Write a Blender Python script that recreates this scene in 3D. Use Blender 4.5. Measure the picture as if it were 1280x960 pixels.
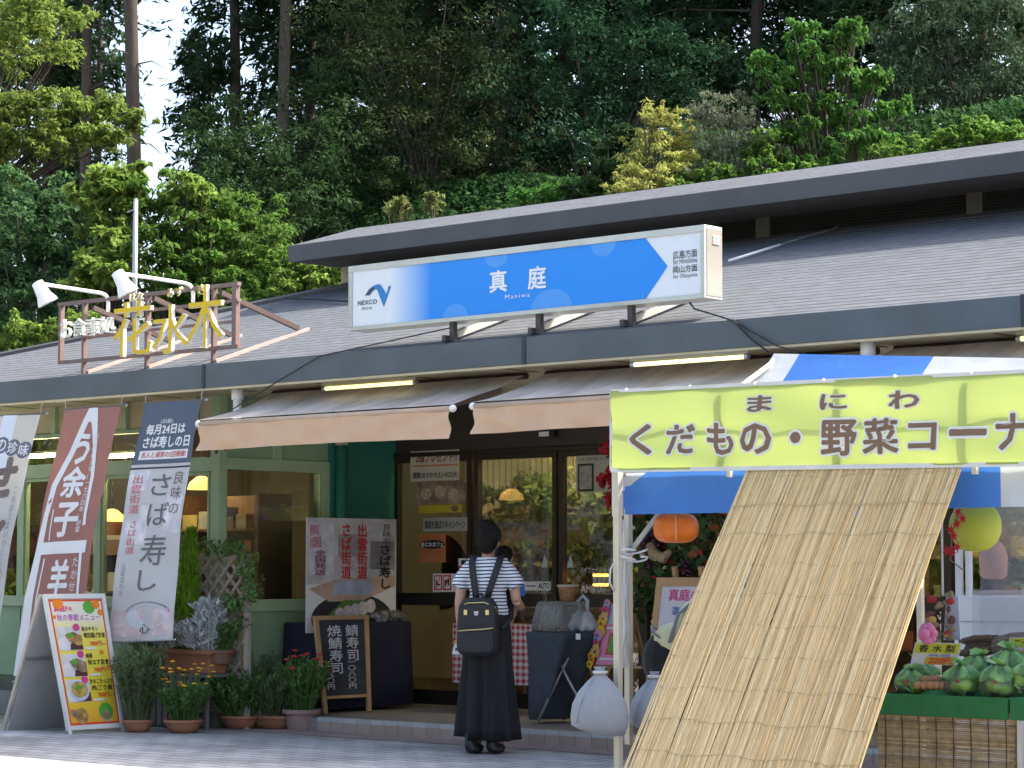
import bpy, bmesh, math, random
import numpy as np
from mathutils import Vector, Matrix

sc = bpy.context.scene
for o in list(bpy.data.objects): bpy.data.objects.remove(o)
col = sc.collection
PI = math.pi

# ------------------------------------------------------------------ camera, sky, sun, exposure
F, HZ, HC = 3000.0, 714.0, 1.28            # focal length in px of a 1280 px frame, horizon row, eye height
pitch = math.atan((HZ - 480) / F)
yaw = math.radians(90 - 48.66)
cam = bpy.data.cameras.new('camera'); camo = bpy.data.objects.new('camera', cam); col.objects.link(camo)
camo.location = (0, 0, HC); camo.rotation_euler = (PI / 2 + pitch, 0, yaw)
cam.sensor_width = 36; cam.lens = F / 1280 * 36; cam.clip_start = 0.1; cam.clip_end = 2000
sc.camera = camo

SUN = Vector((0.42, 0.52, 0.715)).normalized()
world = bpy.data.worlds.new('World'); sc.world = world; world.use_nodes = True
nt = world.node_tree; nt.nodes.clear()
sky = nt.nodes.new('ShaderNodeTexSky'); sky.sky_type = 'NISHITA'; sky.sun_disc = False
sky.sun_elevation = math.asin(SUN.z); sky.sun_rotation = math.atan2(SUN.x, SUN.y)
sky.air_density = 1.0; sky.dust_density = 5.0; sky.ozone_density = 1.0
bg = nt.nodes.new('ShaderNodeBackground'); bg.inputs[1].default_value = 0.15
wo = nt.nodes.new('ShaderNodeOutputWorld')
nt.links.new(sky.outputs[0], bg.inputs[0]); nt.links.new(bg.outputs[0], wo.inputs[0])
sun = bpy.data.lights.new('sun', 'SUN'); sun.energy = 3.0; sun.angle = math.radians(0.53); sun.color = (1, 0.95, 0.86)
suno = bpy.data.objects.new('sun', sun); col.objects.link(suno)
suno.rotation_euler = SUN.to_track_quat('Z', 'Y').to_euler()
sc.cycles.max_bounces = 7; sc.cycles.diffuse_bounces = 3; sc.cycles.glossy_bounces = 3; sc.cycles.transmission_bounces = 4; sc.cycles.transparent_max_bounces = 14; sc.cycles.caustics_reflective = False; sc.cycles.caustics_refractive = False
sc.view_settings.view_transform = 'Standard'; sc.view_settings.look = 'None'
sc.view_settings.exposure = 1.8; sc.view_settings.gamma = 1.0; sc.view_settings.use_curve_mapping = False

# ------------------------------------------------------------------ helpers: from a photo measurement to a point on a real plane
_d0 = (-math.sin(yaw), math.cos(yaw)); _R = Vector((math.cos(yaw), math.sin(yaw), 0))
_D = Vector((_d0[0] * math.cos(pitch), _d0[1] * math.cos(pitch), math.sin(pitch)))
_U = Vector((-_d0[0] * math.sin(pitch), -_d0[1] * math.sin(pitch), math.cos(pitch)))
EYE = Vector((0, 0, HC))
def ray(x, y): return _D + _R * ((x - 640) / F) + _U * ((480 - y) / F)
def onY(x, y, Y): r = ray(x, y); return EYE + r * (Y / r.y)
def onX(x, y, X): r = ray(x, y); return EYE + r * (X / r.x)
def onZ(x, y, Z=0.0): r = ray(x, y); return EYE + r * ((Z - HC) / r.z)
def onD(x, y, d): return EYE + ray(x, y) * d
def onRoof(x, y):
    r = ray(x, y); return EYE + r * ((ROOF_Z0 - ROOF_S * ROOF_Y0 - HC) / (r.z - ROOF_S * r.y))

# ------------------------------------------------------------------ materials
MATS = {}
def M(name, c, rough=0.6, var=0.12, vs=6.0, bump=0.0, bs=30.0, metal=0.0, spec=0.4, isl=0.0, rnd=0.0, transl=0.0, c2=None, emit=None, stretch=None, dirt=0.0):
    if name in MATS: return MATS[name]
    m = bpy.data.materials.new(name); m.use_nodes = True; t = m.node_tree; t.nodes.clear(); L = t.links.new
    N = t.nodes.new
    out = N('ShaderNodeOutputMaterial'); b = N('ShaderNodeBsdfPrincipled')
    b.inputs['Roughness'].default_value = rough; b.inputs['Metallic'].default_value = metal
    b.inputs['Specular IOR Level'].default_value = spec
    tc = N('ShaderNodeTexCoord'); src = tc.outputs['Object']
    if stretch:
        mp = N('ShaderNodeMapping'); mp.inputs['Scale'].default_value = stretch; L(src, mp.inputs[0]); src = mp.outputs[0]
    nz = N('ShaderNodeTexNoise'); nz.inputs['Scale'].default_value = vs; nz.inputs['Detail'].default_value = 6; L(src, nz.inputs[0])
    mr = N('ShaderNodeMapRange'); mr.inputs[1].default_value = 0.25; mr.inputs[2].default_value = 0.75
    mr.inputs[3].default_value = 1 - var; mr.inputs[4].default_value = 1 + var; L(nz.outputs[0], mr.inputs[0])
    fac = mr.outputs[0]
    base = N('ShaderNodeRGB'); base.outputs[0].default_value = (*c, 1); cs = base.outputs[0]
    if c2:
        mx = N('ShaderNodeMix'); mx.data_type = 'RGBA'
        if isl:
            g = N('ShaderNodeNewGeometry'); L(g.outputs['Random Per Island'], mx.inputs[0])
        else: L(nz.outputs[0], mx.inputs[0])
        L(cs, mx.inputs[6]); mx.inputs[7].default_value = (*c2, 1); cs = mx.outputs[2]
    if rnd:
        oi = N('ShaderNodeObjectInfo'); r2 = N('ShaderNodeMapRange'); r2.inputs[3].default_value = 1 - rnd; r2.inputs[4].default_value = 1 + rnd
        L(oi.outputs['Random'], r2.inputs[0]); mu = N('ShaderNodeMath'); mu.operation = 'MULTIPLY'; L(fac, mu.inputs[0]); L(r2.outputs[0], mu.inputs[1]); fac = mu.outputs[0]
    if isl and not c2:
        g = N('ShaderNodeNewGeometry'); r2 = N('ShaderNodeMapRange'); r2.inputs[3].default_value = 1 - isl; r2.inputs[4].default_value = 1 + isl
        L(g.outputs['Random Per Island'], r2.inputs[0]); mu = N('ShaderNodeMath'); mu.operation = 'MULTIPLY'; L(fac, mu.inputs[0]); L(r2.outputs[0], mu.inputs[1]); fac = mu.outputs[0]
    vm = N('ShaderNodeVectorMath'); vm.operation = 'SCALE'; L(cs, vm.inputs[0]); L(fac, vm.inputs['Scale']); cs = vm.outputs[0]
    if dirt:
        n2 = N('ShaderNodeTexNoise'); n2.inputs['Scale'].default_value = 1.7; n2.inputs['Detail'].default_value = 8; n2.inputs['Roughness'].default_value = 0.7
        L(tc.outputs['Object'], n2.inputs[0])
        r3 = N('ShaderNodeMapRange'); r3.inputs[1].default_value = 0.48; r3.inputs[2].default_value = 0.72; r3.inputs[3].default_value = 0; r3.inputs[4].default_value = dirt
        L(n2.outputs[0], r3.inputs[0]); mx2 = N('ShaderNodeMix'); mx2.data_type = 'RGBA'; L(r3.outputs[0], mx2.inputs[0]); L(cs, mx2.inputs[6])
        mx2.inputs[7].default_value = (c[0] * 0.45 + 0.02, c[1] * 0.42 + 0.018, c[2] * 0.38 + 0.012, 1); cs = mx2.outputs[2]
    L(cs, b.inputs['Base Color'])
    if bump:
        nb = N('ShaderNodeTexNoise'); nb.inputs['Scale'].default_value = bs; nb.inputs['Detail'].default_value = 5; L(src, nb.inputs[0])
        bp = N('ShaderNodeBump'); bp.inputs['Strength'].default_value = bump; bp.inputs['Distance'].default_value = 0.01
        L(nb.outputs[0], bp.inputs['Height']); L(bp.outputs[0], b.inputs['Normal'])
    if emit:
        b.inputs['Emission Color'].default_value = (*emit[:3], 1); b.inputs['Emission Strength'].default_value = emit[3]
    sh = b.outputs[0]
    if transl:
        tr = N('ShaderNodeBsdfTranslucent'); L(cs, tr.inputs[0])
        ms = N('ShaderNodeMixShader'); ms.inputs[0].default_value = transl; L(sh, ms.inputs[1]); L(tr.outputs[0], ms.inputs[2]); sh = ms.outputs[0]
    L(sh, out.inputs[0]); MATS[name] = m; return m

def glass(name, tint=(0.9, 0.93, 0.9), ior=1.5, rough=0.0, haze=0.0):
    if name in MATS: return MATS[name]
    m = bpy.data.materials.new(name); m.use_nodes = True; t = m.node_tree; t.nodes.clear(); L = t.links.new; N = t.nodes.new
    out = N('ShaderNodeOutputMaterial'); tr = N('ShaderNodeBsdfTransparent'); tr.inputs[0].default_value = (*tint, 1)
    gl = N('ShaderNodeBsdfGlossy'); gl.inputs['Roughness'].default_value = rough
    fr = N('ShaderNodeFresnel'); fr.inputs[0].default_value = ior
    ms = N('ShaderNodeMixShader'); L(fr.outputs[0], ms.inputs[0]); L(tr.outputs[0], ms.inputs[1]); L(gl.outputs[0], ms.inputs[2]); sh = ms.outputs[0]
    if haze:
        df = N('ShaderNodeBsdfDiffuse'); df.inputs[0].default_value = (0.75, 0.77, 0.78, 1)
        m2 = N('ShaderNodeMixShader'); m2.inputs[0].default_value = haze; L(sh, m2.inputs[1]); L(df.outputs[0], m2.inputs[2]); sh = m2.outputs[0]
    L(sh, out.inputs[0]); MATS[name] = m; return m

# ------------------------------------------------------------------ mesh builder
class MB:
    def __init__(s): s.v = []; s.f = []
    def add(s, vs, fs):
        n = len(s.v); s.v += [tuple(v) for v in vs]; s.f += [tuple(i + n for i in f) for f in fs]; return s
    def box(s, x0, y0, z0, x1, y1, z1):
        return s.add([(x0,y0,z0),(x1,y0,z0),(x1,y1,z0),(x0,y1,z0),(x0,y0,z1),(x1,y0,z1),(x1,y1,z1),(x0,y1,z1)],
                     [(0,3,2,1),(4,5,6,7),(0,1,5,4),(1,2,6,5),(2,3,7,6),(3,0,4,7)])
    def quad(s, a, b, c, d): return s.add([a, b, c, d], [(0, 1, 2, 3)])
    def slab(s, a, b, c, d, th):
        a, b, c, d = map(Vector, (a, b, c, d)); n = (b - a).cross(d - a).normalized() * th
        return s.add([a, b, c, d, a - n, b - n, c - n, d - n], [(0,1,2,3),(7,6,5,4),(0,4,5,1),(1,5,6,2),(2,6,7,3),(3,7,4,0)])
    def poly(s, pts, n, th):                      # flat outline extruded by th along n
        n = Vector(n) * th; k = len(pts); a = [Vector(p) for p in pts]; b = [p + n for p in a]
        return s.add(a + b, [tuple(range(k))[::-1], tuple(range(k, 2 * k))] + [(i, (i + 1) % k, k + (i + 1) % k, k + i) for i in range(k)])
    def bar(s, a, b, w, h=None, up=(0, 0, 1)):    # rectangular bar from a to b
        a, b = Vector(a), Vector(b); h = h or w; d = (b - a).normalized(); u = Vector(up)
        if abs(d.dot(u)) > 0.98: u = Vector((1, 0, 0))
        x = d.cross(u).normalized() * w / 2; y = x.cross(d).normalized() * h / 2
        vs = [a - x - y, a + x - y, a + x + y, a - x + y, b - x - y, b + x - y, b + x + y, b - x + y]
        return s.add(vs, [(3,2,1,0),(4,5,6,7),(0,1,5,4),(1,2,6,5),(2,3,7,6),(3,0,4,7)])
    def tube(s, pts, r, n=8, caps=True):
        pts = [Vector(p) for p in pts]; k = len(pts); rs = r if isinstance(r, (list, tuple)) else [r] * k
        vs = []; x = None
        for i, p in enumerate(pts):
            d = (pts[min(i + 1, k - 1)] - pts[max(i - 1, 0)]).normalized()
            if x is None:
                x = d.orthogonal().normalized()
            else:
                x = (x - d * x.dot(d)); x = x.normalized() if x.length > 1e-6 else d.orthogonal().normalized()
            y = d.cross(x)
            vs += [p + (x * math.cos(2 * PI * j / n) + y * math.sin(2 * PI * j / n)) * rs[i] for j in range(n)]
        fs = [(i * n + j, i * n + (j + 1) % n, (i + 1) * n + (j + 1) % n, (i + 1) * n + j) for i in range(k - 1) for j in range(n)]
        if caps: fs += [tuple(range(n))[::-1], tuple((k - 1) * n + j for j in range(n))]
        return s.add(vs, fs)
    def lathe(s, prof, c=(0, 0, 0), n=24, sx=1, sy=1, wob=0, ph=0):
        c = Vector(c); vs = []
        for r, z in prof:
            vs += [c + Vector((r * sx * math.cos(2 * PI * j / n + ph), r * sy * math.sin(2 * PI * j / n + ph), z)) for j in range(n)]
        k = len(prof)
        fs = [(i * n + j, i * n + (j + 1) % n, (i + 1) * n + (j + 1) % n, (i + 1) * n + j) for i in range(k - 1) for j in range(n)]
        fs += [tuple(range(n))[::-1], tuple((k - 1) * n + j for j in range(n))]
        return s.add(vs, fs)
    def ball(s, c, rx, ry=None, rz=None, n=14, m=9, rot=None):
        ry = ry or rx; rz = rz or rx; c = Vector(c); vs = []
        for i in range(m + 1):
            a = -PI / 2 + PI * i / m
            for j in range(n):
                v = Vector((rx * math.cos(a) * math.cos(2 * PI * j / n), ry * math.cos(a) * math.sin(2 * PI * j / n), rz * math.sin(a)))
                if rot is not None: v = rot @ v
                vs.append(c + v)
        return s.add(vs, [(i * n + j, i * n + (j + 1) % n, (i + 1) * n + (j + 1) % n, (i + 1) * n + j) for i in range(m) for j in range(n)])
    def rings(s, rows):                            # rows of closed rings with equal counts
        n = len(rows[0]); vs = [p for r in rows for p in r]; k = len(rows)
        fs = [(i * n + j, i * n + (j + 1) % n, (i + 1) * n + (j + 1) % n, (i + 1) * n + j) for i in range(k - 1) for j in range(n)]
        return s.add(vs, fs + [tuple(range(n))[::-1], tuple((k - 1) * n + j for j in range(n))])
    def grid(s, rows):
        n = len(rows[0]); k = len(rows)
        return s.add([p for r in rows for p in r], [(i * n + j, i * n + j + 1, (i + 1) * n + j + 1, (i + 1) * n + j) for i in range(k - 1) for j in range(n - 1)])
    def mesh(s, name, m, org=(0, 0, 0), smooth=False):
        me = bpy.data.meshes.new(name); o = Vector(org)
        me.from_pydata([tuple(Vector(v) - o) for v in s.v], [], s.f); me.materials.append(m)
        if smooth: me.polygons.foreach_set('use_smooth', [True] * len(me.polygons))
        me.update(); return me

ORG = {}
def tag(o, label=None, cat=None, group=None, kind=None):
    if label: o['label'] = label
    if cat: o['category'] = cat
    if group: o['group'] = group
    if kind: o['kind'] = kind
    return o
def thing(name, label, cat, loc=(0, 0, 0), group=None, kind=None):
    o = bpy.data.objects.new(name, None); o.empty_display_size = 0.1; col.objects.link(o); o.location = loc; ORG[o] = Vector(loc)
    return tag(o, label, cat, group, kind)
def place(name, me, parent=None, loc=None):
    o = bpy.data.objects.new(name, me); col.objects.link(o)
    if parent is not None:
        o.parent = parent; ORG[o] = ORG[parent]
        if loc is not None: o.location = Vector(loc) - ORG[parent]
    elif loc is not None: o.location = loc
    return o
def part(name, mb, m, parent, smooth=False, bevel=0, label=None, kind=None):    # world-coordinate geometry as a child of parent
    o = place(name, mb.mesh(name, m, ORG[parent], smooth), parent)
    if bevel:
        bv = o.modifiers.new('bevel', 'BEVEL'); bv.width = bevel; bv.segments = 2; bv.limit_method = 'ANGLE'
    return tag(o, label, None, None, kind)
def solo(name, mb, m, label, cat, loc=(0, 0, 0), group=None, smooth=False, bevel=0):  # a thing that is one mesh
    o = place(name, mb.mesh(name, m, loc, smooth), None, loc); ORG[o] = Vector(loc)
    if bevel:
        bv = o.modifiers.new('bevel', 'BEVEL'); bv.width = bevel; bv.segments = 2; bv.limit_method = 'ANGLE'
    return tag(o, label, cat, group)
def struct(name, mb, m, smooth=False):
    o = place(name, mb.mesh(name, m, (0, 0, 0), smooth)); ORG[o] = Vector((0, 0, 0)); return tag(o, kind='structure')

# flat lettering: a text's outline fitted into a rectangle of a panel given by three corners
def text_geo(s, res=2, sp=1.0, line=1.0, align='LEFT'):
    c = bpy.data.curves.new('lettering', 'FONT'); c.body = s; c.resolution_u = res; c.space_character = sp; c.space_line = line; c.align_x = align
    o = bpy.data.objects.new('lettering', c); me = o.to_mesh()
    vs = [v.co.copy() for v in me.vertices]; fs = [tuple(p.vertices) for p in me.polygons]
    o.to_mesh_clear(); bpy.data.objects.remove(o); bpy.data.curves.remove(c)
    x0 = min(v.x for v in vs); x1 = max(v.x for v in vs); y0 = min(v.y for v in vs); y1 = max(v.y for v in vs)
    w, h = max(x1 - x0, 1e-6), max(y1 - y0, 1e-6)
    return [((v.x - x0) / w, (v.y - y0) / h) for v in vs], fs, w, h
class Panel:                                        # a flat or twisted four-corner face: bottom-left, bottom-right, top-right, top-left
    def __init__(s, bl, br, tr, tl, fn=None):
        s.c = [Vector(p) for p in (bl, br, tr, tl)]; s.n = (s.c[1] - s.c[0]).cross(s.c[3] - s.c[0]).normalized(); s.fn = fn
    def at(s, u, v, off=0.0):
        if s.fn: return s.fn(u, v, off)
        a, b, c, d = s.c; return a * (1 - u) * (1 - v) + b * u * (1 - v) + c * u * v + d * (1 - u) * v + s.n * off
def letter(name, s, pn, u0, v0, u1, v1, m, parent, off=0.003, bold=0.0, **k):
    g, fs, w, h = text_geo(s, **k); mb = MB()
    du, dv = bold / w, bold / h; nb = (12 if bold > 0.05 else 6) if bold else 0
    offs = [(0, 0)] + [(du * math.cos(2 * PI * i / nb), dv * math.sin(2 * PI * i / nb)) for i in range(nb)]
    for i, (p, q) in enumerate(offs):           # heavier strokes: the outline spread sideways a little
        mb.add([pn.at(u0 + (u1 - u0) * (a + p), v0 + (v1 - v0) * (b + q), off + 0.00004 * i) for a, b in g], fs)
    return part(name, mb, m, parent)
def patch(name, pn, u0, v0, u1, v1, m, parent, off=0.002, nu=1, nv=1):
    rows = [[pn.at(u0 + (u1 - u0) * i / nu, v0 + (v1 - v0) * j / nv, off) for i in range(nu + 1)] for j in range(nv + 1)]
    return part(name, MB().grid(rows), m, parent)
def blob(name, pn, pts, m, parent, off=0.002):
    return part(name, MB().add([pn.at(u, v, off) for u, v in pts], [tuple(range(len(pts)))]), m, parent)
def disc(u, v, ru, rv, n=20, a0=0, a1=2 * PI): return [(u + ru * math.cos(a0 + (a1 - a0) * i / n), v + rv * math.sin(a0 + (a1 - a0) * i / n)) for i in range(n)]
def panelY(x0, y0, x1, y1, Y):                      # panel facing the camera side (-Y) from a photo rectangle
    ym = (y0 + y1) / 2; xm = (x0 + x1) / 2
    X0 = onY(x0, ym, Y).x; X1 = onY(x1, ym, Y).x; Z0 = onY(xm, y1, Y).z; Z1 = onY(xm, y0, Y).z
    return Panel((X0, Y, Z0), (X1, Y, Z0), (X1, Y, Z1), (X0, Y, Z1))
def panelX(x0, y0, x1, y1, X):                      # panel facing +X
    ym = (y0 + y1) / 2; xm = (x0 + x1) / 2
    Y0 = onX(x0, ym, X).y; Y1 = onX(x1, ym, X).y; Z0 = onX(xm, y1, X).z; Z1 = onX(xm, y0, X).z
    return Panel((X, Y0, Z0), (X, Y1, Z0), (X, Y1, Z1), (X, Y0, Z1))

# ------------------------------------------------------------------ leaves
def leaf_mesh(name, P, D, W, size, aspect, m, fold=0.25, rng=None):
    """P centres, D leaf directions, W rough normals: one folded diamond each"""
    rng = rng or np.random.default_rng(1)
    n = len(P); D = D / (np.linalg.norm(D, axis=1, keepdims=True) + 1e-9)
    S = np.cross(D, W); S = S / (np.linalg.norm(S, axis=1, keepdims=True) + 1e-9); Nn = np.cross(S, D)
    L = (size * rng.uniform(0.4, 1.5, (n, 1))); w = L * aspect * 0.5
    a = P - D * L * 0.5; c = P + D * L * 0.5; mid = P - D * L * 0.08
    b = mid + S * w + Nn * w * fold; d = mid - S * w + Nn * w * fold
    V = np.stack([a, b, c, d], 1).reshape(-1, 3)
    me = bpy.data.meshes.new(name); me.vertices.add(4 * n); me.vertices.foreach_set('co', V.astype(np.float32).ravel())
    idx = np.arange(n)[:, None] * 4; tri = np.concatenate([idx + np.array([0, 1, 2]), idx + np.array([0, 2, 3])], 1).ravel()
    me.loops.add(6 * n); me.loops.foreach_set('vertex_index', tri.astype(np.int32))
    me.polygons.add(2 * n); me.polygons.foreach_set('loop_start', (np.arange(2 * n) * 3).astype(np.int32)); me.polygons.foreach_set('loop_total', np.full(2 * n, 3, np.int32))
    me.update(calc_edges=True); me.validate(); me.materials.append(m); return me
def rdir(rng, n): v = rng.normal(size=(n, 3)); return v / np.linalg.norm(v, axis=1, keepdims=True)
def clumps(rng, C, R, per, flat=0.6):
    """leaf centres gathered in flattened clumps C with radius R"""
    k = len(C); u = rdir(rng, k * per) * (rng.uniform(0.15, 1, (k * per, 1)) ** 0.5)
    off = u * np.repeat(R, per)[:, None]; off[:, 2] *= flat
    return np.repeat(C, per, 0) + off, off

# ------------------------------------------------------------------ materials in use
def paving_mat():
    m = bpy.data.materials.new('paving'); m.use_nodes = True; t = m.node_tree; b = t.nodes['Principled BSDF']; L = t.links.new
    tc = t.nodes.new('ShaderNodeTexCoord'); br = t.nodes.new('ShaderNodeTexBrick'); L(tc.outputs['Object'], br.inputs[0])
    br.inputs['Scale'].default_value = 1.0; br.inputs['Brick Width'].default_value = 0.3; br.inputs['Row Height'].default_value = 0.15
    br.inputs['Mortar Size'].default_value = 0.009; br.inputs['Bias'].default_value = 0.0
    br.inputs['Color1'].default_value = (0.45, 0.445, 0.435, 1); br.inputs['Color2'].default_value = (0.34, 0.335, 0.33, 1); br.inputs['Mortar'].default_value = (0.12, 0.115, 0.11, 1)
    nz = t.nodes.new('ShaderNodeTexNoise'); nz.inputs['Scale'].default_value = 1.3; nz.inputs['Detail'].default_value = 8; L(tc.outputs['Object'], nz.inputs[0])
    mr = t.nodes.new('ShaderNodeMapRange'); mr.inputs[1].default_value = 0.3; mr.inputs[2].default_value = 0.7; mr.inputs[3].default_value = 0.6; mr.inputs[4].default_value = 1.2; L(nz.outputs[0], mr.inputs[0])
    vm = t.nodes.new('ShaderNodeVectorMath'); vm.operation = 'SCALE'; L(br.outputs[0], vm.inputs[0]); L(mr.outputs[0], vm.inputs['Scale']); L(vm.outputs[0], b.inputs['Base Color'])
    bp = t.nodes.new('ShaderNodeBump'); bp.inputs['Strength'].default_value = 0.4; bp.inputs['Distance'].default_value = 0.006; bp.invert = True; L(br.outputs[1], bp.inputs['Height']); L(bp.outputs[0], b.inputs['Normal'])
    b.inputs['Roughness'].default_value = 0.85
    return m
green = M('green_paint', (0.37, 0.50, 0.31), 0.55, 0.06, 3, 0.08, 60, dirt=0.25)
green_dk = M('green_panel', (0.27, 0.40, 0.245), 0.55, 0.08, 3, 0.08, 60, dirt=0.3)
teal = M('teal_wall', (0.03, 0.19, 0.145), 0.5, 0.08, 4, 0.1, 80)
cream = M('cream_board', (0.52, 0.46, 0.31), 0.7, 0.06, 3, dirt=0.35)
fascia_m = M('fascia_metal', (0.085, 0.10, 0.112), 0.42, 0.12, 2.5, 0.05, 12, dirt=0.35)
fascia_up = M('upper_fascia_metal', (0.08, 0.078, 0.082), 0.5, 0.15, 2.0, 0.05, 12, dirt=0.4)
shingle = M('grey_shingles', (0.118, 0.126, 0.138), 0.9, 0.22, 16, 0.4, 60, stretch=(0.5, 1.5, 1.5), dirt=0.3, spec=0.05)
brown_fr = M('dark_brown_aluminium', (0.045, 0.034, 0.026), 0.35, 0.08, 5, metal=0.4)
dark_wall = M('dark_header', (0.045, 0.036, 0.028), 0.6)
louv = M('dark_louvre', (0.035, 0.032, 0.03), 0.6, 0.2, 8)
post_up = M('clerestory_post', (0.06, 0.052, 0.04), 0.6)
concrete = M('concrete', (0.30, 0.30, 0.29), 0.85, 0.2, 6, 0.25, 50, dirt=0.5)
porch_t = M('porch_tile', (0.25, 0.22, 0.195), 0.7, 0.12, 9, dirt=0.3)
white_p = M('white_plastic', (0.78, 0.79, 0.78), 0.4, 0.04)
white_m = M('white_metal', (0.74, 0.74, 0.72), 0.35, 0.06, 8, dirt=0.2)
alu = M('aluminium', (0.62, 0.61, 0.58), 0.38, 0.06, 6, metal=0.55, dirt=0.25)
steel = M('grey_steel', (0.36, 0.36, 0.35), 0.4, 0.1, 9, metal=0.6)
black = M('black_cable', (0.012, 0.012, 0.013), 0.5)
wood = M('light_wood', (0.46, 0.28, 0.14), 0.6, 0.2, 14, 0.1, 40, stretch=(1, 1, 0.15))
wood_dk = M('brown_wood', (0.19, 0.105, 0.055), 0.65, 0.25, 12, 0.1, 40)
terracotta = M('terracotta', (0.36, 0.155, 0.088), 0.75, 0.18, 10, 0.1, 40, dirt=0.45, rnd=0.12)
pane = glass('window_glass', (0.82, 0.85, 0.81), 2.2)
door_pane = glass('door_glass', (0.78, 0.79, 0.73), 3.0)
ink = M('black_ink', (0.02, 0.02, 0.022), 0.6)
paper = M('white_paper', (0.72, 0.72, 0.70), 0.6, 0.04, 5)
red_ink = M('red_ink', (0.55, 0.03, 0.04), 0.6)
inside = M('shop_interior_wall', (0.46, 0.39, 0.28), 0.8, 0.15, 2)
insidefl = M('shop_interior_floor', (0.22, 0.17, 0.12), 0.5)

# ------------------------------------------------------------------ setting: ground, porch step, hillside
ground = struct('ground', MB().quad((-150, -150, 0), (150, -150, 0), (150, 60, 0), (-150, 60, 0)), paving_mat())
YS, FZ = 13.54, 0.112
struct('paving_band', MB().quad((-22, 13.14, 0.004), (0, 13.14, 0.004), (0, YS + 0.02, 0.004), (-22, YS + 0.02, 0.004)), M('pink_paving', (0.30, 0.225, 0.215), 0.85, 0.2, 8, dirt=0.3))
porch = struct('porch_floor', MB().box(-15.0, YS + 0.03, -0.05, -2.5, 15.62, FZ - 0.012), porch_t)
cap_me = MB().box(-0.073, -0.002, -0.034, 0.073, 0.09, 0.0).mesh('cap_tile', M('cap_tile', (0.40, 0.40, 0.385), 0.6, 0.12, 12, dirt=0.35, rnd=0.12))
ris_me = MB().box(-0.073, 0.0, -0.0, 0.073, 0.03, 0.0775).mesh('riser_tile', M('riser_tile', (0.34, 0.255, 0.205), 0.7, 0.14, 12, dirt=0.35, rnd=0.13))
for i in range(40):
    x = -13.92 + i * 0.15
    place('cap_tile', cap_me, porch, (x, YS, FZ)); place('riser_tile', ris_me, porch, (x, YS, 0.0))

# ------------------------------------------------------------------ the service building
ROOF_Y0, ROOF_Z0, ROOF_S = 12.9, 2.943, 0.333
XL, XR = -21.0, -3.5
B = thing('service_building', 'low rest area shop with green walls, grey shingle roofs and dark fascia', 'building', (-13, 13.4, 0))
# lower roof: front slope as overlapping shingle courses, cut by the hip on the left
hipx = lambda y: XL + (y - ROOF_Y0) * 1.59
mb = MB(); nc = 30; y1 = 16.1
for i in range(nc):
    a = ROOF_Y0 - 0.03 + (y1 - ROOF_Y0 + 0.03) * i / nc; b = ROOF_Y0 - 0.03 + (y1 - ROOF_Y0 + 0.03) * (i + 1) / nc + 0.03
    za = ROOF_Z0 + (a - ROOF_Y0) * ROOF_S + 0.0035; zb = ROOF_Z0 + (b - ROOF_Y0) * ROOF_S + 0.001
    mb.slab((hipx(a), a, za), (XR, a, za), (XR, b, zb), (hipx(b), b, zb), 0.011)
part('roof_shingles', mb, shingle, B)
mb = MB().poly([(XL, 12.9, 2.935), (XR, 12.9, 2.935), (XR, 16.2, 2.935 + 3.3 * .333), (hipx(16.2), 16.2, 2.935 + 3.3 * .333)], (0, 0, 1), -0.02)
mb.add([(XL, 12.88, 2.945), (hipx(16.1), 16.1, 4.012), (hipx(16.1), 19.6, 4.012), (XL, 22.5, 2.945)], [(0, 1, 2, 3)])
part('roof_deck', mb, shingle, B)
mb = MB().tube([(XL, 12.9, 2.955), (hipx(16.05), 16.05, 4.01)], 0.03, 6); part('hip_cap', mb, fascia_up, B)
# eaves: fascia in lengths with a seam, soffit trim and soffit
fx = [XL, -14.63, -11.2, -7.2, XR]
for a, b in zip(fx[:-1], fx[1:]):
    part('fascia', MB().box(a + 0.004, 12.86, 2.753, b - 0.004, 12.9, 2.945), fascia_m, B, bevel=0.004)
for x in fx[1:-1]:
    part('fascia_joint', MB().box(x - 0.018, 12.853, 2.75, x + 0.018, 12.859, 2.948), M('joint_strip', (0.03, 0.033, 0.036), 0.5), B)
part('soffit_trim', MB().box(XL, 12.87, 2.735, XR, 12.93, 2.752), cream, B)
part('soffit', MB().box(XL, 12.93, 2.745, XR, 15.6, 2.76), cream, B)
for i in range(18):
    x = -20.5 + i * 1.0
    part('soffit_joint', MB().box(x, 12.94, 2.741, x + 0.012, 13.38, 2.7445), dark_wall, B)
# left wing, front wall at Y = 13.4
WY = 13.4
zz = lambda y, x=70, Y=WY: onY(x, y, Y).z
xx = lambda x, y=650, Y=WY: onY(x, y, Y).x
CX = xx(275)
zc0, zt0, zb0, zw0, zs0, zp0, zk0 = zz(541), zz(580), zz(597), zz(745), zz(758), zz(847), zz(866)
part('cream_panel', MB().box(XL, WY + 0.01, zc0, CX - 0.06, WY + 0.05, 2.744), cream, B)
for px in (-60, 70, 158, 246):
    x = xx(px, 525); part('green_rib', MB().box(x - 0.025, WY - 0.03, zc0 - 0.01, x + 0.025, WY + 0.009, 2.743), green, B)
part('ledge', MB().box(XL, WY - 0.03, zc0 - 0.045, CX - 0.06, WY + 0.06, zc0 - 0.012), green_dk, B)
part('beam', MB().box(XL, WY - 0.012, zb0, CX - 0.07, WY + 0.08, zt0), green, B, bevel=0.004)
part('sill', MB().box(XL, WY - 0.025, zs0, CX - 0.07, WY + 0.1, zw0), green, B, bevel=0.004)
posts = [-190, -80, 26, 122]
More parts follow.
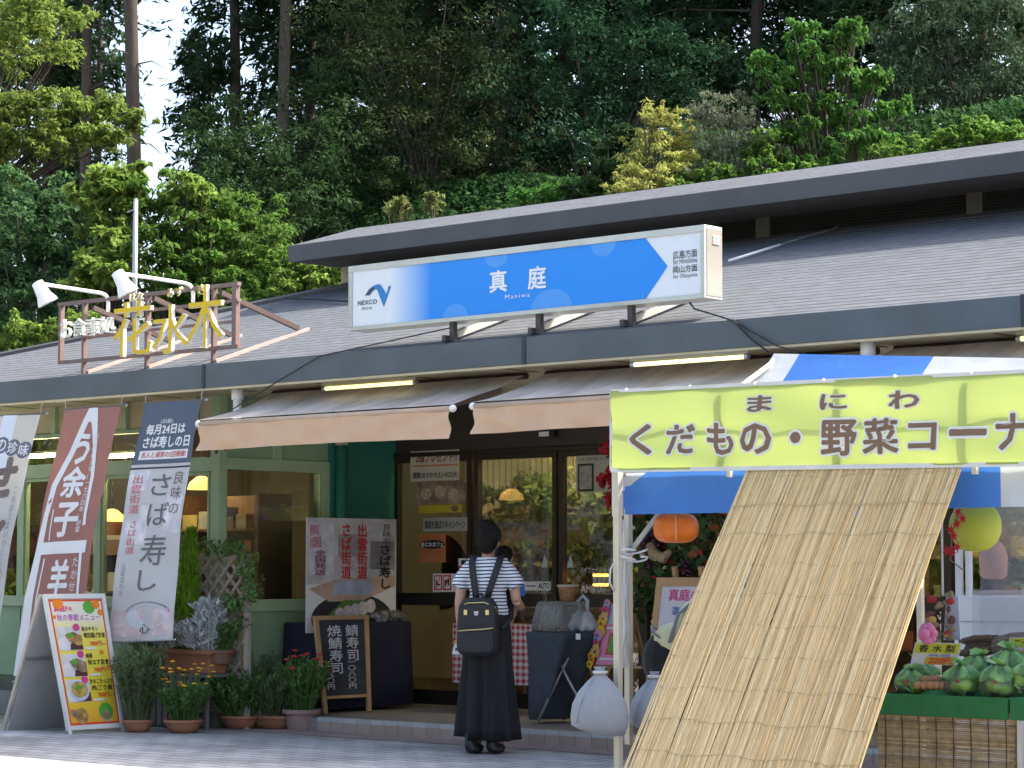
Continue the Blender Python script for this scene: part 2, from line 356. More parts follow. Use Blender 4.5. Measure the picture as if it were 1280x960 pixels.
for px in posts:
    x = xx(px); part('window_post', MB().box(x - 0.045, WY - 0.006, zw0, x + 0.045, WY + 0.07, zb0), green, B, bevel=0.003)
ps = [XL] + [xx(p) for p in posts] + [CX - 0.11]
for i, (a, b) in enumerate(zip(ps[:-1], ps[1:])):
    w = part('window', MB().quad((a + 0.045, WY + 0.03, zw0), (b - 0.045, WY + 0.03, zw0), (b - 0.045, WY + 0.03, zb0), (a + 0.045, WY + 0.03, zb0)), pane, B)
    part('window_frame', MB().box(a + 0.047, WY + 0.012, zw0 + 0.001, a + 0.065, WY + 0.05, zb0 - 0.001).box(b - 0.065, WY + 0.012, zw0 + 0.001, b - 0.047, WY + 0.05, zb0 - 0.001).box(a + 0.066, WY + 0.012, zb0 - 0.03, b - 0.066, WY + 0.05, zb0 - 0.001), green, w)
    part('transom_pane', MB().quad((a + 0.02, WY + 0.04, zt0), (b - 0.02, WY + 0.04, zt0), (b - 0.02, WY + 0.04, zc0 - 0.045), (a + 0.02, WY + 0.04, zc0 - 0.045)), pane, B)
    n = max(1, round((b - a) / 0.62))
    for k in range(n):
        xa, xb = a + (b - a) * k / n, a + (b - a) * (k + 1) / n
        part('wall_panel', MB().box(xa + 0.006, WY + 0.012, zp0 + 0.004, xb - 0.006, WY + 0.06, zs0 - 0.002), green_dk, B, bevel=0.004)
part('wall_core', MB().box(XL, WY + 0.03, 0.0, CX - 0.08, WY + 0.12, zs0 - 0.004), green_dk, B)
part('base_tiles', MB().box(XL, WY + 0.0, zk0, CX - 0.02, WY + 0.028, zp0), M('dark_green_tile', (0.10, 0.125, 0.085), 0.6, 0.2, 9, dirt=0.4), B)
for i in range(14):
    part('plinth_block', MB().box(CX - 0.02 - 0.42 * (i + 1) + 0.006, WY - 0.03, 0.0, CX - 0.02 - 0.42 * i - 0.006, WY + 0.02, zk0 - 0.003), concrete, B, bevel=0.006)
part('corner_post', MB().box(CX - 0.105, WY - 0.015, 0.0, CX + 0.0, WY + 0.075, 2.744), green, B, bevel=0.004)
# return wall at X = CX, facing the porch
ry = lambda px, py=650: onX(px, py, CX).y
rz = lambda px, py: onX(px, py, CX).z
r0, r1 = WY + 0.075, ry(404)
za, zb_, zw, zs = rz(345, 574.5), rz(345, 589), rz(345, 749), rz(345, 764)
part('return_beam', MB().box(CX - 0.09, r0, zb_, CX - 0.004, r1 + 0.08, za), green, B, bevel=0.004)
part('return_upper_panel', MB().box(CX - 0.09, r0, za, CX - 0.03, r1 + 0.08, 2.744), green_dk, B)
part('return_rib', MB().box(CX - 0.03, ry(343), za, CX - 0.006, ry(352), 2.744), green, B)
part('return_sill', MB().box(CX - 0.10, r0, zs, CX + 0.012, r1 + 0.08, zw), green, B, bevel=0.004)
part('return_wall_panel', MB().box(CX - 0.09, r0, 0.0, CX - 0.012, r1 + 0.08, zs), green_dk, B)
part('return_post', MB().box(CX - 0.085, r1, zw, CX - 0.005, r1 + 0.08, zb_), green, B)
w = part('return_window', MB().quad((CX - 0.04, r0, zw), (CX - 0.04, r1, zw), (CX - 0.04, r1, zb_), (CX - 0.04, r0, zb_)), pane, B)
part('window_frame', MB().box(CX - 0.06, r0 + 0.001, zw + 0.001, CX - 0.02, r0 + 0.02, zb_ - 0.001).box(CX - 0.06, r1 - 0.02, zw + 0.001, CX - 0.02, r1 - 0.001, zb_ - 0.001), green_dk, w)
DY = 15.5
part('teal_wall', MB().box(CX - 0.2, r1 + 0.082, 0.0, CX + 0.01, DY + 0.04, 2.744), teal, B)
pp = (CX + 0.06, r1 + 0.16)
part('downpipe', MB().tube([(pp[0], pp[1], 0.1), (pp[0], pp[1], rz(418, 557))], 0.05, 14), teal, B, smooth=True)
part('pipe_collar', MB().tube([(pp[0], pp[1], rz(418, 557)), (pp[0], pp[1], 2.744)], 0.058, 14), cream, B, smooth=True)
for px, py in ((297, 500), (1085, 433)):
    p = onY(px, py, 13.05)
    part('downpipe', MB().tube([(p.x, 13.05, 2.38), (p.x, 13.05, 2.69)], 0.036, 12).tube([(p.x, 13.05, 2.66), (p.x, 13.05, 2.744)], 0.05, 12), white_p, B, smooth=True)
# entrance: header, frames, glass doors at Y = 15.5
dx = lambda px, py=650: onY(px, py, DY).x
dz = lambda py, px=650: onY(px, py, DY).z
zg1 = dz(566); zr1, zr0 = dz(742), dz(758); xl = dx(468)
part('header', MB().box(CX + 0.01, DY - 0.02, zg1 + 0.04, XR, DY + 0.06, 2.744), dark_wall, B)
part('door_head_rail', MB().box(CX + 0.011, DY - 0.05, zg1, XR, DY + 0.05, zg1 + 0.038), brown_fr, B, bevel=0.004)
part('door_jamb', MB().box(CX + 0.012, DY - 0.03, FZ, dx(497), DY + 0.05, zg1), brown_fr, B)
part('jamb_strip', MB().box(dx(470), DY - 0.05, FZ, dx(476), DY - 0.031, zg1), M('grey_strip', (0.20, 0.19, 0.165), 0.5), B)
edges = [(500, 586), (600, 693), (706, 800)]
spans = [(dx(a), dx(b)) for a, b in edges]
x = spans[-1][1] + 0.09
while x < XR - 0.9: spans.append((x, x + 0.86)); x += 0.95
for i, (a, b) in enumerate(spans):
    d = part('door_panel', MB().box(a - 0.045, DY - 0.03, FZ, a, DY + 0.03, zg1).box(b, DY - 0.03, FZ, b + 0.045, DY + 0.03, zg1).box(a + 0.0005, DY - 0.028, zr0, b - 0.0005, DY + 0.028, zr1).box(a + 0.0005, DY - 0.028, FZ + 0.005, b - 0.0005, DY + 0.028, FZ + 0.13).box(a + 0.0005, DY - 0.028, zg1 - 0.05, b - 0.0005, DY + 0.028, zg1 - 0.001), brown_fr, B)
    part('glass_pane', MB().quad((a, DY, zr1), (b, DY, zr1), (b, DY, zg1 - 0.05), (a, DY, zg1 - 0.05)), door_pane, d)
    part('lower_pane', MB().quad((a, DY, FZ + 0.13), (b, DY, FZ + 0.13), (b, DY, zr0), (a, DY, zr0)), door_pane, d)
part('door_sensor', MB().box(dx(682), DY - 0.09, dz(549), dx(700), DY - 0.021, dz(541)), M('sensor_black', (0.02, 0.02, 0.02), 0.3), B, bevel=0.004)
part('sensor_label', MB().quad((dx(682.5), DY - 0.092, dz(548)), (dx(695), DY - 0.092, dz(548)), (dx(695), DY - 0.092, dz(542)), (dx(682.5), DY - 0.092, dz(542))), paper, B)
# shell that closes the shop
part('interior_floor', MB().box(XL, DY + 0.13, 0.05, XR, 19.8, 0.108).box(XL, WY + 0.13, 0.05, CX - 0.22, DY + 0.128, 0.108), insidefl, B)
part('interior_back_wall', MB().box(XL, 19.5, 0.1, XR, 19.6, 2.745), inside, B)
part('interior_ceiling', MB().box(XL, DY + 0.08, 2.7, XR, 19.5, 2.74).box(XL, WY + 0.08, 2.69, CX - 0.12, DY + 0.08, 2.735), M('interior_ceiling', (0.4, 0.36, 0.29), 0.8), B)
part('side_wall', MB().box(XL - 0.05, WY, 0, XL, 19.6, 2.744).box(XR, YS + 1.9, 0, XR + 0.05, 19.6, 2.744), cream, B)
# clerestory, upper roof
UY, UW = 15.5, 16.1
zu1, zu0 = 4.335, 4.182
xul = -16.4; xcl = onY(431, 340, UW).x
mb = MB(); n2 = 9
for i in range(n2):
    a = UY - 0.02 + 0.87 * i / n2; b = UY - 0.02 + 0.87 * (i + 1) / n2 + 0.02
    mb.slab((xul, a, zu1 + (a - UY) * .305 + 0.004), (XR, a, zu1 + (a - UY) * .305 + 0.004), (XR, b, zu1 + (b - UY) * .305 + 0.0025), (xul, b, zu1 + (b - UY) * .305 + 0.0025), 0.011)
part('upper_roof_shingles', mb, shingle, B)
zr = zu1 + 0.85 * .305
mb = MB().add([(xul, UY, zu1 - 0.004), (XR, UY, zu1 - 0.004), (XR, 16.35, zr - 0.004), (xul + 0.1, 16.35, zr - 0.004), (XR, 20.6, 3.35), (xul, 20.6, 3.35)], [(0, 1, 2, 3), (3, 2, 4, 5)])
part('upper_roof_deck', mb, shingle, B)
part('ridge_cap', MB().bar((xul + 0.08, 16.40, zr + 0.0), (XR, 16.40, zr + 0.0), 0.10, 0.012), fascia_up, B)
part('upper_fascia', MB().box(xul, UY - 0.03, zu0, XR, UY, zu1 + 0.004), fascia_up, B, bevel=0.004)
part('verge_board', MB().add([(xul - 0.02, UY - 0.03, zu0), (xul - 0.02, UY - 0.03, zu1), (xul - 0.02, 16.35, zr), (xul - 0.02, 20.6, 3.36), (xul - 0.02, 20.6, 3.2), (xul - 0.02, 16.35, zr - 0.15),
      (xul - 0.001, UY - 0.03, zu0), (xul - 0.001, UY - 0.03, zu1), (xul - 0.001, 16.35, zr), (xul - 0.001, 20.6, 3.36), (xul - 0.001, 20.6, 3.2), (xul - 0.001, 16.35, zr - 0.15)],
      [(0,1,2,5),(5,2,3,4),(6,11,8,7),(11,10,9,8),(0,6,7,1),(1,7,8,2),(2,8,9,3),(4,10,11,5),(5,11,6,0)]), fascia_up, B)
part('upper_soffit', MB().box(xul, UY, zu0 + 0.004, XR, UW + 0.1, zu0 + 0.02), M('upper_soffit', (0.14, 0.13, 0.12), 0.7), B)
part('clerestory_wall', MB().box(xcl, UW + 0.06, 2.75, XR, UW + 0.1, zu0 + 0.004), louv, B)
part('clerestory_end_wall', MB().box(xcl - 0.05, UW - 0.0, 2.9, xcl - 0.002, 20.4, zu0 + 0.004), cream, B)
px_post = [437, 612, 724, 955, 1220, 1500]
pxs = [onY(p, 300, UW).x for p in px_post]
for p, x in zip(px_post, pxs):
    part('clerestory_post', MB().box(x - 0.07, UW - 0.02, 3.9, x + 0.07, UW + 0.05, zu0 + 0.003), cream if p == 437 else post_up, B)
for a, b in zip(pxs[:-1], pxs[1:]):
    mb = MB()
    for k in range(9):
        z = 3.97 + k * 0.024
        mb.slab((a + 0.07, UW + 0.012, z), (b - 0.07, UW + 0.012, z), (b - 0.07, UW + 0.05, z + 0.026), (a + 0.07, UW + 0.05, z + 0.026), 0.003)
    part('louvre_slats', mb, louv, B, kind='stuff')
part('flashing', MB().slab((xcl, UW - 0.09, 3.985), (XR, UW - 0.09, 3.985), (XR, UW - 0.005, 4.03), (xcl, UW - 0.005, 4.03), 0.006), fascia_up, B)

# strip lights under the eaves and inside, with added shop ceiling lights
tube_m = M('lit_tube', (0.9, 0.88, 0.7), 0.5, 0.0, emit=(1.0, 0.86, 0.34, 0.42))
tube_in = M('lit_tube_inside', (0.9, 0.88, 0.7), 0.5, 0.0, emit=(1.0, 0.84, 0.5, 45.0))
def strip_light(a, b, label, r=0.016, tm=None):
    a, b = Vector(a), Vector(b); t = thing('strip_light', label, 'light', (a + b) / 2, 'lit strip lights along the eaves and shop front'); d = (b - a).normalized()
    part('housing', MB().bar(a + Vector((0, 0, 0.032)), b + Vector((0, 0, 0.032)), 0.03, 0.02), M('light_housing', (0.30, 0.28, 0.2), 0.5), t)
    part('tube', MB().tube([a + d * 0.03, b - d * 0.03], r, 10), tm or tube_m, t, smooth=True)
    for p, q in ((a, a + d * 0.03), (b - d * 0.03, b)): part('end_cap', MB().tube([p, q], 0.019, 10), steel, t)
def soff(x0, y0, x1, y1, Z=2.70):
    p, q = onZ(x0, y0, Z), onZ(x1, y1, Z); y = (p.y + q.y) / 2; return onY(x0, y0, y), onY(x1, y1, y)
for args, lb in (((404, 485, 521, 477), 'lit strip light under the eave above the left awning'), ((789, 454, 936, 446), 'lit strip light under the eave between sign and blue tent'), ((1271, 423, 1420, 412), 'lit strip light under the eave at the right picture edge')):
    p, q = soff(*args); strip_light((p.x, p.y, 2.695), (q.x, p.y, 2.695), lb)
for x0, x1, lb in ((30, 82, 'lit strip light behind glass left of the brown banner'), (132, 176, 'lit strip light behind glass right of the brown banner')):
    a, b = onY(x0, 571, 13.62), onY(x1, 569, 13.62); strip_light((a.x, 13.62, a.z), (b.x, 13.62, a.z), lb, tm=tube_in)
for x0, x1, y, lb in ((-13.9, -12.6, 15.8, 'added ceiling strip light brightening the shop behind the left glass door'), (-12.0, -10.7, 15.8, 'added ceiling strip light brightening the shop behind the middle glass door'), (-10.1, -8.8, 15.8, 'added ceiling strip light brightening the shop behind the right glass door'), (-17.3, -16.1, 14.0, 'added ceiling strip light brightening the room behind the window beside the corner post')):
    strip_light((x0, y, 2.62), (x1, y, 2.62), lb, tm=tube_in)  # ceiling lights added to brighten the dark shop interior

# ------------------------------------------------------------------ things in the dim shop
def pendant(p, label):
    t = thing('pendant_lamp', label, 'lamp', p)
    part('lamp_shade', MB().lathe([(0.13, 0), (0.11, 0.06), (0.05, 0.11), (0.02, 0.12)], p, 18), M('lit_shade', (0.7, 0.42, 0.15), 0.6, emit=(1.0, 0.55, 0.14, 0.9)), t, smooth=True)
    part('cord', MB().tube([Vector(p) + Vector((0, 0, 0.12)), (p[0], p[1], 2.69)], 0.006, 6), black, t)
pendant(onY(252, 612, 14.1), 'glowing yellow pendant lamp behind the window beside the corner post')
pendant(onY(140, 652, 14.6), 'dim orange pendant lamp low in the window right of the brown banner')
goods = [M('goods_%d' % i, c, 0.6) for i, c in enumerate([(0.42, 0.33, 0.22), (0.35, 0.12, 0.08), (0.5, 0.47, 0.4), (0.2, 0.22, 0.14), (0.5, 0.36, 0.12), (0.16, 0.10, 0.07)])]
random.seed(5)
def shelf(x0, x1, y, zs, label, h=0.2, facing='y'):
    t = thing('display_shelf', label, 'shelf', ((x0 + x1) / 2, y, 0.1))
    for z in zs: part('shelf_board', MB().box(x0, y, z - 0.02, x1, y + 0.4, z), wood_dk, t)
    for x in (x0, x1): part('upright', MB().box(x - 0.025, y + 0.01, 0.1, x + 0.025, y + 0.41, max(zs) + 0.3), wood_dk, t)
    part('back_board', MB().box(x0, y + 0.4, 0.1, x1, y + 0.42, max(zs) + 0.3), wood_dk, t)
    for z in zs:
        x = x0 + 0.05
        while x < x1 - 0.16:
            w = random.uniform(0.09, 0.2); hh = random.uniform(0.09, h)
            if random.random() < 0.85:
                solo('packaged_goods', MB().box(x, y + 0.04, z, x + w, y + 0.25, z + hh), random.choice(goods), 'small packaged food box on a dim shelf inside the shop', 'box', (x + w / 2, y + 0.15, z), 'packaged goods on the shelves inside the shop')
            x += w + random.uniform(0.01, 0.06)
shelf(-16.4, -15.35, 14.1, (0.75, 1.05, 1.35, 1.65), 'brown display shelf behind the window of the green return wall')
shelf(-17.9, -16.7, 14.3, (0.75, 1.1, 1.45), 'brown display shelf behind the window between the two left banners')
shelf(-20.2, -18.5, 15.0, (0.75, 1.1, 1.45), 'brown display shelf deep behind the leftmost window')
shelf(-14.2, -12.6, 17.6, (0.6, 1.0, 1.4, 1.75), 'brown display shelf seen deep through the left glass door')
shelf(-12.4, -10.9, 18.2, (0.6, 1.0, 1.4, 1.75), 'brown display shelf seen deep through the middle glass door')
shelf(-10.7, -9.0, 17.4, (0.6, 1.0, 1.4), 'brown display shelf seen through the right glass door')
# stack of slatted baskets in the return window
for k in range(5):
    t = thing('slatted_basket', 'flat slatted basket in the pile behind the return wall window', 'basket', (-15.3, 13.85, 0.86 + k * 0.075), 'slatted baskets piled behind the window')
    z = 0.86 + k * 0.075
    part('basket_base', MB().box(-15.45, 13.68, z, -15.16, 14.03, z + 0.012), wood, t)
    for j in range(4): part('slat', MB().box(-15.155, 13.68, z + 0.014 + j * 0.014, -15.147, 14.03, z + 0.022 + j * 0.014), wood, t)
solo('plinth_cabinet', MB().box(-15.55, 13.6, 0.1, -15.12, 14.1, 0.85), wood_dk, 'low brown cabinet carrying the pile of slatted baskets', 'cabinet', (-15.3, 13.85, 0.1))

# ------------------------------------------------------------------ large lit-box sign on the roof edge
SY = 12.95
sx0, sx1, sz0, sz1 = -13.058, -9.651, 3.118, 3.617
S = thing('roof_sign', 'long blue and white highway rest area sign box on the roof edge', 'sign', ((sx0 + sx1) / 2, SY + 0.1, 2.95))
fr = M('sign_frame', (0.55, 0.55, 0.50), 0.35, 0.06, 5, metal=0.35, dirt=0.45)
def sign_face():
    m = bpy.data.materials.new('sign_face'); m.use_nodes = True; t = m.node_tree; b = t.nodes['Principled BSDF']; L = t.links.new
    tc = t.nodes.new('ShaderNodeTexCoord'); sp = t.nodes.new('ShaderNodeSeparateXYZ'); L(tc.outputs['Generated'], sp.inputs[0])
    cr = t.nodes.new('ShaderNodeValToRGB'); L(sp.outputs[0], cr.inputs[0]); e = cr.color_ramp.elements
    e[0].position = 0.13; e[0].color = (0.70, 0.73, 0.76, 1); e[1].position = 0.27; e[1].color = (0.013, 0.235, 0.74, 1)
    n = e.new(0.19); n.color = (0.36, 0.52, 0.76, 1)
    L(cr.outputs[0], b.inputs['Base Color']); b.inputs['Roughness'].default_value = 0.28; return m
part('sign_box', MB().box(sx0, SY + 0.012, sz0, sx1, SY + 0.19, sz1), fr, S, bevel=0.004)
for bx in ((sx0, sz1 - 0.045, sx1, sz1), (sx0, sz0, sx1, sz0 + 0.03)): part('frame_rail', MB().box(bx[0], SY - 0.014, bx[1], bx[2], SY + 0.011, bx[3]), fr, S, bevel=0.003)
for a, b in ((sx0, sx0 + 0.04), (sx1 - 0.035, sx1)): part('frame_stile', MB().box(a, SY - 0.013, sz0 + 0.031, b, SY + 0.011, sz1 - 0.046), fr, S, bevel=0.003)
px0, px1, pz0, pz1 = sx0 + 0.04, sx1 - 0.035, sz0 + 0.03, sz1 - 0.045
SP = Panel((px0, SY, pz0), (px1, SY, pz0), (px1, SY, pz1), (px0, SY, pz1))
wface = M('sign_white', (0.70, 0.73, 0.76), 0.28, 0.03)
part('sign_face_panel', MB().quad(*[SP.at(u, v, 0) for u, v in ((0, 0), (1, 0), (1, 1), (0, 1))]), wface, S)
def pxu(x, y=345): return (onY(x, y, SY).x - px0) / (px1 - px0)
def pzv(x, y): return (onY(x, y, SY).z - pz0) / (pz1 - pz0)
ua, ut, tipu = 0.0, pxu(807), pxu(835)
blue = sign_face()
o = part('blue_arrow', MB().add([SP.at(u, v, 0.003) for u, v in ((0.0, 0), (ut, 0), (tipu, 0.5), (ut, 1), (0.0, 1))], [(0, 1, 2, 3, 4)]), blue, S)
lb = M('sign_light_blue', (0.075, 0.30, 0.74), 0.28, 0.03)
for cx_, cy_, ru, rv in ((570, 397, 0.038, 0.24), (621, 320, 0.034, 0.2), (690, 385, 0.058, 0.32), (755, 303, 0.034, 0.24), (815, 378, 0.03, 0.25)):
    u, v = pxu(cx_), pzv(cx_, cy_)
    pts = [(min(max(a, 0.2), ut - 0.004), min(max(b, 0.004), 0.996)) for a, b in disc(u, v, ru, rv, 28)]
    blob('pale_blue_disc', SP, pts, lb, S, 0.0045)  # paler blue discs, clipped to the arrow area
def sletter(name, s, x0, y0, x1, y1, m, bold=0.0, **k):
    letter(name, s, SP, pxu(x0), pzv(x0, y1 + (x1 - x0) * 0.0), pxu(x1), pzv(x1, y0), m, S, 0.006, bold, **k)
wi = M('sign_lettering_white', (0.75, 0.76, 0.78), 0.4, 0.03); di = M('sign_lettering_grey', (0.06, 0.065, 0.075), 0.4)
um, vm_ = pxu(648), 0.5
letter('name_lettering', '真', SP, pxu(613), pzv(613, 366), pxu(634), pzv(634, 337), wi, S, 0.006, 0.022)
letter('name_lettering', '庭', SP, pxu(661), pzv(661, 362), pxu(683), pzv(683, 332), wi, S, 0.006, 0.022)
letter('name_lettering', 'Maniwa', SP, pxu(632), pzv(632, 374), pxu(663), pzv(663, 365.5), wi, S, 0.006, 0.0, sp=1.3)
for s, y0, y1, bd in (('広島方面', 313.5, 324, 0.01), ('for Hiroshima', 323.5, 331, 0.0), ('岡山方面', 332.5, 342, 0.01), ('for Okayama', 343, 350, 0.0)):
    letter('direction_lettering', s, SP, pxu(842), pzv(842, y1), pxu(872), pzv(872, y0 - 2.6), di, S, 0.006, bd)
letter('operator_lettering', 'NEXCO', SP, pxu(448), pzv(448, 382), pxu(472), pzv(472, 374), di, S, 0.006, 0.02)
letter('operator_lettering', '西日本', SP, pxu(453), pzv(453, 388), pxu(466), pzv(466, 383), di, S, 0.006, 0.0)
def lg(pts): return [(pxu(400 + x / 4), pzv(400 + x / 4, 260 + y / 4)) for x, y in pts]
lgb = M('emblem_blue', (0.03, 0.20, 0.50), 0.35); lgd = M('emblem_navy', (0.03, 0.06, 0.12), 0.35)
o = blob('emblem', SP, lg([(230, 437), (252, 405), (272, 388), (292, 381), (306, 385), (318, 402), (335, 432), (345, 392), (358, 390), (323, 497), (300, 440), (290, 412), (280, 404), (266, 416), (254, 432)]), lgb, S, 0.0065)
blob('emblem_tail', SP, lg([(228, 439), (248, 408), (268, 392), (282, 404), (262, 420), (253, 436)]), lgd, S, 0.008)
# white vent on the end face
part('end_plate', MB().box(sx1 + 0.001, SY + 0.012, sz0 + 0.02, sx1 + 0.004, SY + 0.18, sz1 - 0.02), M('end_plate', (0.62, 0.58, 0.50), 0.18, 0.05, metal=0.6), S)
for k in range(3): part('vent_louvre', MB().box(sx1 + 0.004, SY + 0.075, sz1 - 0.125 + k * 0.022, sx1 + 0.013, SY + 0.145, sz1 - 0.111 + k * 0.022), white_p, S, bevel=0.002)
gs = M('galvanised', (0.42, 0.42, 0.40), 0.45, 0.15, 14, metal=0.4, dirt=0.4)
for px, py in ((562, 424), (670, 416), (785, 404)):
    x = onY(px, py, SY).x
    g = part('support_leg', MB().box(x - 0.022, SY + 0.02, 2.975, x + 0.022, SY + 0.06, sz0 + 0.003).box(x - 0.06, SY - 0.02, 2.975, x - 0.024, SY + 0.05, 3.02), M('leg_dark', (0.06, 0.055, 0.05), 0.5), S)
    zr_ = lambda y: ROOF_Z0 + (y - ROOF_Y0) * ROOF_S
    part('rail', MB().bar((x, SY + 0.061, zr_(SY + 0.06) + 0.05), (x, SY + 0.85, zr_(SY + 0.85) + 0.05), 0.05, 0.05), gs, S)
    part('rear_brace', MB().bar((x + 0.01, SY + 0.75, zr_(SY + 0.75) + 0.08), (x + 0.01, SY + 0.15, sz0 + 0.02), 0.03, 0.03), gs, S)
    part('foot_clamp', MB().box(x - 0.05, SY + 0.5, zr_(SY + 0.5) + 0.076, x + 0.05, SY + 0.6, zr_(SY + 0.5) + 0.13), gs, S)

# ------------------------------------------------------------------ framed roof sign with cut-out characters and floodlights
H = thing('frame_sign', 'brown steel frame sign with yellow and white cut-out characters on the roof', 'sign', (-15.5, 12.95, 2.95))
bf = M('brown_steel', (0.16, 0.105, 0.095), 0.5, 0.12, 8, dirt=0.25)
HY = 12.95; hx0, hx1, hz0, hz1 = -16.635, -14.33, 3.083, 3.592
def hp(x, y, Y=HY): return onY(x, y, Y)
for a, b, w in (((72, 381), (297, 354), 0.03), ((72, 452), (297, 434), 0.03), ((104, 421), (145, 418), 0.022), ((145, 391), (297, 376), 0.022), ((185, 412), (290, 402), 0.022)):
    p, q = hp(*a), hp(*b); q.z = p.z = (p.z + q.z) / 2
    part('frame_bar', MB().box(p.x, HY, p.z - w / 2, q.x, HY + 0.04, p.z + w / 2), bf, H)
for x, y0, y1, w in ((74, 380, 453, 0.03), (103, 378, 470, 0.028), (182, 368, 463, 0.032), (265, 358, 455, 0.028), (292, 354, 435, 0.05)):
    p = hp(x, (y0 + y1) / 2); part('frame_post', MB().box(p.x - w / 2, HY + 0.002, hp(x, y1).z, p.x + w / 2, HY + 0.046, hp(x, y0).z), bf, H)
for x0, y0, x1, y1 in ((110, 384, 172, 448), (186, 372, 250, 445), (270, 365, 340, 437)):
    p = hp(x0, y0); y2 = HY + 0.9; q = Vector((p.x + 0.02, y2, ROOF_Z0 + (y2 - ROOF_Y0) * ROOF_S + 0.05))
    part('brace', MB().bar((p.x, HY + 0.05, p.z), q, 0.035, 0.04), M('brace_dark', (0.07, 0.045, 0.04), 0.5), H)
    part('roof_rail', MB().bar((p.x, HY + 0.0, ROOF_Z0 + 0.03), q + Vector((0, 0.12, 0.0)), 0.035, 0.035), M('pinkish_rail', (0.36, 0.27, 0.24), 0.5), H)
yel = M('yellow_letter', (0.62, 0.42, 0.012), 0.45, 0.08); wl = M('white_letter', (0.72, 0.72, 0.66), 0.45, 0.08)
def cutout(ch, x0, y0, x1, y1, m, side, dep=0.06, bold=0.02):
    p, q = hp(x0, y1, HY - 0.05), hp(x1, y0, HY - 0.05)
    c = bpy.data.curves.new('character', 'FONT'); c.body = ch; c.resolution_u = 2; c.offset = bold; c.extrude = 0.5
    o = bpy.data.objects.new('c', c); me0 = o.to_mesh(); vs = [v.co.copy() for v in me0.vertices]; fs = [tuple(f.vertices) for f in me0.polygons]; nz = [f.normal.z for f in me0.polygons]; o.to_mesh_clear(); bpy.data.objects.remove(o)
    xa, xb = min(v.x for v in vs), max(v.x for v in vs); ya, yb = min(v.y for v in vs), max(v.y for v in vs)
    W = [(p.x + (v.x - xa) / (xb - xa) * (q.x - p.x), HY - 0.03 - v.z * dep, p.z + (v.y - ya) / (yb - ya) * (q.z - p.z)) for v in vs]
    mb = MB().add(W, fs); ob = part('character', mb, m, H); ob.data.materials.append(side)
    ob.data.polygons.foreach_set('material_index', [0 if n > 0.5 else 1 for n in nz])
for ch, r in (('花', (141, 374, 189, 447)), ('水', (189, 378, 236, 444)), ('木', (233, 353, 278, 437))): cutout(ch, *r, yel, wl, 0.035, 0.0)
for ch, r in (('お', (74, 398, 88, 423)), ('食', (88, 397, 106, 421)), ('事', (106, 396, 122, 420)), ('処', (122, 394, 142, 418))): cutout(ch, *r, wl, wl, 0.03, 0.0)
for ch, r in (('は', (160, 366, 167, 377)), ('な', (169, 364, 177, 376)), ('み', (207, 360, 215, 372)), ('ず', (218, 358, 226, 370)), ('き', (246, 355, 253, 368))): cutout(ch, *r, yel, wl, 0.015, 0.0)
fl = M('floodlight_white', (0.80, 0.80, 0.78), 0.3, 0.03)
for bx, by, hx, hy in ((133, 372, 48, 356), (239, 360, 148, 343)):
    p = hp(bx, by); L = 0.95 if bx > 200 else 0.9
    top = p + Vector((0, 0, 0.03)); end = hp(hx, hy, HY - 0.75)
    end.x = p.x - 0.02; end = Vector((onY(hx, hy, 12.2).x, 12.2, onY(hx, hy, 12.2).z))
    arm = part('floodlight_arm', MB().tube([p + Vector((0, 0.02, -0.12)), p + Vector((0, 0.02, -0.01)), p + Vector((0, -0.01, 0.02)), p + Vector((0, -0.06, 0.033)), end + Vector((0.0, 0.03, 0.01)), end], 0.016, 10), fl, H, smooth=True)
    d = Vector((0.12, 0.2, -0.42)).normalized(); side = Vector((0, 0, 1)).cross(d).normalized(); upv = d.cross(side)
    rot = Matrix((side, upv, d)).transposed()
    hb = MB(); prof = [(0.028, -0.03), (0.05, -0.02), (0.055, 0.05), (0.06, 0.09), (0.085, 0.15), (0.09, 0.17), (0.082, 0.172)]
    n = 16; rows = [[end + rot @ Vector((r * math.cos(2 * PI * j / n), r * math.sin(2 * PI * j / n), z)) for j in range(n)] for r, z in prof]
    hb.rings(rows); part('floodlight_head', hb, fl, arm, smooth=True)

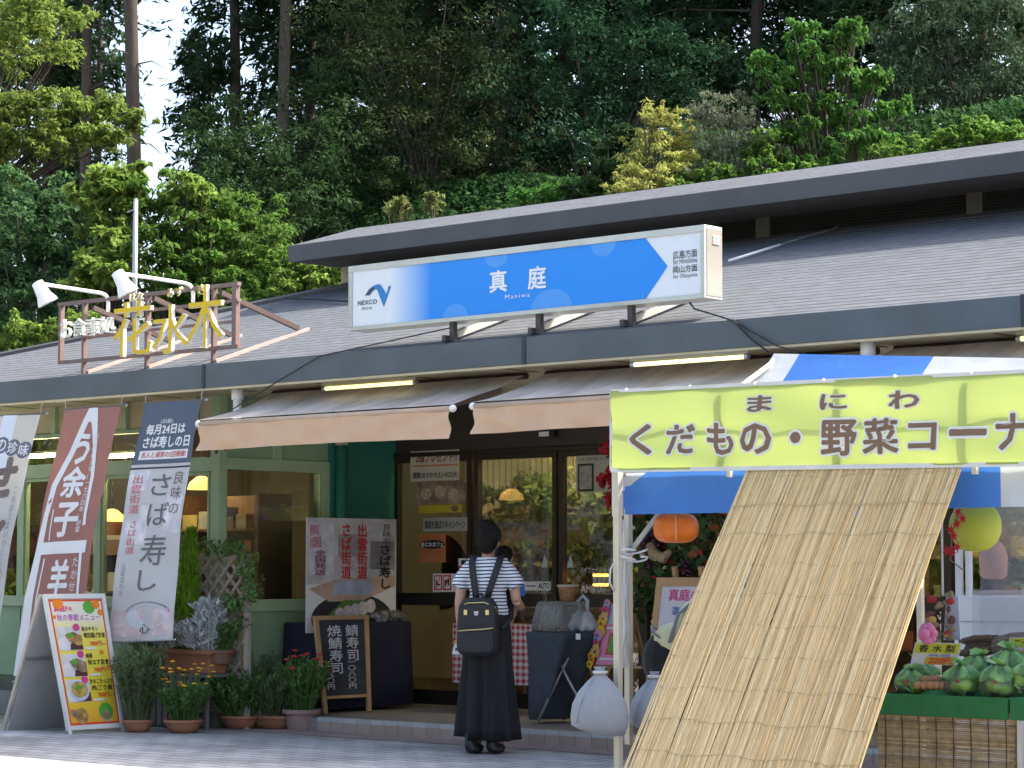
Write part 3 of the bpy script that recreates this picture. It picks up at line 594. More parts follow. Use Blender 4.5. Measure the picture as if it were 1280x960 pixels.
# ------------------------------------------------------------------ awnings
def canvas():
    return M('awning_canvas', (0.60, 0.45, 0.325), 0.8, 0.08, 2.5, 0.12, 8, transl=0.35, dirt=0.3)
cv = M('awning_valance', (0.90, 0.61, 0.40), 0.8, 0.07, 2.0, 0.15, 8, transl=0.4, dirt=0.15); cv2 = M('awning_top', (0.62, 0.55, 0.48), 0.85, 0.22, 4, 0.3, 8, transl=0.3, dirt=0.65, stretch=(2.5, .6, .6))  # one canvas: warm glow put into valance colour, sky-lit grey and dirt into top
def awning(x0, x1, yb, zb, drop, label, seed):
    A = thing('awning', label, 'awning', ((x0 + x1) / 2, 13.2, zb)); rng = random.Random(seed)
    yt, zt = 13.3, 2.728; nx, ny = 40, 10
    rows = []
    for j in range(ny + 1):
        v = j / ny; row = []
        for i in range(nx + 1):
            u = i / nx; sag = -0.035 * math.sin(PI * v) * (1 - 0.3 * math.cos(2 * PI * u)) - 0.014 * math.sin(9 * u * PI + seed) * math.sin(PI * v) - 0.008 * math.sin(31 * u + 5 * v + seed) * math.sin(PI * v)
            row.append((x0 + (x1 - x0) * u, yt + (yb - yt) * v, zt + (zb + 0.03 - zt) * v + sag))
        rows.append(row)
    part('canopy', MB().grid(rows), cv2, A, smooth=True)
    rows = []
    for j in range(9):
        v = j / 8; row = []
        for i in range(61):
            u = i / 60; e = min(u, 1 - u)
            fold = (0.022 * math.sin(22 * u + 3 * v + seed) + 0.012 * math.sin(47 * u - 4 * v + seed)) * v + 0.03 * math.exp(-e * 5) * math.sin(9 * (e * 3 - v * .8)) + 0.014 * math.exp(-e * 9) * math.sin(6 * v - 20 * e) 
            row.append((x0 + 0.02 + (x1 - x0 - 0.04) * u, yb - 0.012 + fold * 0.7, zb - 0.015 - drop * v * (1 - 0.06 * math.sin(PI * u))))
        rows.append(row)
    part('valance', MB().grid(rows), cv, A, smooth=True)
    part('front_bar', MB().tube([(x0, yb, zb), (x1, yb, zb)], 0.02, 10), M('awning_bar', (0.45, 0.33, 0.24), 0.5), A, smooth=True)
    for x in (x0, x1): part('bar_end', MB().ball((x, yb, zb), 0.028, n=10, m=7), white_m, A, smooth=True)
    for x in (x0 + 0.25, x1 - 0.25):
        el = Vector((x, 12.9, zb - 0.02)); 
        part('folding_arm', MB().bar((x, 13.3, 2.62), (x + (0.3 if x < (x0 + x1) / 2 else -0.3), 12.85, 2.45), 0.03, 0.04).bar((x + (0.3 if x < (x0 + x1) / 2 else -0.3), 12.85, 2.45), (x, yb + 0.02, zb), 0.03, 0.04), M('arm_brown', (0.12, 0.09, 0.075), 0.5), A)
    part('roller', MB().tube([(x0, 13.3, 2.715), (x1, 13.3, 2.715)], 0.026, 10), brown_fr, A)
AB = 12.5
a0, a1, a2 = onY(248, 530, AB).x, onY(566, 511, AB).x, onY(591, 508, AB).x
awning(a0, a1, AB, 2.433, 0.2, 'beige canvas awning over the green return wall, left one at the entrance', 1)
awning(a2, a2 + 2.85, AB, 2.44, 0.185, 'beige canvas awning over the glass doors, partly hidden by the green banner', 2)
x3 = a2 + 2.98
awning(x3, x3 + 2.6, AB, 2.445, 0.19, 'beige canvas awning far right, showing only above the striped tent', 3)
# pale bunting fringe and hanging ribbons under the awnings
for i in range(6):
    p = onY(258 + i * 11, 563 + (3 - i) * 2.5, 13.2)
    solo('rolled_blind_end', MB().poly([(p.x - 0.03, 13.2, p.z + 0.16), (p.x + 0.035, 13.2, p.z + 0.16), (p.x + 0.012, 13.2, p.z - 0.01 + 0.012 * i), (p.x - 0.004, 13.2, p.z - 0.01 + 0.012 * i)], (0, 1, 0), 0.02), wood_dk, 'dark pointed slat hanging in the row under the left awning end', 'slat', (p.x, 13.2, p.z), 'dark pointed slats under the left awning')

# ------------------------------------------------------------------ hanging cloth banners
def banner(label, top, bot, yt, yb_, base, prints):
    """top/bot: photo x of left and right edge and row"""
    (tx0, tx1, ty0, ty1), (bx0, bx1, by0, by1) = top, bot
    tl, tr = onY(tx0, ty0, yt), onY(tx1, ty1, yt); bl, br = onY(bx0, by0, yb_), onY(bx1, by1, yb_)
    t = thing('hanging_banner', label, 'banner', (tl + tr) / 2)
    nrm = (br - bl).cross(tl - bl).normalized()
    def fn(u, v, off):
        p = bl * (1 - u) * (1 - v) + br * u * (1 - v) + tr * u * v + tl * (1 - u) * v
        return p + nrm * (off + 0.05 * math.sin(PI * v) - 0.012 * math.sin(7 * u + 5 * v) * (1 - v) - 0.006 * math.sin(16 * v + 3 * u))
    pn = Panel(bl, br, tr, tl, fn)
    rows = [[fn(i / 12, j / 40, 0) for i in range(13)] for j in range(41)]
    o = part('cloth', MB().grid(rows), base, t, smooth=True)
    rod = part('rod', MB().tube([tl - (tr - tl) * 0.05, tr + (tr - tl) * 0.07], 0.008, 8), M('rod_dark', (0.10, 0.09, 0.085), 0.4), t)
    part('rod_tip', MB().ball(tr + (tr - tl) * 0.09, 0.014, n=8, m=6), steel, rod)
    part('bottom_rod', MB().tube([bl - (br - bl) * 0.06, br + (br - bl) * 0.06], 0.008, 8), steel, t)
    for p in (tl, tr):
        part('hook', MB().tube([p, p + Vector((0, 0, 0.05)), p + Vector((0.01, 0.01, 0.09)), Vector((p.x, p.y + 0.02, 2.74))], 0.004, 6), steel, t)
    prints(t, pn, o)
    return t
cl_w = M('banner_white', (0.60, 0.59, 0.60), 0.85, 0.05, 3, transl=0.25, dirt=0.12)
cl_b = M('banner_brown', (0.36, 0.165, 0.135), 0.85, 0.08, 3, transl=0.2)
cl_g = M('banner_slate', (0.085, 0.105, 0.14), 0.85, 0.06, 4)
pr_w = M('print_white', (0.68, 0.67, 0.66), 0.85, 0.05); pr_k = M('print_dark', (0.035, 0.035, 0.04), 0.8); pr_br = M('print_brown', (0.16, 0.12, 0.10), 0.8)
pr_r = M('print_red', (0.50, 0.12, 0.12), 0.8); pr_g = M('print_grey', (0.28, 0.27, 0.29), 0.8, 0.5, 4)
def strip(t, name, pn, pts, w, m, off=0.004):            # a painted stroke along points given in panel coordinates
    rows = [[], []]
    k = len(pts)
    for i, (u, v) in enumerate(pts):
        a = pts[max(i - 1, 0)]; b = pts[min(i + 1, k - 1)]; dx_, dy_ = b[0] - a[0], (b[1] - a[1]) * 4.2; l = math.hypot(dx_, dy_) or 1
        ww = w[i] if isinstance(w, (list, tuple)) else w
        rows[0].append(pn.at(u - dy_ / l * ww, v + dx_ / l * ww / 4.2, off)); rows[1].append(pn.at(u + dy_ / l * ww, v - dx_ / l * ww / 4.2, off))
    return part(name, MB().grid(rows), m, t)
def p3(t, pn, cloth):
    patch('slate_field', pn, 0.0, 0.735, 1.0, 1.0, cl_g, t, 0.002, 6, 10)
    patch('pale_line', pn, 0.0, 0.715, 1.0, 0.722, pr_k, t, 0.003, 6, 1)
    letter('lettering', '(旧暦)', pn, 0.36, 0.905, 0.58, 0.925, pr_w, t, 0.004)
    letter('lettering', '毎月24日は', pn, 0.13, 0.862, 0.82, 0.905, pr_w, t, 0.004, 0.03)
    letter('lettering', 'さば寿しの日', pn, 0.12, 0.805, 0.93, 0.853, pr_w, t, 0.004, 0.03)
    patch('white_capsule', pn, 0.10, 0.755, 0.93, 0.793, pr_w, t, 0.004, 5, 2)
    letter('red_lettering', '名人と通常の2回開催!', pn, 0.14, 0.762, 0.9, 0.787, pr_r, t, 0.006, 0.02)
    for ch, v0, v1, u0, u1 in (('さ', 0.60, 0.69, 0.42, 0.72), ('ば', 0.475, 0.57, 0.43, 0.76), ('寿', 0.31, 0.435, 0.40, 0.78), ('し', 0.205, 0.29, 0.42, 0.70)):
        letter('lettering', ch, pn, u0, v0, u1, v1, M('print_soft', (0.13, 0.125, 0.13), 0.8), t, 0.004, 0.005)
    letter('lettering', '良\n味\nの', pn, 0.76, 0.52, 0.93, 0.70, pr_br, t, 0.004, 0.0, line=1.1)
    letter('red_lettering', '出\n雲\n街\n道', pn, 0.08, 0.53, 0.27, 0.69, pr_r, t, 0.004, 0.0, line=1.05)
    letter('red_lettering', 'さ\nば\n街\n道', pn, 0.12, 0.36, 0.28, 0.50, pr_r, t, 0.004, 0.0, line=1.05)
    letter('lettering', 'は\n運\nば\nれ\nた', pn, 0.10, 0.19, 0.17, 0.32, pr_g, t, 0.004, 0.0)
    for u0, v0, u1, v1 in ((0.02, 0.62, 0.36, 0.71), (0.30, 0.40, 0.46, 0.56), (0.70, 0.44, 0.98, 0.60), (0.04, 0.40, 0.34, 0.50)):
        patch('street_print', pn, u0, v0, u1, v1, M('street_print', (0.46, 0.44, 0.47), 0.85, 0.2, 9, c2=(0.62, 0.60, 0.62)), t, 0.0015, 4, 6)
    blob('fish_roll_print', pn, disc(0.58, 0.115, 0.36, 0.045, 18, 0, PI), pr_g, t, 0.004)
    blob('fish_roll_print', pn, disc(0.58, 0.095, 0.34, 0.045, 20), M('print_pale_blue', (0.52, 0.55, 0.60), 0.8), t, 0.003)
    patch('pink_print', pn, 0.02, 0.02, 0.98, 0.13, M('print_pink', (0.58, 0.46, 0.46), 0.85, 0.25, 8), t, 0.0015, 4, 4)
    letter('lettering', '心', pn, 0.5, 0.03, 0.66, 0.07, pr_k, t, 0.005)
banner('grey and white banner with dark vertical lettering beside the left awning', (182, 252, 504, 500), (134, 215, 803, 800), 12.87, 12.62, cl_w, p3)
def p2(t, pn, cloth):
    wht = pr_w
    strip(t, 'white_outline', pn, [(0.50, 0.995), (0.44, 0.95), (0.30, 0.83), (0.14, 0.71), (0.10, 0.60), (0.06, 0.45), (0.03, 0.3), (0.02, 0.15), (0.02, 0.02)], [0.05, 0.055, 0.05, 0.05, 0.045, 0.06, 0.075, 0.08, 0.07], wht)
    strip(t, 'white_outline', pn, [(0.50, 0.995), (0.62, 0.93), (0.70, 0.85), (0.76, 0.74), (0.78, 0.6), (0.82, 0.45), (0.86, 0.3), (0.90, 0.1)], [0.05, 0.05, 0.035, 0.03, 0.025, 0.025, 0.02, 0.02], wht)
    blob('white_peak', pn, [(0.38, 0.945), (0.66, 0.945), (0.6, 0.998), (0.46, 0.998)], wht, t, 0.004)
    patch('white_band', pn, 0.06, 0.455, 0.90, 0.50, wht, t, 0.004, 6, 2)
    for ch, v0, v1, u0, u1 in (('う', 0.79, 0.90, 0.34, 0.60), ('余', 0.665, 0.775, 0.28, 0.64), ('子', 0.52, 0.64, 0.28, 0.66), ('羊', 0.30, 0.43, 0.36, 0.66), ('羹', 0.13, 0.27, 0.36, 0.68)):
        letter('white_lettering', ch, pn, u0, v0, u1, v1, wht, t, 0.005, 0.035)
    letter('white_lettering', '創\n業\n明\n和\n元\n年\n(\n一\n七\n六\n四\n年\n)\n創\n業', pn, 0.66, 0.53, 0.74, 0.90, wht, t, 0.005, 0.0)
    letter('white_lettering', 'た\nか\nせ\nよ\nう\nか\nん', pn, 0.70, 0.14, 0.80, 0.44, wht, t, 0.005, 0.0, line=1.1)
    strip(t, 'white_outline', pn, [(0.20, 0.44), (0.17, 0.3), (0.16, 0.12), (0.16, 0.02)], 0.012, wht)
    strip(t, 'white_outline', pn, [(0.22, 0.62), (0.22, 0.55), (0.23, 0.505)], 0.01, wht)
banner('brown banner with white brushed lettering and white outline', (82, 152, 512, 507), (20, 92, 852, 849), 12.87, 12.45, cl_b, p2)
def p1(t, pn, cloth):
    patch('pale_stripe', pn, 0.44, 0.78, 0.66, 1.0, M('print_stripe', (0.66, 0.68, 0.72), 0.85, 0.03), t, 0.002, 3, 8)
    for i, ch in enumerate('頑固の珍味'):
        u = 0.15 + i * 0.185; v = 0.885 - 0.012 * abs(i - 2)
        blob('dark_disc', pn, disc(u, v, 0.115, 0.032, 18), M('disc_slate', (0.13, 0.14, 0.18), 0.8), t, 0.003)
        letter('white_lettering', ch, pn, u - 0.075, v - 0.022, u + 0.075, v + 0.022, pr_w, t, 0.006, 0.02)
    for ch, v0, v1 in (('せ', 0.69, 0.83), ('ん', 0.54, 0.67), ('じ', 0.40, 0.52), ('が', 0.27, 0.38), ('ら', 0.14, 0.25)):
        letter('lettering', ch, pn, 0.34, v0, 0.84, v1, pr_br, t, 0.004, 0.05)
    letter('lettering', 'こ\nれ\nは\nう\nま\nい\nひ\nと\nく\nち\nで', pn, 0.86, 0.36, 0.93, 0.72, pr_g, t, 0.004, 0.0)
banner('pale banner with bold dark lettering cut by the left picture edge', (-30, 51, 522, 517), (-98, -12, 858, 852), 12.87, 12.45, M('banner_pale', (0.56, 0.54, 0.52), 0.85, 0.08, 3, transl=0.25), p1)

# ------------------------------------------------------------------ folding menu board
bl, br = Vector((-15.18, 11.97, 0.03)), Vector((-15.18, 12.53, 0.03)); tl, tr = Vector((-15.5, 11.957, 1.095)), Vector((-15.5, 12.575, 1.095))
A = thing('menu_board', 'white folding menu board with yellow and red food poster', 'sign', (-15.5, 12.25, 0))
mp = Panel(bl, br, tr, tl)
wf = M('board_white', (0.66, 0.66, 0.63), 0.45, 0.05, 6, dirt=0.3)
part('front_board', MB().slab(bl, br, tr, tl, 0.02), wf, A)
for u0, v0, u1, v1 in ((0, 0, 0.05, 1), (0.95, 0, 1, 1)): part('frame_stile', MB().slab(mp.at(u0, v0 - 0.03, 0.012), mp.at(u1, v0 - 0.03, 0.012), mp.at(u1, v1, 0.012), mp.at(u0, v1, 0.012), 0.011), wf, A, bevel=0.002)
for v0, v1 in ((0, 0.03), (0.965, 1)): part('frame_rail', MB().slab(mp.at(0.051, v0, 0.012), mp.at(0.949, v0, 0.012), mp.at(0.949, v1, 0.012), mp.at(0.051, v1, 0.012), 0.011), wf, A)
q0, q1 = Vector((-15.98, 11.99, 0.0)), Vector((-15.98, 12.55, 0.0))
part('rear_board', MB().slab(tl + Vector((-0.03, 0, 0)), tr + Vector((-0.03, 0, 0)), q1, q0, 0.015), M('board_back', (0.42, 0.42, 0.42), 0.5, 0.06, 5, dirt=0.35), A)
part('rear_rail', MB().bar((-15.72, 11.95, 0.58), (-15.72, 12.56, 0.58), 0.02, 0.025), steel, A)
for y in (11.955, 12.577): part('rear_stile', MB().bar((-15.53, y, 1.09), (-15.985, y, 0.0), 0.025, 0.03), M('stile_tan', (0.5, 0.44, 0.36), 0.5), A)
yw = M('poster_yellow', (0.78, 0.62, 0.03), 0.5, 0.05); pk = M('poster_pink', (0.62, 0.06, 0.24), 0.5); orr = M('poster_orange', (0.80, 0.24, 0.02), 0.5); rd = M('poster_red', (0.70, 0.07, 0.03), 0.5)
patch('red_border', mp, 0.06, 0.035, 0.94, 0.96, rd, A, 0.002)
def poster_bg():
    m = bpy.data.materials.new('poster_ground'); m.use_nodes = True; t = m.node_tree; b = t.nodes['Principled BSDF']; tc = t.nodes.new('ShaderNodeTexCoord'); sp = t.nodes.new('ShaderNodeSeparateXYZ'); cr = t.nodes.new('ShaderNodeValToRGB')
    t.links.new(tc.outputs['Generated'], sp.inputs[0]); t.links.new(sp.outputs[2], cr.inputs[0]); t.links.new(cr.outputs[0], b.inputs['Base Color']); e = cr.color_ramp.elements
    e[0].position = 0.0; e[0].color = (0.75, 0.36, 0.04, 1); e[1].position = 1.0; e[1].color = (0.72, 0.70, 0.58, 1); n = e.new(0.25); n.color = (0.78, 0.60, 0.04, 1); n = e.new(0.72); n.color = (0.80, 0.70, 0.10, 1); n = e.new(0.86); n.color = (0.76, 0.74, 0.55, 1)
    b.inputs['Roughness'].default_value = 0.4; return m
patch('poster', mp, 0.085, 0.05, 0.915, 0.945, poster_bg(), A, 0.004)
letter('pink_lettering', '真庭PA', mp, 0.12, 0.87, 0.42, 0.915, pk, A, 0.006, 0.03)
letter('pink_lettering', '秋の季節メニュー', mp, 0.15, 0.80, 0.86, 0.85, M('poster_violet', (0.45, 0.08, 0.50), 0.5), A, 0.006, 0.015)
bowl_c = [M('food_photo_%d' % i, (0.24, 0.10, 0.035), 0.5, 0.6, 22, c2=c) for i, c in enumerate([(0.5, 0.34, 0.10), (0.32, 0.28, 0.2), (0.6, 0.44, 0.1)])]
lf = M('print_leaf_green', (0.10, 0.36, 0.04), 0.5, 0.2)
for i, (v0, v1, t1, t2, pr) in enumerate(((0.58, 0.755, '秋のチキン', '竜田揚げ定食', '780円'), (0.385, 0.555, '麻婆', '秋なす定食', '780円'), (0.20, 0.365, 'きのこたっぷり', '肉ごう飯', '700円'))):
    patch('food_photo', mp, 0.10, v0, 0.50, v1, M('photo_ground', (0.62, 0.60, 0.58), 0.5, 0.2, 10), A, 0.006)
    blob('photo_tray', mp, [(0.28, v0 + 0.004), (0.50, v0 + 0.004), (0.50, v0 + 0.07), (0.3, v0 + 0.05)], M('photo_tray', (0.10, 0.035, 0.03), 0.5), A, 0.0075)
    blob('photo_rice_bowl', mp, disc(0.16, v0 + 0.05, 0.075, 0.045, 18), M('photo_white', (0.68, 0.67, 0.68), 0.5), A, 0.009)
    vm2 = (v0 + v1) / 2
    if i < 2: blob('photo_dish', mp, [(0.22, vm2 + 0.03), (0.36, vm2 + 0.05), (0.50, vm2 + 0.02), (0.50, vm2 - 0.05), (0.42, vm2 - 0.055), (0.28, vm2 - 0.02)], bowl_c[i], A, 0.010)
    else:
        blob('photo_bowl', mp, disc(0.31, vm2, 0.17, 0.075, 24), M('photo_bowl', (0.50, 0.54, 0.66), 0.5), A, 0.010)
        blob('photo_dish', mp, disc(0.31, vm2 + 0.008, 0.14, 0.058, 24), bowl_c[i], A, 0.0115)
    blob('photo_greens', mp, disc(0.30, vm2 + 0.025, 0.05, 0.02, 10), lf, A, 0.013)
    blob('pink_flower_print', mp, disc(0.43, v1 - 0.005, 0.06, 0.028, 8), pk, A, 0.011)
    letter('black_lettering', t1, mp, 0.52, v1 - 0.035, 0.52 + 0.055 * len(t1), v1 + 0.0, ink, A, 0.008, 0.02)
    letter('black_lettering', t2, mp, 0.54, v1 - 0.085, 0.90, v1 - 0.045, ink, A, 0.008, 0.02)
    letter('price_lettering', pr, mp, 0.62, v0 + 0.03, 0.82, v0 + 0.065, rd, A, 0.008, 0.03)
    letter('price_lettering', '(税込)', mp, 0.83, v0 + 0.034, 0.90, v0 + 0.052, rd, A, 0.008)
    patch('white_note', mp, 0.54, v0 + 0.004, 0.72, v0 + 0.02, paper, A, 0.008)
for u, v, ru, m in ((0.28, 0.10, 0.12, bowl_c[0]), (0.16, 0.12, 0.06, bowl_c[1]), (0.72, 0.125, 0.13, lf), (0.72, 0.09, 0.09, M('print_ivory', (0.55, 0.40, 0.25), 0.5, 0.4, 30)), (0.70, 0.90, 0.10, lf), (0.82, 0.92, 0.07, orr), (0.88, 0.86, 0.05, orr), (0.2, 0.93, 0.09, orr), (0.11, 0.83, 0.03, orr), (0.88, 0.45, 0.035, orr), (0.80, 0.56, 0.04, orr), (0.1, 0.14, 0.03, orr)):
    blob('seasonal_print', mp, disc(u, v, ru, ru * 0.5, 9), m, A, 0.0065)

# ------------------------------------------------------------------ chalk board, poster and cloth-covered table on the porch
cb = [Vector((-14.29, 13.90, FZ)), Vector((-14.29, 14.45, FZ)), Vector((-14.41, 14.53, 0.91)), Vector((-14.41, 13.89, 0.91))]
C = thing('chalk_board', 'wooden framed blackboard with white chalk lettering standing on the porch', 'sign', (-14.3, 14.15, FZ))
cp = Panel(*cb)
part('slate', MB().slab(cp.at(0.07, 0.17), cp.at(0.93, 0.17), cp.at(0.93, 0.96), cp.at(0.07, 0.96), 0.012), M('slate', (0.035, 0.042, 0.055), 0.55, 0.5, 3, dirt=0.1), C)
for u0, u1 in ((0, 0.075), (0.925, 1)): part('leg', MB().slab(cp.at(u0, 0, 0.012), cp.at(u1, 0, 0.012), cp.at(u1, 1, 0.012), cp.at(u0, 1, 0.012), 0.026), wood, C, bevel=0.002)
for v0, v1 in ((0.145, 0.175), (0.955, 1)): part('frame_rail', MB().slab(cp.at(0.076, v0, 0.01), cp.at(0.924, v0, 0.01), cp.at(0.924, v1, 0.01), cp.at(0.076, v1, 0.01), 0.022), wood, C, bevel=0.002)
part('rear_leg', MB().bar((-14.43, 14.05, 0.88), (-14.62, 14.05, FZ), 0.03, 0.02).bar((-14.43, 14.4, 0.88), (-14.62, 14.4, FZ), 0.03, 0.02), wood, C)
ck = M('chalk', (0.66, 0.68, 0.70), 0.9, 0.15, 30)
letter('chalk_lettering', '鯖\n寿\n司', cp, 0.56, 0.53, 0.80, 0.90, ck, C, 0.004, 0.01, line=1.0)
letter('chalk_lettering', '一\n〇\n八\n〇\n円', cp, 0.56, 0.24, 0.72, 0.52, ck, C, 0.004, 0.005)
letter('chalk_lettering', '焼\n鯖\n寿\n司', cp, 0.22, 0.40, 0.48, 0.90, ck, C, 0.004, 0.01, line=1.0)
letter('chalk_lettering', '一\n二\n九\n〇\n円', cp, 0.12, 0.24, 0.28, 0.53, ck, C, 0.004, 0.005)
T = thing('covered_table', 'small table under a dark navy cloth behind the blackboard', 'table', (-14.72, 14.6, FZ))
rng = random.Random(3); ring = []
base_pts = []
for k in range(48):
    s = k / 48 * 4; i = int(s); f = s - i
    cs = [(-14.93, 14.05), (-14.47, 14.05), (-14.47, 15.12), (-14.93, 15.12)]; a, b = cs[i], cs[(i + 1) % 4]
    base_pts.append((a[0] + (b[0] - a[0]) * f, a[1] + (b[1] - a[1]) * f))
rows = []
for z, ex in ((FZ + 0.02, 0.045), (0.35, 0.03), (0.6, 0.012), (0.83, 0.0), (0.85, -0.01)):
    rows.append([(x + (x + 14.7) * ex * (1 + 0.6 * math.sin(k * 1.7)) * 2, y + (y - 14.6) * ex * (1 + 0.6 * math.sin(k * 1.7)), z) for k, (x, y) in enumerate(base_pts)])
part('cloth', MB().rings(rows), M('navy_cloth', (0.016, 0.020, 0.042), 0.85, 0.15), T, smooth=True)
for y in (14.15, 15.0): part('leg', MB().box(-14.72, y, FZ, -14.69, y + 0.03, 0.8), steel, T)
g = thing('food_pack', 'clear packed dark snack bag on the navy covered table', 'food', (-14.52, 14.9, 0.85))
rb = MB(); rng = random.Random(8)
for k in range(9):
    c = Vector((-14.55 + rng.uniform(-.06, .06), 14.72 + k * 0.045, 0.885 + rng.uniform(-.01, .03))); rb.ball(c, 0.055, 0.04, 0.032, 10, 6, Matrix.Rotation(rng.uniform(0, 3), 3, 'Y'))
part('contents', rb, M('dark_snack', (0.10, 0.06, 0.055), 0.25, 0.6, 25, c2=(0.4, 0.36, 0.36)), g, smooth=True)
part('wrapper', MB().ball((-14.55, 14.9, 0.895), 0.10, 0.24, 0.055, 16, 8), glass('clear_wrap', (0.92, 0.92, 0.93), 1.4, 0.12, 0.12), g, smooth=True)
# sushi poster standing on the table
PX = -14.55
sp_ = panelX(383, 648, 495, 790, PX)
P = thing('food_poster', 'tall sushi poster board with red and black vertical lettering above the blackboard', 'poster', (PX, 14.47, 0.78))
part('board', MB().slab(sp_.at(0, 0), sp_.at(1, 0), sp_.at(1, 1), sp_.at(0, 1), 0.008), paper, P)
patch('street_photo', sp_, 0.0, 0.42, 1.0, 1.0, M('street_photo', (0.46, 0.44, 0.46), 0.5, 0.2, 5, c2=(0.62, 0.61, 0.62)), P, 0.003)
for u0, v0, u1, v1, c in ((0.02, 0.50, 0.30, 0.96, (0.60, 0.60, 0.66)), (0.34, 0.66, 0.64, 0.86, (0.34, 0.30, 0.29)), (0.70, 0.55, 0.98, 0.80, (0.22, 0.21, 0.22)), (0.30, 0.55, 0.7, 0.66, (0.5, 0.47, 0.48)), (0.62, 0.84, 0.98, 0.97, (0.55, 0.55, 0.57))):
    patch('house_print', sp_, u0, v0, u1, v1, M('print_%02d%02d' % (u0 * 99, v0 * 99), c, 0.5, 0.2, 14), P, 0.004)
blob('plate_print', sp_, [(a, max(b, 0.012)) for a, b in disc(0.5, 0.12, 0.45, 0.22, 30)], M('plate_black', (0.035, 0.035, 0.038), 0.3), P, 0.005)
blob('board_print', sp_, [(0.02, 0.38), (0.30, 0.46), (0.98, 0.50), (0.98, 0.40), (0.60, 0.27), (0.24, 0.27)], M('print_tan', (0.50, 0.36, 0.27), 0.5, 0.15), P, 0.006)
blob('fish_print', sp_, [(0.28, 0.33), (0.30, 0.45), (0.70, 0.46), (0.74, 0.38), (0.70, 0.32)], M('fish_blue', (0.40, 0.44, 0.56), 0.3, 0.3, 6), P, 0.007)
blob('leaf_print', sp_, [(0.22, 0.14), (0.40, 0.28), (0.68, 0.28), (0.78, 0.20), (0.50, 0.10)], M('leaf_print', (0.12, 0.22, 0.05), 0.5), P, 0.007)
for k in range(5): blob('slice_print', sp_, disc(0.36 + k * 0.085, 0.155 + k * 0.018, 0.055, 0.062, 12), M('slice_pale', (0.58, 0.52, 0.52), 0.4, 0.3, 30), P, 0.008 + k * 0.001)
letter('red_lettering', '出\n雲\n街\n道', sp_, 0.55, 0.47, 0.66, 0.95, red_ink, P, 0.010, 0.02)
letter('red_lettering', 'さ\nば\n街\n道', sp_, 0.37, 0.47, 0.48, 0.95, red_ink, P, 0.010, 0.02)
letter('black_lettering', '良\n味\nの', sp_, 0.84, 0.78, 0.93, 0.96, ink, P, 0.010, 0.0)
letter('black_lettering', 'さ\nば\n寿\nし', sp_, 0.80, 0.38, 0.93, 0.77, ink, P, 0.010, 0.03)
letter('violet_lettering', '全\n国\n発\n送', sp_, 0.08, 0.50, 0.20, 0.72, M('violet_ink', (0.28, 0.07, 0.14), 0.5), P, 0.010, 0.02)
letter('red_lettering', '鯖寿司\n出雲街道', sp_, 0.03, 0.74, 0.15, 0.94, red_ink, P, 0.010, 0.0)

# ------------------------------------------------------------------ posters and stickers on the glass doors
GY = DY - 0.034
def flat(name, label, cat, rect, base, prints=(), Y=GY, extra=None):
    pn = panelY(*rect, Y); t = thing(name, label, cat, pn.at(0.5, 0))
    part('sheet', MB().slab(pn.at(0, 0), pn.at(1, 0), pn.at(1, 1), pn.at(0, 1), 0.002), base, t)
    for s, u0, v0, u1, v1, m, bd in prints: letter('lettering', s, pn, u0, v0, u1, v1, m, t, 0.002, bd)
    if extra: extra(t, pn)
    return t
cream_p = M('cream_paper', (0.55, 0.51, 0.40), 0.6, 0.05)
mar = M('maroon_ink', (0.22, 0.03, 0.03), 0.6)
flat('door_poster', 'cream gift offer poster at the top of the left glass door', 'poster', (513, 563, 574, 601), cream_p, (('2個プレゼント!!', 0.12, 0.62, 0.95, 0.92, mar, 0.03), ('期間:2015.9/19(土)~9/23(水)', 0.06, 0.06, 0.98, 0.30, ink, 0.02)), extra=lambda t, p: [patch('orange_line', p, 0.05, 0.48, 0.98, 0.53, M('poster_line', (0.55, 0.20, 0.05), 0.5), t)])
flat('photo_poster', 'dark red photo poster under the gift offer poster', 'poster', (521, 603, 582, 630), M('photo_red', (0.16, 0.07, 0.05), 0.5, 0.5, 9, c2=(0.38, 0.32, 0.24)), extra=lambda t, p: [blob('plate_print', p, disc(0.2 + 0.28 * k, 0.5 + 0.1 * math.sin(k * 2), 0.11, 0.28, 14), M('plate_cream', (0.42, 0.36, 0.24), 0.5, 0.5, 30), t) for k in range(3)])
flat('yellow_notice', 'narrow yellow notice strip on the left glass door', 'notice', (523, 631, 577, 641), M('yellow_notice', (0.48, 0.38, 0.03), 0.6, 0.1), extra=lambda t, p: [blob('brown_print', p, disc(0.85, 0.5, 0.09, 0.4, 12), wood_dk, t)])
flat('white_notice', 'pale lettered notice strip above the orange cafe poster', 'notice', (529, 647, 584, 664), M('grey_paper', (0.36, 0.36, 0.32), 0.6, 0.1), (('真庭を遊ぼうキャンペーン', 0.04, 0.2, 0.96, 0.8, ink, 0.02),))
flat('cafe_poster', 'orange cafe poster with black oval on the left glass door', 'poster', (523, 667, 557, 703), M('cafe_orange', (0.46, 0.16, 0.06), 0.6, 0.08), (('まにわカフェ', 0.12, 0.55, 0.92, 0.70, paper, 0.03), ('おひとつどうぞ', 0.15, 0.82, 0.85, 0.92, mar, 0.0), ('コーヒー 100円', 0.15, 0.30, 0.85, 0.42, mar, 0.0)), extra=lambda t, p: [blob('black_oval', p, disc(0.52, 0.625, 0.46, 0.16, 24), ink, t, 0.001)])
pr_ = panelY(545, 665, 588, 742, DY + 0.03)
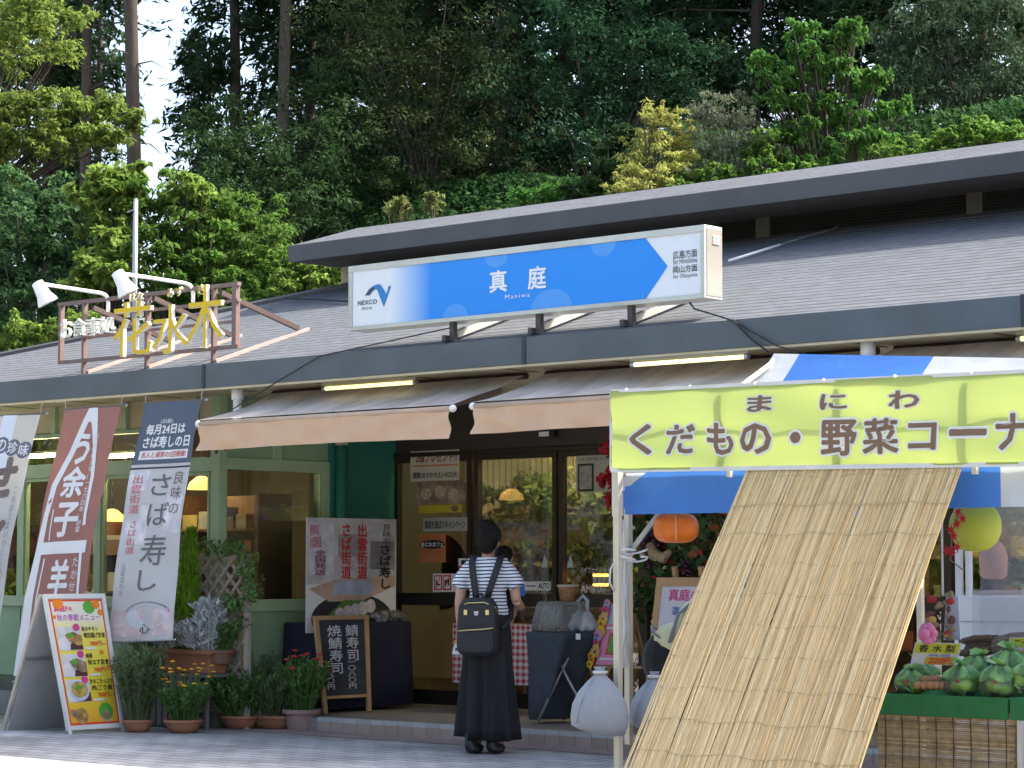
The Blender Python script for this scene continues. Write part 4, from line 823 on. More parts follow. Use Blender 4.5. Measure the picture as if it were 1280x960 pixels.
solo('half_round_board', MB().poly([pr_.at(a, b) for a, b in disc(0.1, 0.35, 0.85, 0.62, 24, -PI / 2, PI / 2)], (0, 1, 0), .02), M('maroon_round', (0.075, 0.02, 0.022), 0.5), 'large dark maroon half round board behind the cafe poster', 'board', pr_.at(.5, 0))
def pet(t, p):
    for k in range(2):
        blob('red_frame', p, [(0.04 + 0.32 * k, 0.1), (0.34 + 0.32 * k, 0.1), (0.34 + 0.32 * k, 0.92), (0.04 + 0.32 * k, 0.92)], red_ink, t, 0.001)
        blob('white_field', p, [(0.08 + 0.32 * k, 0.18), (0.30 + 0.32 * k, 0.18), (0.30 + 0.32 * k, 0.84), (0.08 + 0.32 * k, 0.84)], paper, t, 0.002)
        blob('red_bar', p, [(0.09 + 0.32 * k, 0.2), (0.13 + 0.32 * k, 0.2), (0.29 + 0.32 * k, 0.82), (0.25 + 0.32 * k, 0.82)], red_ink, t, 0.004)
    blob('dog_print', p, [(0.42, 0.35), (0.46, 0.35), (0.47, 0.5), (0.54, 0.5), (0.55, 0.35), (0.59, 0.35), (0.60, 0.62), (0.62, 0.72), (0.55, 0.68), (0.43, 0.64)], ink, t, 0.003)
    blob('stroller_print', p, [(0.12, 0.35), (0.26, 0.35), (0.28, 0.45), (0.18, 0.45), (0.13, 0.75), (0.11, 0.74)], ink, t, 0.003)
    blob('blue_print', p, disc(0.83, 0.55, 0.13, 0.28, 14), M('pale_blue_print', (0.22, 0.45, 0.58), 0.5), t, 0.001)
flat('pet_sticker', 'white sticker with red no-dogs symbols low on the left glass door', 'sticker', (541, 717, 576, 740), paper, extra=pet)
flat('auto_sticker', 'small AUTO sticker on the middle glass door', 'sticker', (672, 727, 688, 738), paper, (('AUTO', 0.08, 0.2, 0.95, 0.85, ink, 0.03),))
flat('red_dot_sticker', 'white sticker with red dot left of the AUTO sticker', 'sticker', (650, 727, 671.5, 738), paper, extra=lambda t, p: [blob('red_dot', p, disc(0.16, 0.5, 0.11, 0.36, 14), red_ink, t, 0.001), patch('grey_line', p, 0.36, 0.4, 0.92, 0.6, pr_g, t, 0.001)])
flat('red_sticker', 'small white and red sticker behind the woman at the left door edge', 'sticker', (573, 698, 583, 711), paper, extra=lambda t, p: [patch('red_band', p, 0.0, 0.0, 1.0, 0.25, red_ink, t, 0.001), patch('dark_print', p, 0.35, 0.4, 0.95, 0.85, ink, t, 0.001)])
def paper_tri(px, py, label):
    a = onY(px, py, GY); solo('door_ornament', MB().poly([(a.x - 0.035, GY, a.z - 0.05), (a.x + 0.035, GY, a.z - 0.05), (a.x, GY, a.z + 0.06)], (0, -1, 0), 0.004), M('pale_ornament', (0.40, 0.46, 0.45), 0.6, 0.2, 30), label, 'sticker', (a.x, GY, a.z))
paper_tri(681, 702, 'pale triangle sticker on the middle door, left of the pair'); paper_tri(713, 702, 'pale triangle sticker on the right door, right of the pair')
flat('picture_notice', 'framed grey notice at the top of the right glass door', 'notice', (720, 569, 765, 615), M('dim_notice', (0.42, 0.41, 0.34), 0.6, 0.1), (('お買い物をお楽しみ下さい', 0.1, 0.86, 0.95, 0.95, ink, 0.0),), extra=lambda t, p: [patch('dark_frame', p, 0.05, 0.02, 0.5, 0.78, brown_fr, t, 0.001), patch('grey_photo', p, 0.1, 0.08, 0.45, 0.72, M('grey_photo', (0.32, 0.31, 0.28), 0.5, 0.5, 20), t, 0.003)])
gl = thing('door_lettering', 'white shop hours lettering on the right glass door', 'lettering', onY(745, 735, GY))
for s, r in (('ハイウェイショップ', (725, 708, 768, 717)), ('営業時間', (741, 721, 764, 730)), ('AM8:00~', (726, 732, 762, 741))):
    letter('lettering', s, panelY(*r, GY), 0, 0, 1, 1, M('vinyl_white', (0.62, 0.62, 0.58), 0.6), gl, 0.001, 0.01)
for py in (719, 731):
    a, b = onY(742, py, DY + 0.25), onY(760, py, DY + 0.25)
    solo('glow_strip', MB().tube([a, b], 0.012, 8), M('orange_glow', (0.8, 0.3, 0.05), 0.5, emit=(1.0, 0.32, 0.05, 3.0)), 'short orange glowing strip light, %s of the two behind the right door' % ('upper' if py < 725 else 'lower'), 'light', a)

# ------------------------------------------------------------------ leafy display and cream slat screen just inside the doors
leafA = M('leaf_autumn', (0.26, 0.17, 0.04), 0.6, 0.3, 6, isl=1, c2=(0.16, 0.20, 0.04), transl=0.2)
for x0_, x1_, lb, sd in ((604, 694, 'leafy green and yellow display seen through the middle glass door', 1), (704, 792, 'leafy green and brown display seen through the right glass door', 2)):
    rg = np.random.default_rng(90 + sd); k = 34; t = thing('indoor_plant', lb, 'plant', onY((x0_ + x1_) / 2, 740, 16.3))
    C_ = np.array([tuple(onY(rg.uniform(x0_, x1_), rg.uniform(622, 738) if rg.uniform() < .8 else rg.uniform(600, 625), rg.uniform(16.15, 16.5))) for _ in range(k)])
    P0, o0 = clumps(rg, C_, rg.uniform(.08, .2, k), 70, .8); s0 = np.repeat(rg.uniform(0, 1, k), 70)
    for nm, lo, hi, mm in (('green_leaves', 0, .62, M('leaf_indoor', (0.14, 0.22, 0.06), 0.6, 0.3, 6, isl=1, c2=(0.24, 0.30, 0.09), transl=0.2)), ('autumn_leaves', .62, 1.1, leafA)):
        q = (s0 >= lo) & (s0 < hi); place(nm, leaf_mesh(nm, P0[q] - np.array(ORG[t]), rdir(rg, q.sum()), rdir(rg, q.sum()) + np.array([0, -1.0, .3]), .085, .5, mm), t)
    part('planter', MB().box(onY(x0_ + 4, 740, 16.3).x, 16.2, .12, onY(x1_ - 4, 740, 16.3).x, 16.5, .95), wood_dk, t)
t = thing('slat_screen', 'cream slatted screen high behind the glass doors', 'screen', (onY(650, 585, 16.9).x, 16.9, 1.9))
for k in range(34):
    x = onY(596, 585, 16.9).x + k * .075
    part('slat', MB().box(x, 16.9, 1.80, x + .055, 16.92, 2.45), M('slat_cream', (0.55, 0.50, 0.33), 0.7, 0.08, rnd=0.15), t)
part('rail', MB().box(onY(596, 585, 16.9).x, 16.921, 1.82, x + .055, 16.94, 1.87), wood_dk, t)
for x in (onY(596, 585, 16.9).x, x): part('post', MB().box(x, 16.941, .11, x + .04, 16.97, 2.45), wood_dk, t)

# ------------------------------------------------------------------ potted plants before the left wall
leafG = M('leaf_green', (0.07, 0.16, 0.04), 0.55, 0.25, 9, isl=1, c2=(0.13, 0.25, 0.06), transl=0.3)
leafD = M('leaf_dark', (0.03, 0.075, 0.022), 0.55, 0.25, 9, isl=1, c2=(0.065, 0.13, 0.035), transl=0.25)
leafY = M('leaf_lime', (0.17, 0.36, 0.02), 0.55, 0.2, 9, isl=1, c2=(0.30, 0.50, 0.04), transl=0.35)
leafS = M('leaf_silver', (0.46, 0.50, 0.50), 0.8, 0.15, 9, isl=1, c2=(0.68, 0.71, 0.70), transl=0.15)
leafH = M('leaf_herb', (0.09, 0.15, 0.06), 0.65, 0.2, 9, isl=1, c2=(0.17, 0.22, 0.10), transl=0.3)
soil = M('soil', (0.05, 0.035, 0.025), 0.95)
def pot(t, c, r, h, kind='bowl', m=None, sx=1, sy=1):
    c = Vector(c); m = m or terracotta
    prof = {'bowl': [(0.55, 0), (0.72, 0.12), (0.9, 0.5), (0.98, 0.8), (1.06, 0.82), (1.06, 1.0), (0.95, 1.0), (0.9, 0.86)], 'tall': [(0.72, 0), (0.78, 0.02), (0.92, 0.78), (1.06, 0.8), (1.06, 1.0), (0.95, 1.0), (0.9, 0.88)]}[kind]
    p = part('pot', MB().lathe([(a * r, b * h) for a, b in prof], c, 28, sx, sy), m, t, smooth=True)
    es = p.modifiers.new('edge', 'EDGE_SPLIT'); es.split_angle = 0.7
    part('soil', MB().lathe([(0.9 * r, 0.86 * h), (0.5 * r, 0.9 * h), (0.01, 0.92 * h)], c, 20, sx, sy), soil, t)
def sprays(seed, base, n_stem, h, spread, leaf, size, aspect, per, up=0.6, thick=0.003, lean=(0, 0)):
    """upright stems with leaves along them -> (stem MB, leaf P, D, W)"""
    rg = np.random.default_rng(seed); mb = MB(); P = []; D = []
    b = np.array(base)
    for k in range(n_stem):
        a = rg.uniform(0, 2 * PI); s = rg.uniform(0, 1) ** 0.6 * spread; hh = h * rg.uniform(0.65, 1.1)
        r0 = b + np.array([math.cos(a), math.sin(a), 0]) * s * 0.35; r2 = b + np.array([math.cos(a) * s + lean[0], math.sin(a) * s + lean[1], hh * (1 - 0.15 * s / max(spread, .01))])
        r1 = (r0 + r2) / 2 + np.array([0, 0, hh * 0.12])
        pts = [(1 - t) ** 2 * r0 + 2 * t * (1 - t) * r1 + t * t * r2 for t in np.linspace(0, 1, 5)]
        mb.tube([tuple(p) for p in pts], [thick, thick, thick * .8, thick * .6, thick * .3], 4, False)
        ts = rg.uniform(0.2, 1.0, per)
        for t in ts:
            p = (1 - t) ** 2 * r0 + 2 * t * (1 - t) * r1 + t * t * r2
            d = rg.normal(size=3); d[2] = abs(d[2]) * 0.5 + up; d /= np.linalg.norm(d); P.append(p + d * size * 0.5); D.append(d)
    P = np.array(P); D = np.array(D); W = rdir(rg, len(P)) * 0.7 + np.array([0, 0, 1.0])
    return mb, P, D, W
def grow(t, seed, base, n_stem, h, spread, leaf, size, aspect, per, stemm=None, **k):
    mb, P, D, W = sprays(seed, base, n_stem, h, spread, leaf, size, aspect, per, **k)
    if stemm is not None: part('stems', mb, stemm, t)
    o = ORG[t]; me = leaf_mesh('foliage', P - np.array(o), D, W, size, aspect, leaf, rng=np.random.default_rng(seed + 1)); place('foliage', me, t)
def flowers(t, seed, base, n, spread, z0, z1, m, r, stem=True):
    rg = random.Random(seed); fm = MB(); sm = MB()
    for k in range(n):
        a = rg.uniform(0, 2 * PI); s = spread * rg.random() ** 0.5; p = Vector((base[0] + math.cos(a) * s, base[1] + math.sin(a) * s, rg.uniform(z0, z1)))
        f = MB().lathe([(0.2 * r, -0.3 * r), (r, 0.0), (0.8 * r, 0.25 * r), (0.3 * r, 0.4 * r)], p, 9); fm2 = part('flower', f, m, t, smooth=False)
        if stem: sm.tube([Vector((base[0] + math.cos(a) * s * 0.4, base[1] + math.sin(a) * s * 0.4, base[2])), p], 0.0025, 4, False)
    if stem: part('flower_stems', sm, leafG, t)
def potted(label, px, py, r, h, kind='bowl', m=None, sx=1, sy=1, z=0.0, yoff=0.0):
    g = onZ(px, py, z); g.y += yoff; t = thing('potted_plant', label, 'plant', g, 'potted plants before the green wall'); pot(t, g, r, h, kind, m, sx, sy); return t, g + Vector((0, 0, h * 0.9))
t, b = potted('tall feathery green plant in terracotta bowl beside the menu board', 172, 915, 0.125, 0.10)
grow(t, 11, b, 95, 0.62, 0.26, leafH, 0.06, 0.17, 60, stemm=leafH, lean=(0.0, 0.02))
t, b = potted('orange flowering marigold in round terracotta bowl', 229, 916, 0.145, 0.105)
grow(t, 12, b, 80, 0.30, 0.24, leafG, 0.05, 0.30, 30, stemm=leafG)
flowers(t, 13, b, 30, 0.24, b.z + 0.24, b.z + 0.48, M('marigold', (0.78, 0.34, 0.01), 0.6), 0.021)
flowers(t, 14, b, 5, 0.14, b.z + 0.12, b.z + 0.22, M('petal_white', (0.62, 0.62, 0.55), 0.6), 0.014)
t, b = potted('small dark leafy plant in a terracotta bowl half behind the marigold pot', 206, 908, 0.11, 0.10, yoff=0.12)
grow(t, 15, b, 70, 0.50, 0.24, leafG, 0.055, 0.28, 34, stemm=leafD)
t, b = potted('low bushy herb in a shaded terracotta bowl, centre of the front row', 300, 911, 0.15, 0.11, sx=1.15)
grow(t, 16, b, 130, 0.36, 0.33, leafG, 0.05, 0.34, 34, stemm=leafG)
flowers(t, 17, b, 2, 0.2, b.z + 0.2, b.z + 0.25, M('petal_blue', (0.12, 0.18, 0.5), 0.6), 0.014)
t, b = potted('grassy pale plant spilling over a terracotta bowl near the porch', 343, 911, 0.16, 0.11, sx=1.1)
grow(t, 18, b, 120, 0.34, 0.28, leafH, 0.06, 0.12, 26, stemm=leafH)
mb, P_, D_, W_ = sprays(19, b, 60, 0.05, 0.16, leafH, 0.1, 0.06, 10, up=-0.5); g2 = leaf_mesh('grass', P_ - np.array(ORG[t]) - np.array([0.0, 0.05, 0.02]), D_, W_, 0.12, 0.05, M('dry_grass', (0.24, 0.21, 0.11), 0.7, 0.2, 9, isl=1, c2=(0.16, 0.18, 0.07), transl=0.2)); place('trailing_grass', g2, t)
t, b = potted('red flowering plant in a tall pinkish planter beside the porch step', 377, 912, 0.15, 0.165, 'tall', M('pink_planter', (0.30, 0.20, 0.175), 0.75, 0.15, 9, dirt=0.4))
grow(t, 20, b, 90, 0.42, 0.24, leafG, 0.055, 0.26, 26, stemm=leafG)
flowers(t, 21, b, 16, 0.24, b.z + 0.2, b.z + 0.50, M('salvia_red', (0.50, 0.015, 0.03), 0.6), 0.027)
# raised planter with silver foliage on a white slatted stand
st = thing('plant_stand', 'low weathered slatted stand half hidden by feathery plants', 'stand', (-15.3, 13.15, 0))
SX = lambda px, Y=13.15: onY(px, 850, Y).x
for k in range(16): part('slat', MB().box(-16.0 + k * 0.075, 13.0, 0.02, -15.95 + k * 0.075, 13.015, 0.42), M('stand_wood', (0.16, 0.15, 0.13), 0.8, 0.2), st)
part('top_board', MB().box(-16.03, 13.0, 0.421, -14.72, 13.33, 0.45), MATS['stand_wood'], st)
for x in (-15.99, -14.77):
    for y in (13.02, 13.28): part('leg', MB().box(x, y, 0, x + 0.03, y + 0.03, 0.42), M('stand_wood', (0.16, 0.15, 0.13), 0.8, 0.2), st)
t = thing('planter_box', 'long terracotta planter of silver foliage raised above the front row', 'plant', (SX(238), 13.12, 0.451))
qa, qb = SX(203), SX(274)
part('trough', MB().add([(qa + .03, 13.06, 0.451), (qb - .03, 13.06, 0.451), (qb - .03, 13.24, 0.451), (qa + .03, 13.24, 0.451), (qa, 13.03, 0.63), (qb, 13.03, 0.63), (qb, 13.27, 0.63), (qa, 13.27, 0.63)], [(0,3,2,1),(0,1,5,4),(1,2,6,5),(2,3,7,6),(3,0,4,7),(4,5,6,7)]), terracotta, t, bevel=0.006)
part('rim', MB().box(qa - .02, 13.005, 0.61, qb + .02, 13.028, 0.645).box(qb + .002, 13.03, 0.61, qb + .025, 13.28, 0.645), terracotta, t)
for k, (px, hh, sp) in enumerate(((268, 0.44, 0.18), (248, 0.26, 0.22), (230, 0.26, 0.2), (212, 0.36, 0.17), (258, 0.24, 0.22))):
    grow(t, 30 + k, (SX(px), 13.08, 0.61), 38, hh, sp, leafS, 0.065, 0.34, 26, stemm=leafS if k == 0 else None)
xs_ = SX(185)
t = thing('silver_shrub', 'greyish wispy shrub with small pale flowers behind the menu board', 'plant', (xs_, 13.12, 0.451))
pot(t, (xs_, 13.12, 0.451), 0.1, 0.12, 'tall')
grow(t, 40, (xs_, 13.1, 0.56), 60, 0.46, 0.26, M('leaf_grey', (0.24, 0.28, 0.25), 0.75, 0.2, 9, isl=1, c2=(0.38, 0.40, 0.37), transl=0.2), 0.045, 0.2, 28, stemm=leafH)
flowers(t, 41, (xs_, 13.05, 0.55), 14, 0.24, 0.72, 1.02, M('petal_pinkwhite', (0.58, 0.50, 0.54), 0.6), 0.018)
# bright green conifer
kx = SX(236, 13.2)
t = thing('conifer', 'bright lime green columnar conifer in front of the trellis', 'plant', (kx, 13.2, 0.451))
pot(t, (kx, 13.25, 0.451), 0.07, 0.15, 'tall'); rg = np.random.default_rng(50); n = 9000
cz = rg.uniform(0, 1, n); an = rg.uniform(0, 2 * PI, n); lob = 1 + .16 * np.sin(3 * an + 9 * cz) + .10 * np.sin(5 * an - 14 * cz)
rad = 0.125 * np.clip(1.08 - cz, 0, 1) ** 0.6 * np.clip(0.6 + cz * 2, 0, 1) * rg.uniform(0.5, 1.12, n) * lob
c0 = np.array([kx, 13.16, 0.60]); zt_ = 1.02
Pc = np.stack([c0[0] + rad * np.cos(an) + 0.06 * cz * cz, c0[1] + rad * np.sin(an) * .8, c0[2] + cz * zt_], 1)
Dc = np.stack([np.cos(an) * 0.5, np.sin(an) * 0.5, np.full(n, 1.0)], 1) + rg.normal(size=(n, 3)) * 0.25
place('foliage', leaf_mesh('conifer_foliage', Pc - np.array(ORG[t]), Dc, np.stack([np.cos(an), np.sin(an), np.zeros(n)], 1) + rg.normal(size=(n, 3)) * .5, 0.075, 0.2, leafY), t)
part('stem', MB().tube([(kx, 13.18, 0.56), (kx + .03, 13.16, 1.2)], [0.02, 0.005], 6), wood_dk, t)
# trellis
TY = 13.31; tx0, tx1, tz0, tz1 = onY(213, 760, 13.31).x, onY(309, 760, 13.31).x, 0.12, onY(260, 694, 13.31).z
gw = M('weathered_wood', (0.36, 0.30, 0.25), 0.8, 0.2, 14, 0.2, 40, dirt=0.3)
t = thing('trellis', 'weathered wooden lattice trellis standing behind the conifer', 'trellis', ((tx0 + tx1) / 2, TY, 0))
for x in (tx0, tx1): part('post', MB().box(x - 0.022, TY - 0.02, 0, x + 0.022, TY + 0.025, tz1 + 0.01), gw, t, bevel=0.003)
part('top_rail', MB().box(tx0 + 0.023, TY - 0.018, tz1 - 0.035, tx1 - 0.023, TY + 0.02, tz1 + 0.003), gw, t, bevel=0.003)
part('bottom_rail', MB().box(tx0 + 0.023, TY - 0.018, tz0, tx1 - 0.023, TY + 0.02, tz0 + 0.035), gw, t)
W_, H_ = tx1 - tx0, tz1 - tz0
for sgn, dy in ((1, -0.006), (-1, 0.008)):
    s = -H_
    while s < W_:
        a = max(s, 0); b = min(s + H_, W_)
        if b - a > 0.05:
            za, zb2 = (a - s), (b - s)
            if sgn > 0: p, q = (tx0 + a, TY + dy, tz0 + za), (tx0 + b, TY + dy, tz0 + zb2)
            else: p, q = (tx1 - a, TY + dy, tz0 + za), (tx1 - b, TY + dy, tz0 + zb2)
            part('lattice_strip', MB().bar(p, q, 0.012, 0.03, up=(0, 1, 0)) if False else MB().bar(p, q, 0.03, 0.011, up=(0, -1, 0)), gw, t)
        s += 0.135
t = thing('climbing_vine', 'green vine climbing the right side of the trellis', 'plant', (tx1, 13.25, 0))
rg = np.random.default_rng(60); Cv = np.array([tuple(onY(a, b, 13.25)) for a, b in ((300, 690), (312, 700), (290, 684), (316, 722), (306, 716), (314, 742), (288, 752), (300, 758), (284, 790), (300, 780), (258, 683), (276, 688))])
Pv, ov = clumps(rg, Cv, np.full(len(Cv), 0.10), 70, 0.8); Dv = rdir(rg, len(Pv)) + np.array([0.1, -0.2, -0.2]); place('foliage', leaf_mesh('vine_leaves', Pv - np.array(ORG[t]), Dv, rdir(rg, len(Pv)) + np.array([0, -0.5, 1]), 0.055, 0.38, leafG), t)
part('stem', MB().tube([(tx1 - .02, 13.28, 0.4), (tx1 - .05, 13.27, 0.8), (tx1, 13.27, 1.2), (tx1 - .1, 13.28, 1.42)], 0.006, 5), wood_dk, t)
t = thing('potted_plant', 'leafy plant in a brown pot hung on the right post of the trellis', 'plant', (tx1 - .16, 13.17, 0.53), 'potted plants before the green wall')
pot(t, (tx1 - .16, 13.17, 0.53), 0.12, 0.11, 'tall', M('brown_pot', (0.17, 0.085, 0.06), 0.7)); grow(t, 61, (tx1 - .16, 13.17, 0.63), 30, 0.2, 0.15, leafG, 0.06, 0.4, 16, stemm=leafG)
flowers(t, 62, (tx1 - .22, 13.12, 0.66), 2, 0.06, 0.82, 0.86, M('yellow_petal', (0.6, 0.48, 0.04), 0.6), 0.03)
t = thing('potted_plant', 'thin upright rosemary like plant under the hung pot', 'plant', onZ(308, 905, 0) + Vector((0, 0.12, 0)), 'potted plants before the green wall')
pot(t, ORG[t], 0.12, 0.11); grow(t, 63, ORG[t] + Vector((0, 0, 0.1)), 100, 0.52, 0.2, leafH, 0.04, 0.14, 34, stemm=leafH)
t = thing('red_ornament', 'red wind bell ornament with paper strip on the left trellis post', 'ornament', onY(217, 735, 13.26))
p = ORG[t]; part('bell', MB().ball(p, 0.05, 0.05, 0.036, 14, 8), M('ornament_red', (0.55, 0.06, 0.03), 0.35), t, smooth=True)
part('paper_strip', MB().slab(p + Vector((-0.12, -0.02, -0.13)), p + Vector((-0.05, -0.02, -0.13)), p + Vector((-0.03, -0.02, 0.01)), p + Vector((-0.10, -0.02, 0.01)), 0.002), M('strip_red', (0.55, 0.18, 0.16), 0.7, 0.4, 40), t)

# ------------------------------------------------------------------ people
skin = M('skin', (0.46, 0.26, 0.18), 0.55, 0.05); hair = M('hair', (0.008, 0.006, 0.005), 0.6, 0.3, 60, 0.5, 120, spec=0.12)
def remesh(o, size, it=6):
    r = o.modifiers.new('one_surface', 'REMESH'); r.mode = 'VOXEL'; r.voxel_size = size; r.use_smooth_shade = True
    s = o.modifiers.new('smooth', 'SMOOTH'); s.iterations = it; s.factor = 0.5
class L3:                                       # local frame: x right, y forward, z up
    def __init__(s, loc, ang): s.m = Matrix.Translation(loc) @ Matrix.Rotation(ang, 4, 'Z')
    def __call__(s, x, y, z): return s.m @ Vector((x, y, z))
def lpart(name, mb, m, root, fr, rm=0, it=6, smooth=True):
    mb.v = [tuple(fr(*v)) for v in mb.v]; o = part(name, mb, m, root, smooth=smooth)
    if rm: remesh(o, rm, it)
    return o
def hand(mb, w, d, curl, side):                 # palm and five curled fingers from wrist w in direction d
    d = Vector(d).normalized(); s = Vector((side, 0, 0)); n = d.cross(s).normalized()
    w = Vector(w); k = w + d * 0.075
    mb.tube([w, w + d * 0.03, k], [0.022, 0.030, 0.032], 8)
    for i, (o, l) in enumerate(((-0.026, 0.062), (-0.009, 0.070), (0.009, 0.066), (0.026, 0.052))):
        p = k + n * o - d * 0.01; a = p + d * l * 0.45; b = a + (d * 0.5 + s * -curl).normalized() * l * 0.4; c = b + (s * -curl - d * 0.1).normalized() * l * 0.3
        mb.tube([p, a, b, c], [0.009, 0.0088, 0.008, 0.007], 6)
    p = w + d * 0.02 + n * 0.024; mb.tube([p, p + n * 0.028 + d * 0.02, p + n * 0.03 + d * 0.055 - s * curl * 0.02], [0.011, 0.010, 0.008], 6)

wl_ = onZ(610, 941, 0); fr = L3(wl_, math.radians(30))
Wm = thing('person', 'person in striped shirt and long black skirt facing the glass doors', 'person', wl_)
mb = MB()
mb.ball((0, 0, .90), .15, .105, .13).ball((0, 0, 1.05), .118, .085, .13).ball((0, 0, 1.21), .14, .09, .15)
mb.tube([(-.135, 0, 1.315), (0, -.005, 1.335), (.135, 0, 1.315)], [.05, .055, .05], 10)
mb.tube([(0, -.005, 1.32), (0, .01, 1.40), (0, .02, 1.46)], [.055, .046, .046], 12)
mb.ball((0, .028, 1.505), .07, .088, .10).ball((0, .062, 1.45), .048, .05, .05).ball((0, .118, 1.49), .011, .014, .018).ball((-.072, .02, 1.49), .012, .02, .03).ball((.072, .02, 1.49), .012, .02, .03)
mb.ball((0.0, .105, 1.452), .022, .010, .007).ball((-.028, .106, 1.515), .012, .007, .007).ball((.028, .106, 1.515), .012, .007, .007)
mb.tube([(-.15, 0, 1.31), (-.19, -.01, 1.18), (-.205, -.015, 1.06)], [.045, .04, .036], 10).tube([(-.205, -.015, 1.06), (-.21, .03, .93), (-.205, .07, .84)], [.036, .032, .022], 10)
mb.tube([(.15, 0, 1.31), (.19, 0, 1.18), (.205, .0, 1.07)], [.045, .04, .036], 10).tube([(.205, .0, 1.07), (.215, .10, 1.03), (.16, .22, 1.05)], [.036, .032, .022], 10)
hand(mb, (-.205, .07, .84), (0.05, .12, -1), 0.6, -1); hand(mb, (.16, .22, 1.05), (-.9, .4, 0.1), 0.6, 0.2)
for s in (-1, 1): mb.tube([(s * .075, 0, .86), (s * .08, .01, .48), (s * .08, -.01, .27), (s * .08, 0, .06)], [.085, .055, .05, .034], 10)
lpart('body', mb, skin, Wm, fr, 0.008, 5)
def stripes():
    m = bpy.data.materials.new('striped_cotton'); m.use_nodes = True; t = m.node_tree; b = t.nodes['Principled BSDF']; L = t.links.new
    tc = t.nodes.new('ShaderNodeTexCoord'); sp = t.nodes.new('ShaderNodeSeparateXYZ'); L(tc.outputs['Object'], sp.inputs[0])
    nz = t.nodes.new('ShaderNodeTexNoise'); nz.inputs['Scale'].default_value = 5; L(tc.outputs['Object'], nz.inputs[0])
    ad = t.nodes.new('ShaderNodeMath'); ad.operation = 'MULTIPLY_ADD'; ad.inputs[1].default_value = 0.02; L(nz.outputs[0], ad.inputs[0]); L(sp.outputs[2], ad.inputs[2])
    mu = t.nodes.new('ShaderNodeMath'); mu.operation = 'MULTIPLY'; mu.inputs[1].default_value = 1 / 0.0245; L(ad.outputs[0], mu.inputs[0])
    f = t.nodes.new('ShaderNodeMath'); f.operation = 'FRACT'; L(mu.outputs[0], f.inputs[0]); g = t.nodes.new('ShaderNodeMath'); g.operation = 'GREATER_THAN'; g.inputs[1].default_value = 0.62; L(f.outputs[0], g.inputs[0])
    mx = t.nodes.new('ShaderNodeMix'); mx.data_type = 'RGBA'; L(g.outputs[0], mx.inputs[0]); mx.inputs[6].default_value = (0.66, 0.68, 0.72, 1); mx.inputs[7].default_value = (0.02, 0.025, 0.055, 1)
    L(mx.outputs[2], b.inputs['Base Color']); b.inputs['Roughness'].default_value = 0.9; return m
mb = MB().ball((0, 0, 1.0), .152, .112, .11).ball((0, 0, 1.08), .14, .105, .13).ball((0, -.004, 1.2), .148, .102, .15)
mb.tube([(-.14, 0, 1.315), (0, -.008, 1.33), (.14, 0, 1.315)], [.058, .064, .058], 12)
for s in (-1, 1): mb.tube([(s * .12, 0, 1.31), (s * .175, -.003, 1.24), (s * .215, -.008, 1.165)], [.060, .060, .062], 12)
lpart('shirt', mb, stripes(), Wm, fr, 0.009, 6)
blk = M('black_cotton', (0.011, 0.011, 0.013), 0.85, 0.2, 8, 0.2, 40)
rows = []
for z, rx, ry, am in ((1.0, .128, .10, 0), (.95, .148, .115, .003), (.85, .165, .13, .006), (.6, .170, .14, .012), (.35, .188, .155, .017), (.18, .20, .168, .02), (.11, .205, .172, .021)):
    rows.append([(math.cos(a) * (rx + 1.3 * am * math.sin(9 * a + 1.3 + z) + am * 0.8 * math.sin(15 * a - z * 2)), math.sin(a) * (ry + 1.3 * am * math.sin(9 * a + 1.3 + z) + am * 0.8 * math.sin(15 * a - z * 2)), z + (0.02 * math.cos(a - 2.4) if z < .13 else 0)) for a in [2 * PI * k / 72 for k in range(72)]])
lpart('skirt', MB().rings(rows), blk, Wm, fr)
for s, yy in ((-.10, -.09), (.05, -.06)):
    mb = MB().ball((s + .03, yy + .02, .035), .05, .13, .036).ball((s, yy - .05, .06), .04, .05, .055).tube([(s, yy - .04, .05), (s, yy - .02, .14)], [.044, .042], 10)
    lpart('shoe', mb, M('black_leather', (0.012, 0.011, 0.011), 0.5), Wm, fr, 0.009, 3)
mb = MB().ball((0, .012, 1.53), .083, .098, .095).ball((0, -.035, 1.49), .078, .065, .085).ball((.0, -.05, 1.44), .05, .04, .04).ball((-.02, .0, 1.605), .052, .05, .045).ball((.02, .02, 1.60), .04, .04, .03).ball((-.07, .05, 1.53), .018, .03, .06).ball((.07, .05, 1.54), .016, .03, .05)
for k in range(16):
    a = k * 0.61; mb.tube([(-.02 + .05 * math.cos(a), .05 * math.sin(a), 1.60), (-.02 + .056 * math.cos(a + .6), .054 * math.sin(a + .6), 1.625), (-.02 + .03 * math.cos(a + 1.2), .03 * math.sin(a + 1.2), 1.645)], [.012, .010, .004], 5)
lpart('hair', mb, hair, Wm, fr, 0.008, 2)
mb = MB(); rr0 = random.Random(31)
for k in range(150):
    a = rr0.uniform(PI * .95, 2.05 * PI); z0_ = rr0.uniform(1.47, 1.58); q = (1 - ((z0_ - 1.53) / .11) ** 2) ** .5
    p0 = Vector((math.cos(a) * .086 * q, .008 + math.sin(a) * .104 * q, z0_)); tgt = Vector((-.01 + rr0.uniform(-.03, .03), -.02 + rr0.uniform(-.02, .03), 1.605))
    m1 = p0 * .6 + tgt * .4; o_ = (m1 - Vector((0, .01, 1.53))); m1 = Vector((0, .01, 1.53)) + o_.normalized() * max(o_.length, .100)
    mb.tube([p0 - Vector((0, 0, rr0.uniform(0, .02))), m1, tgt], [.0028, .003, .0015], 4, False)
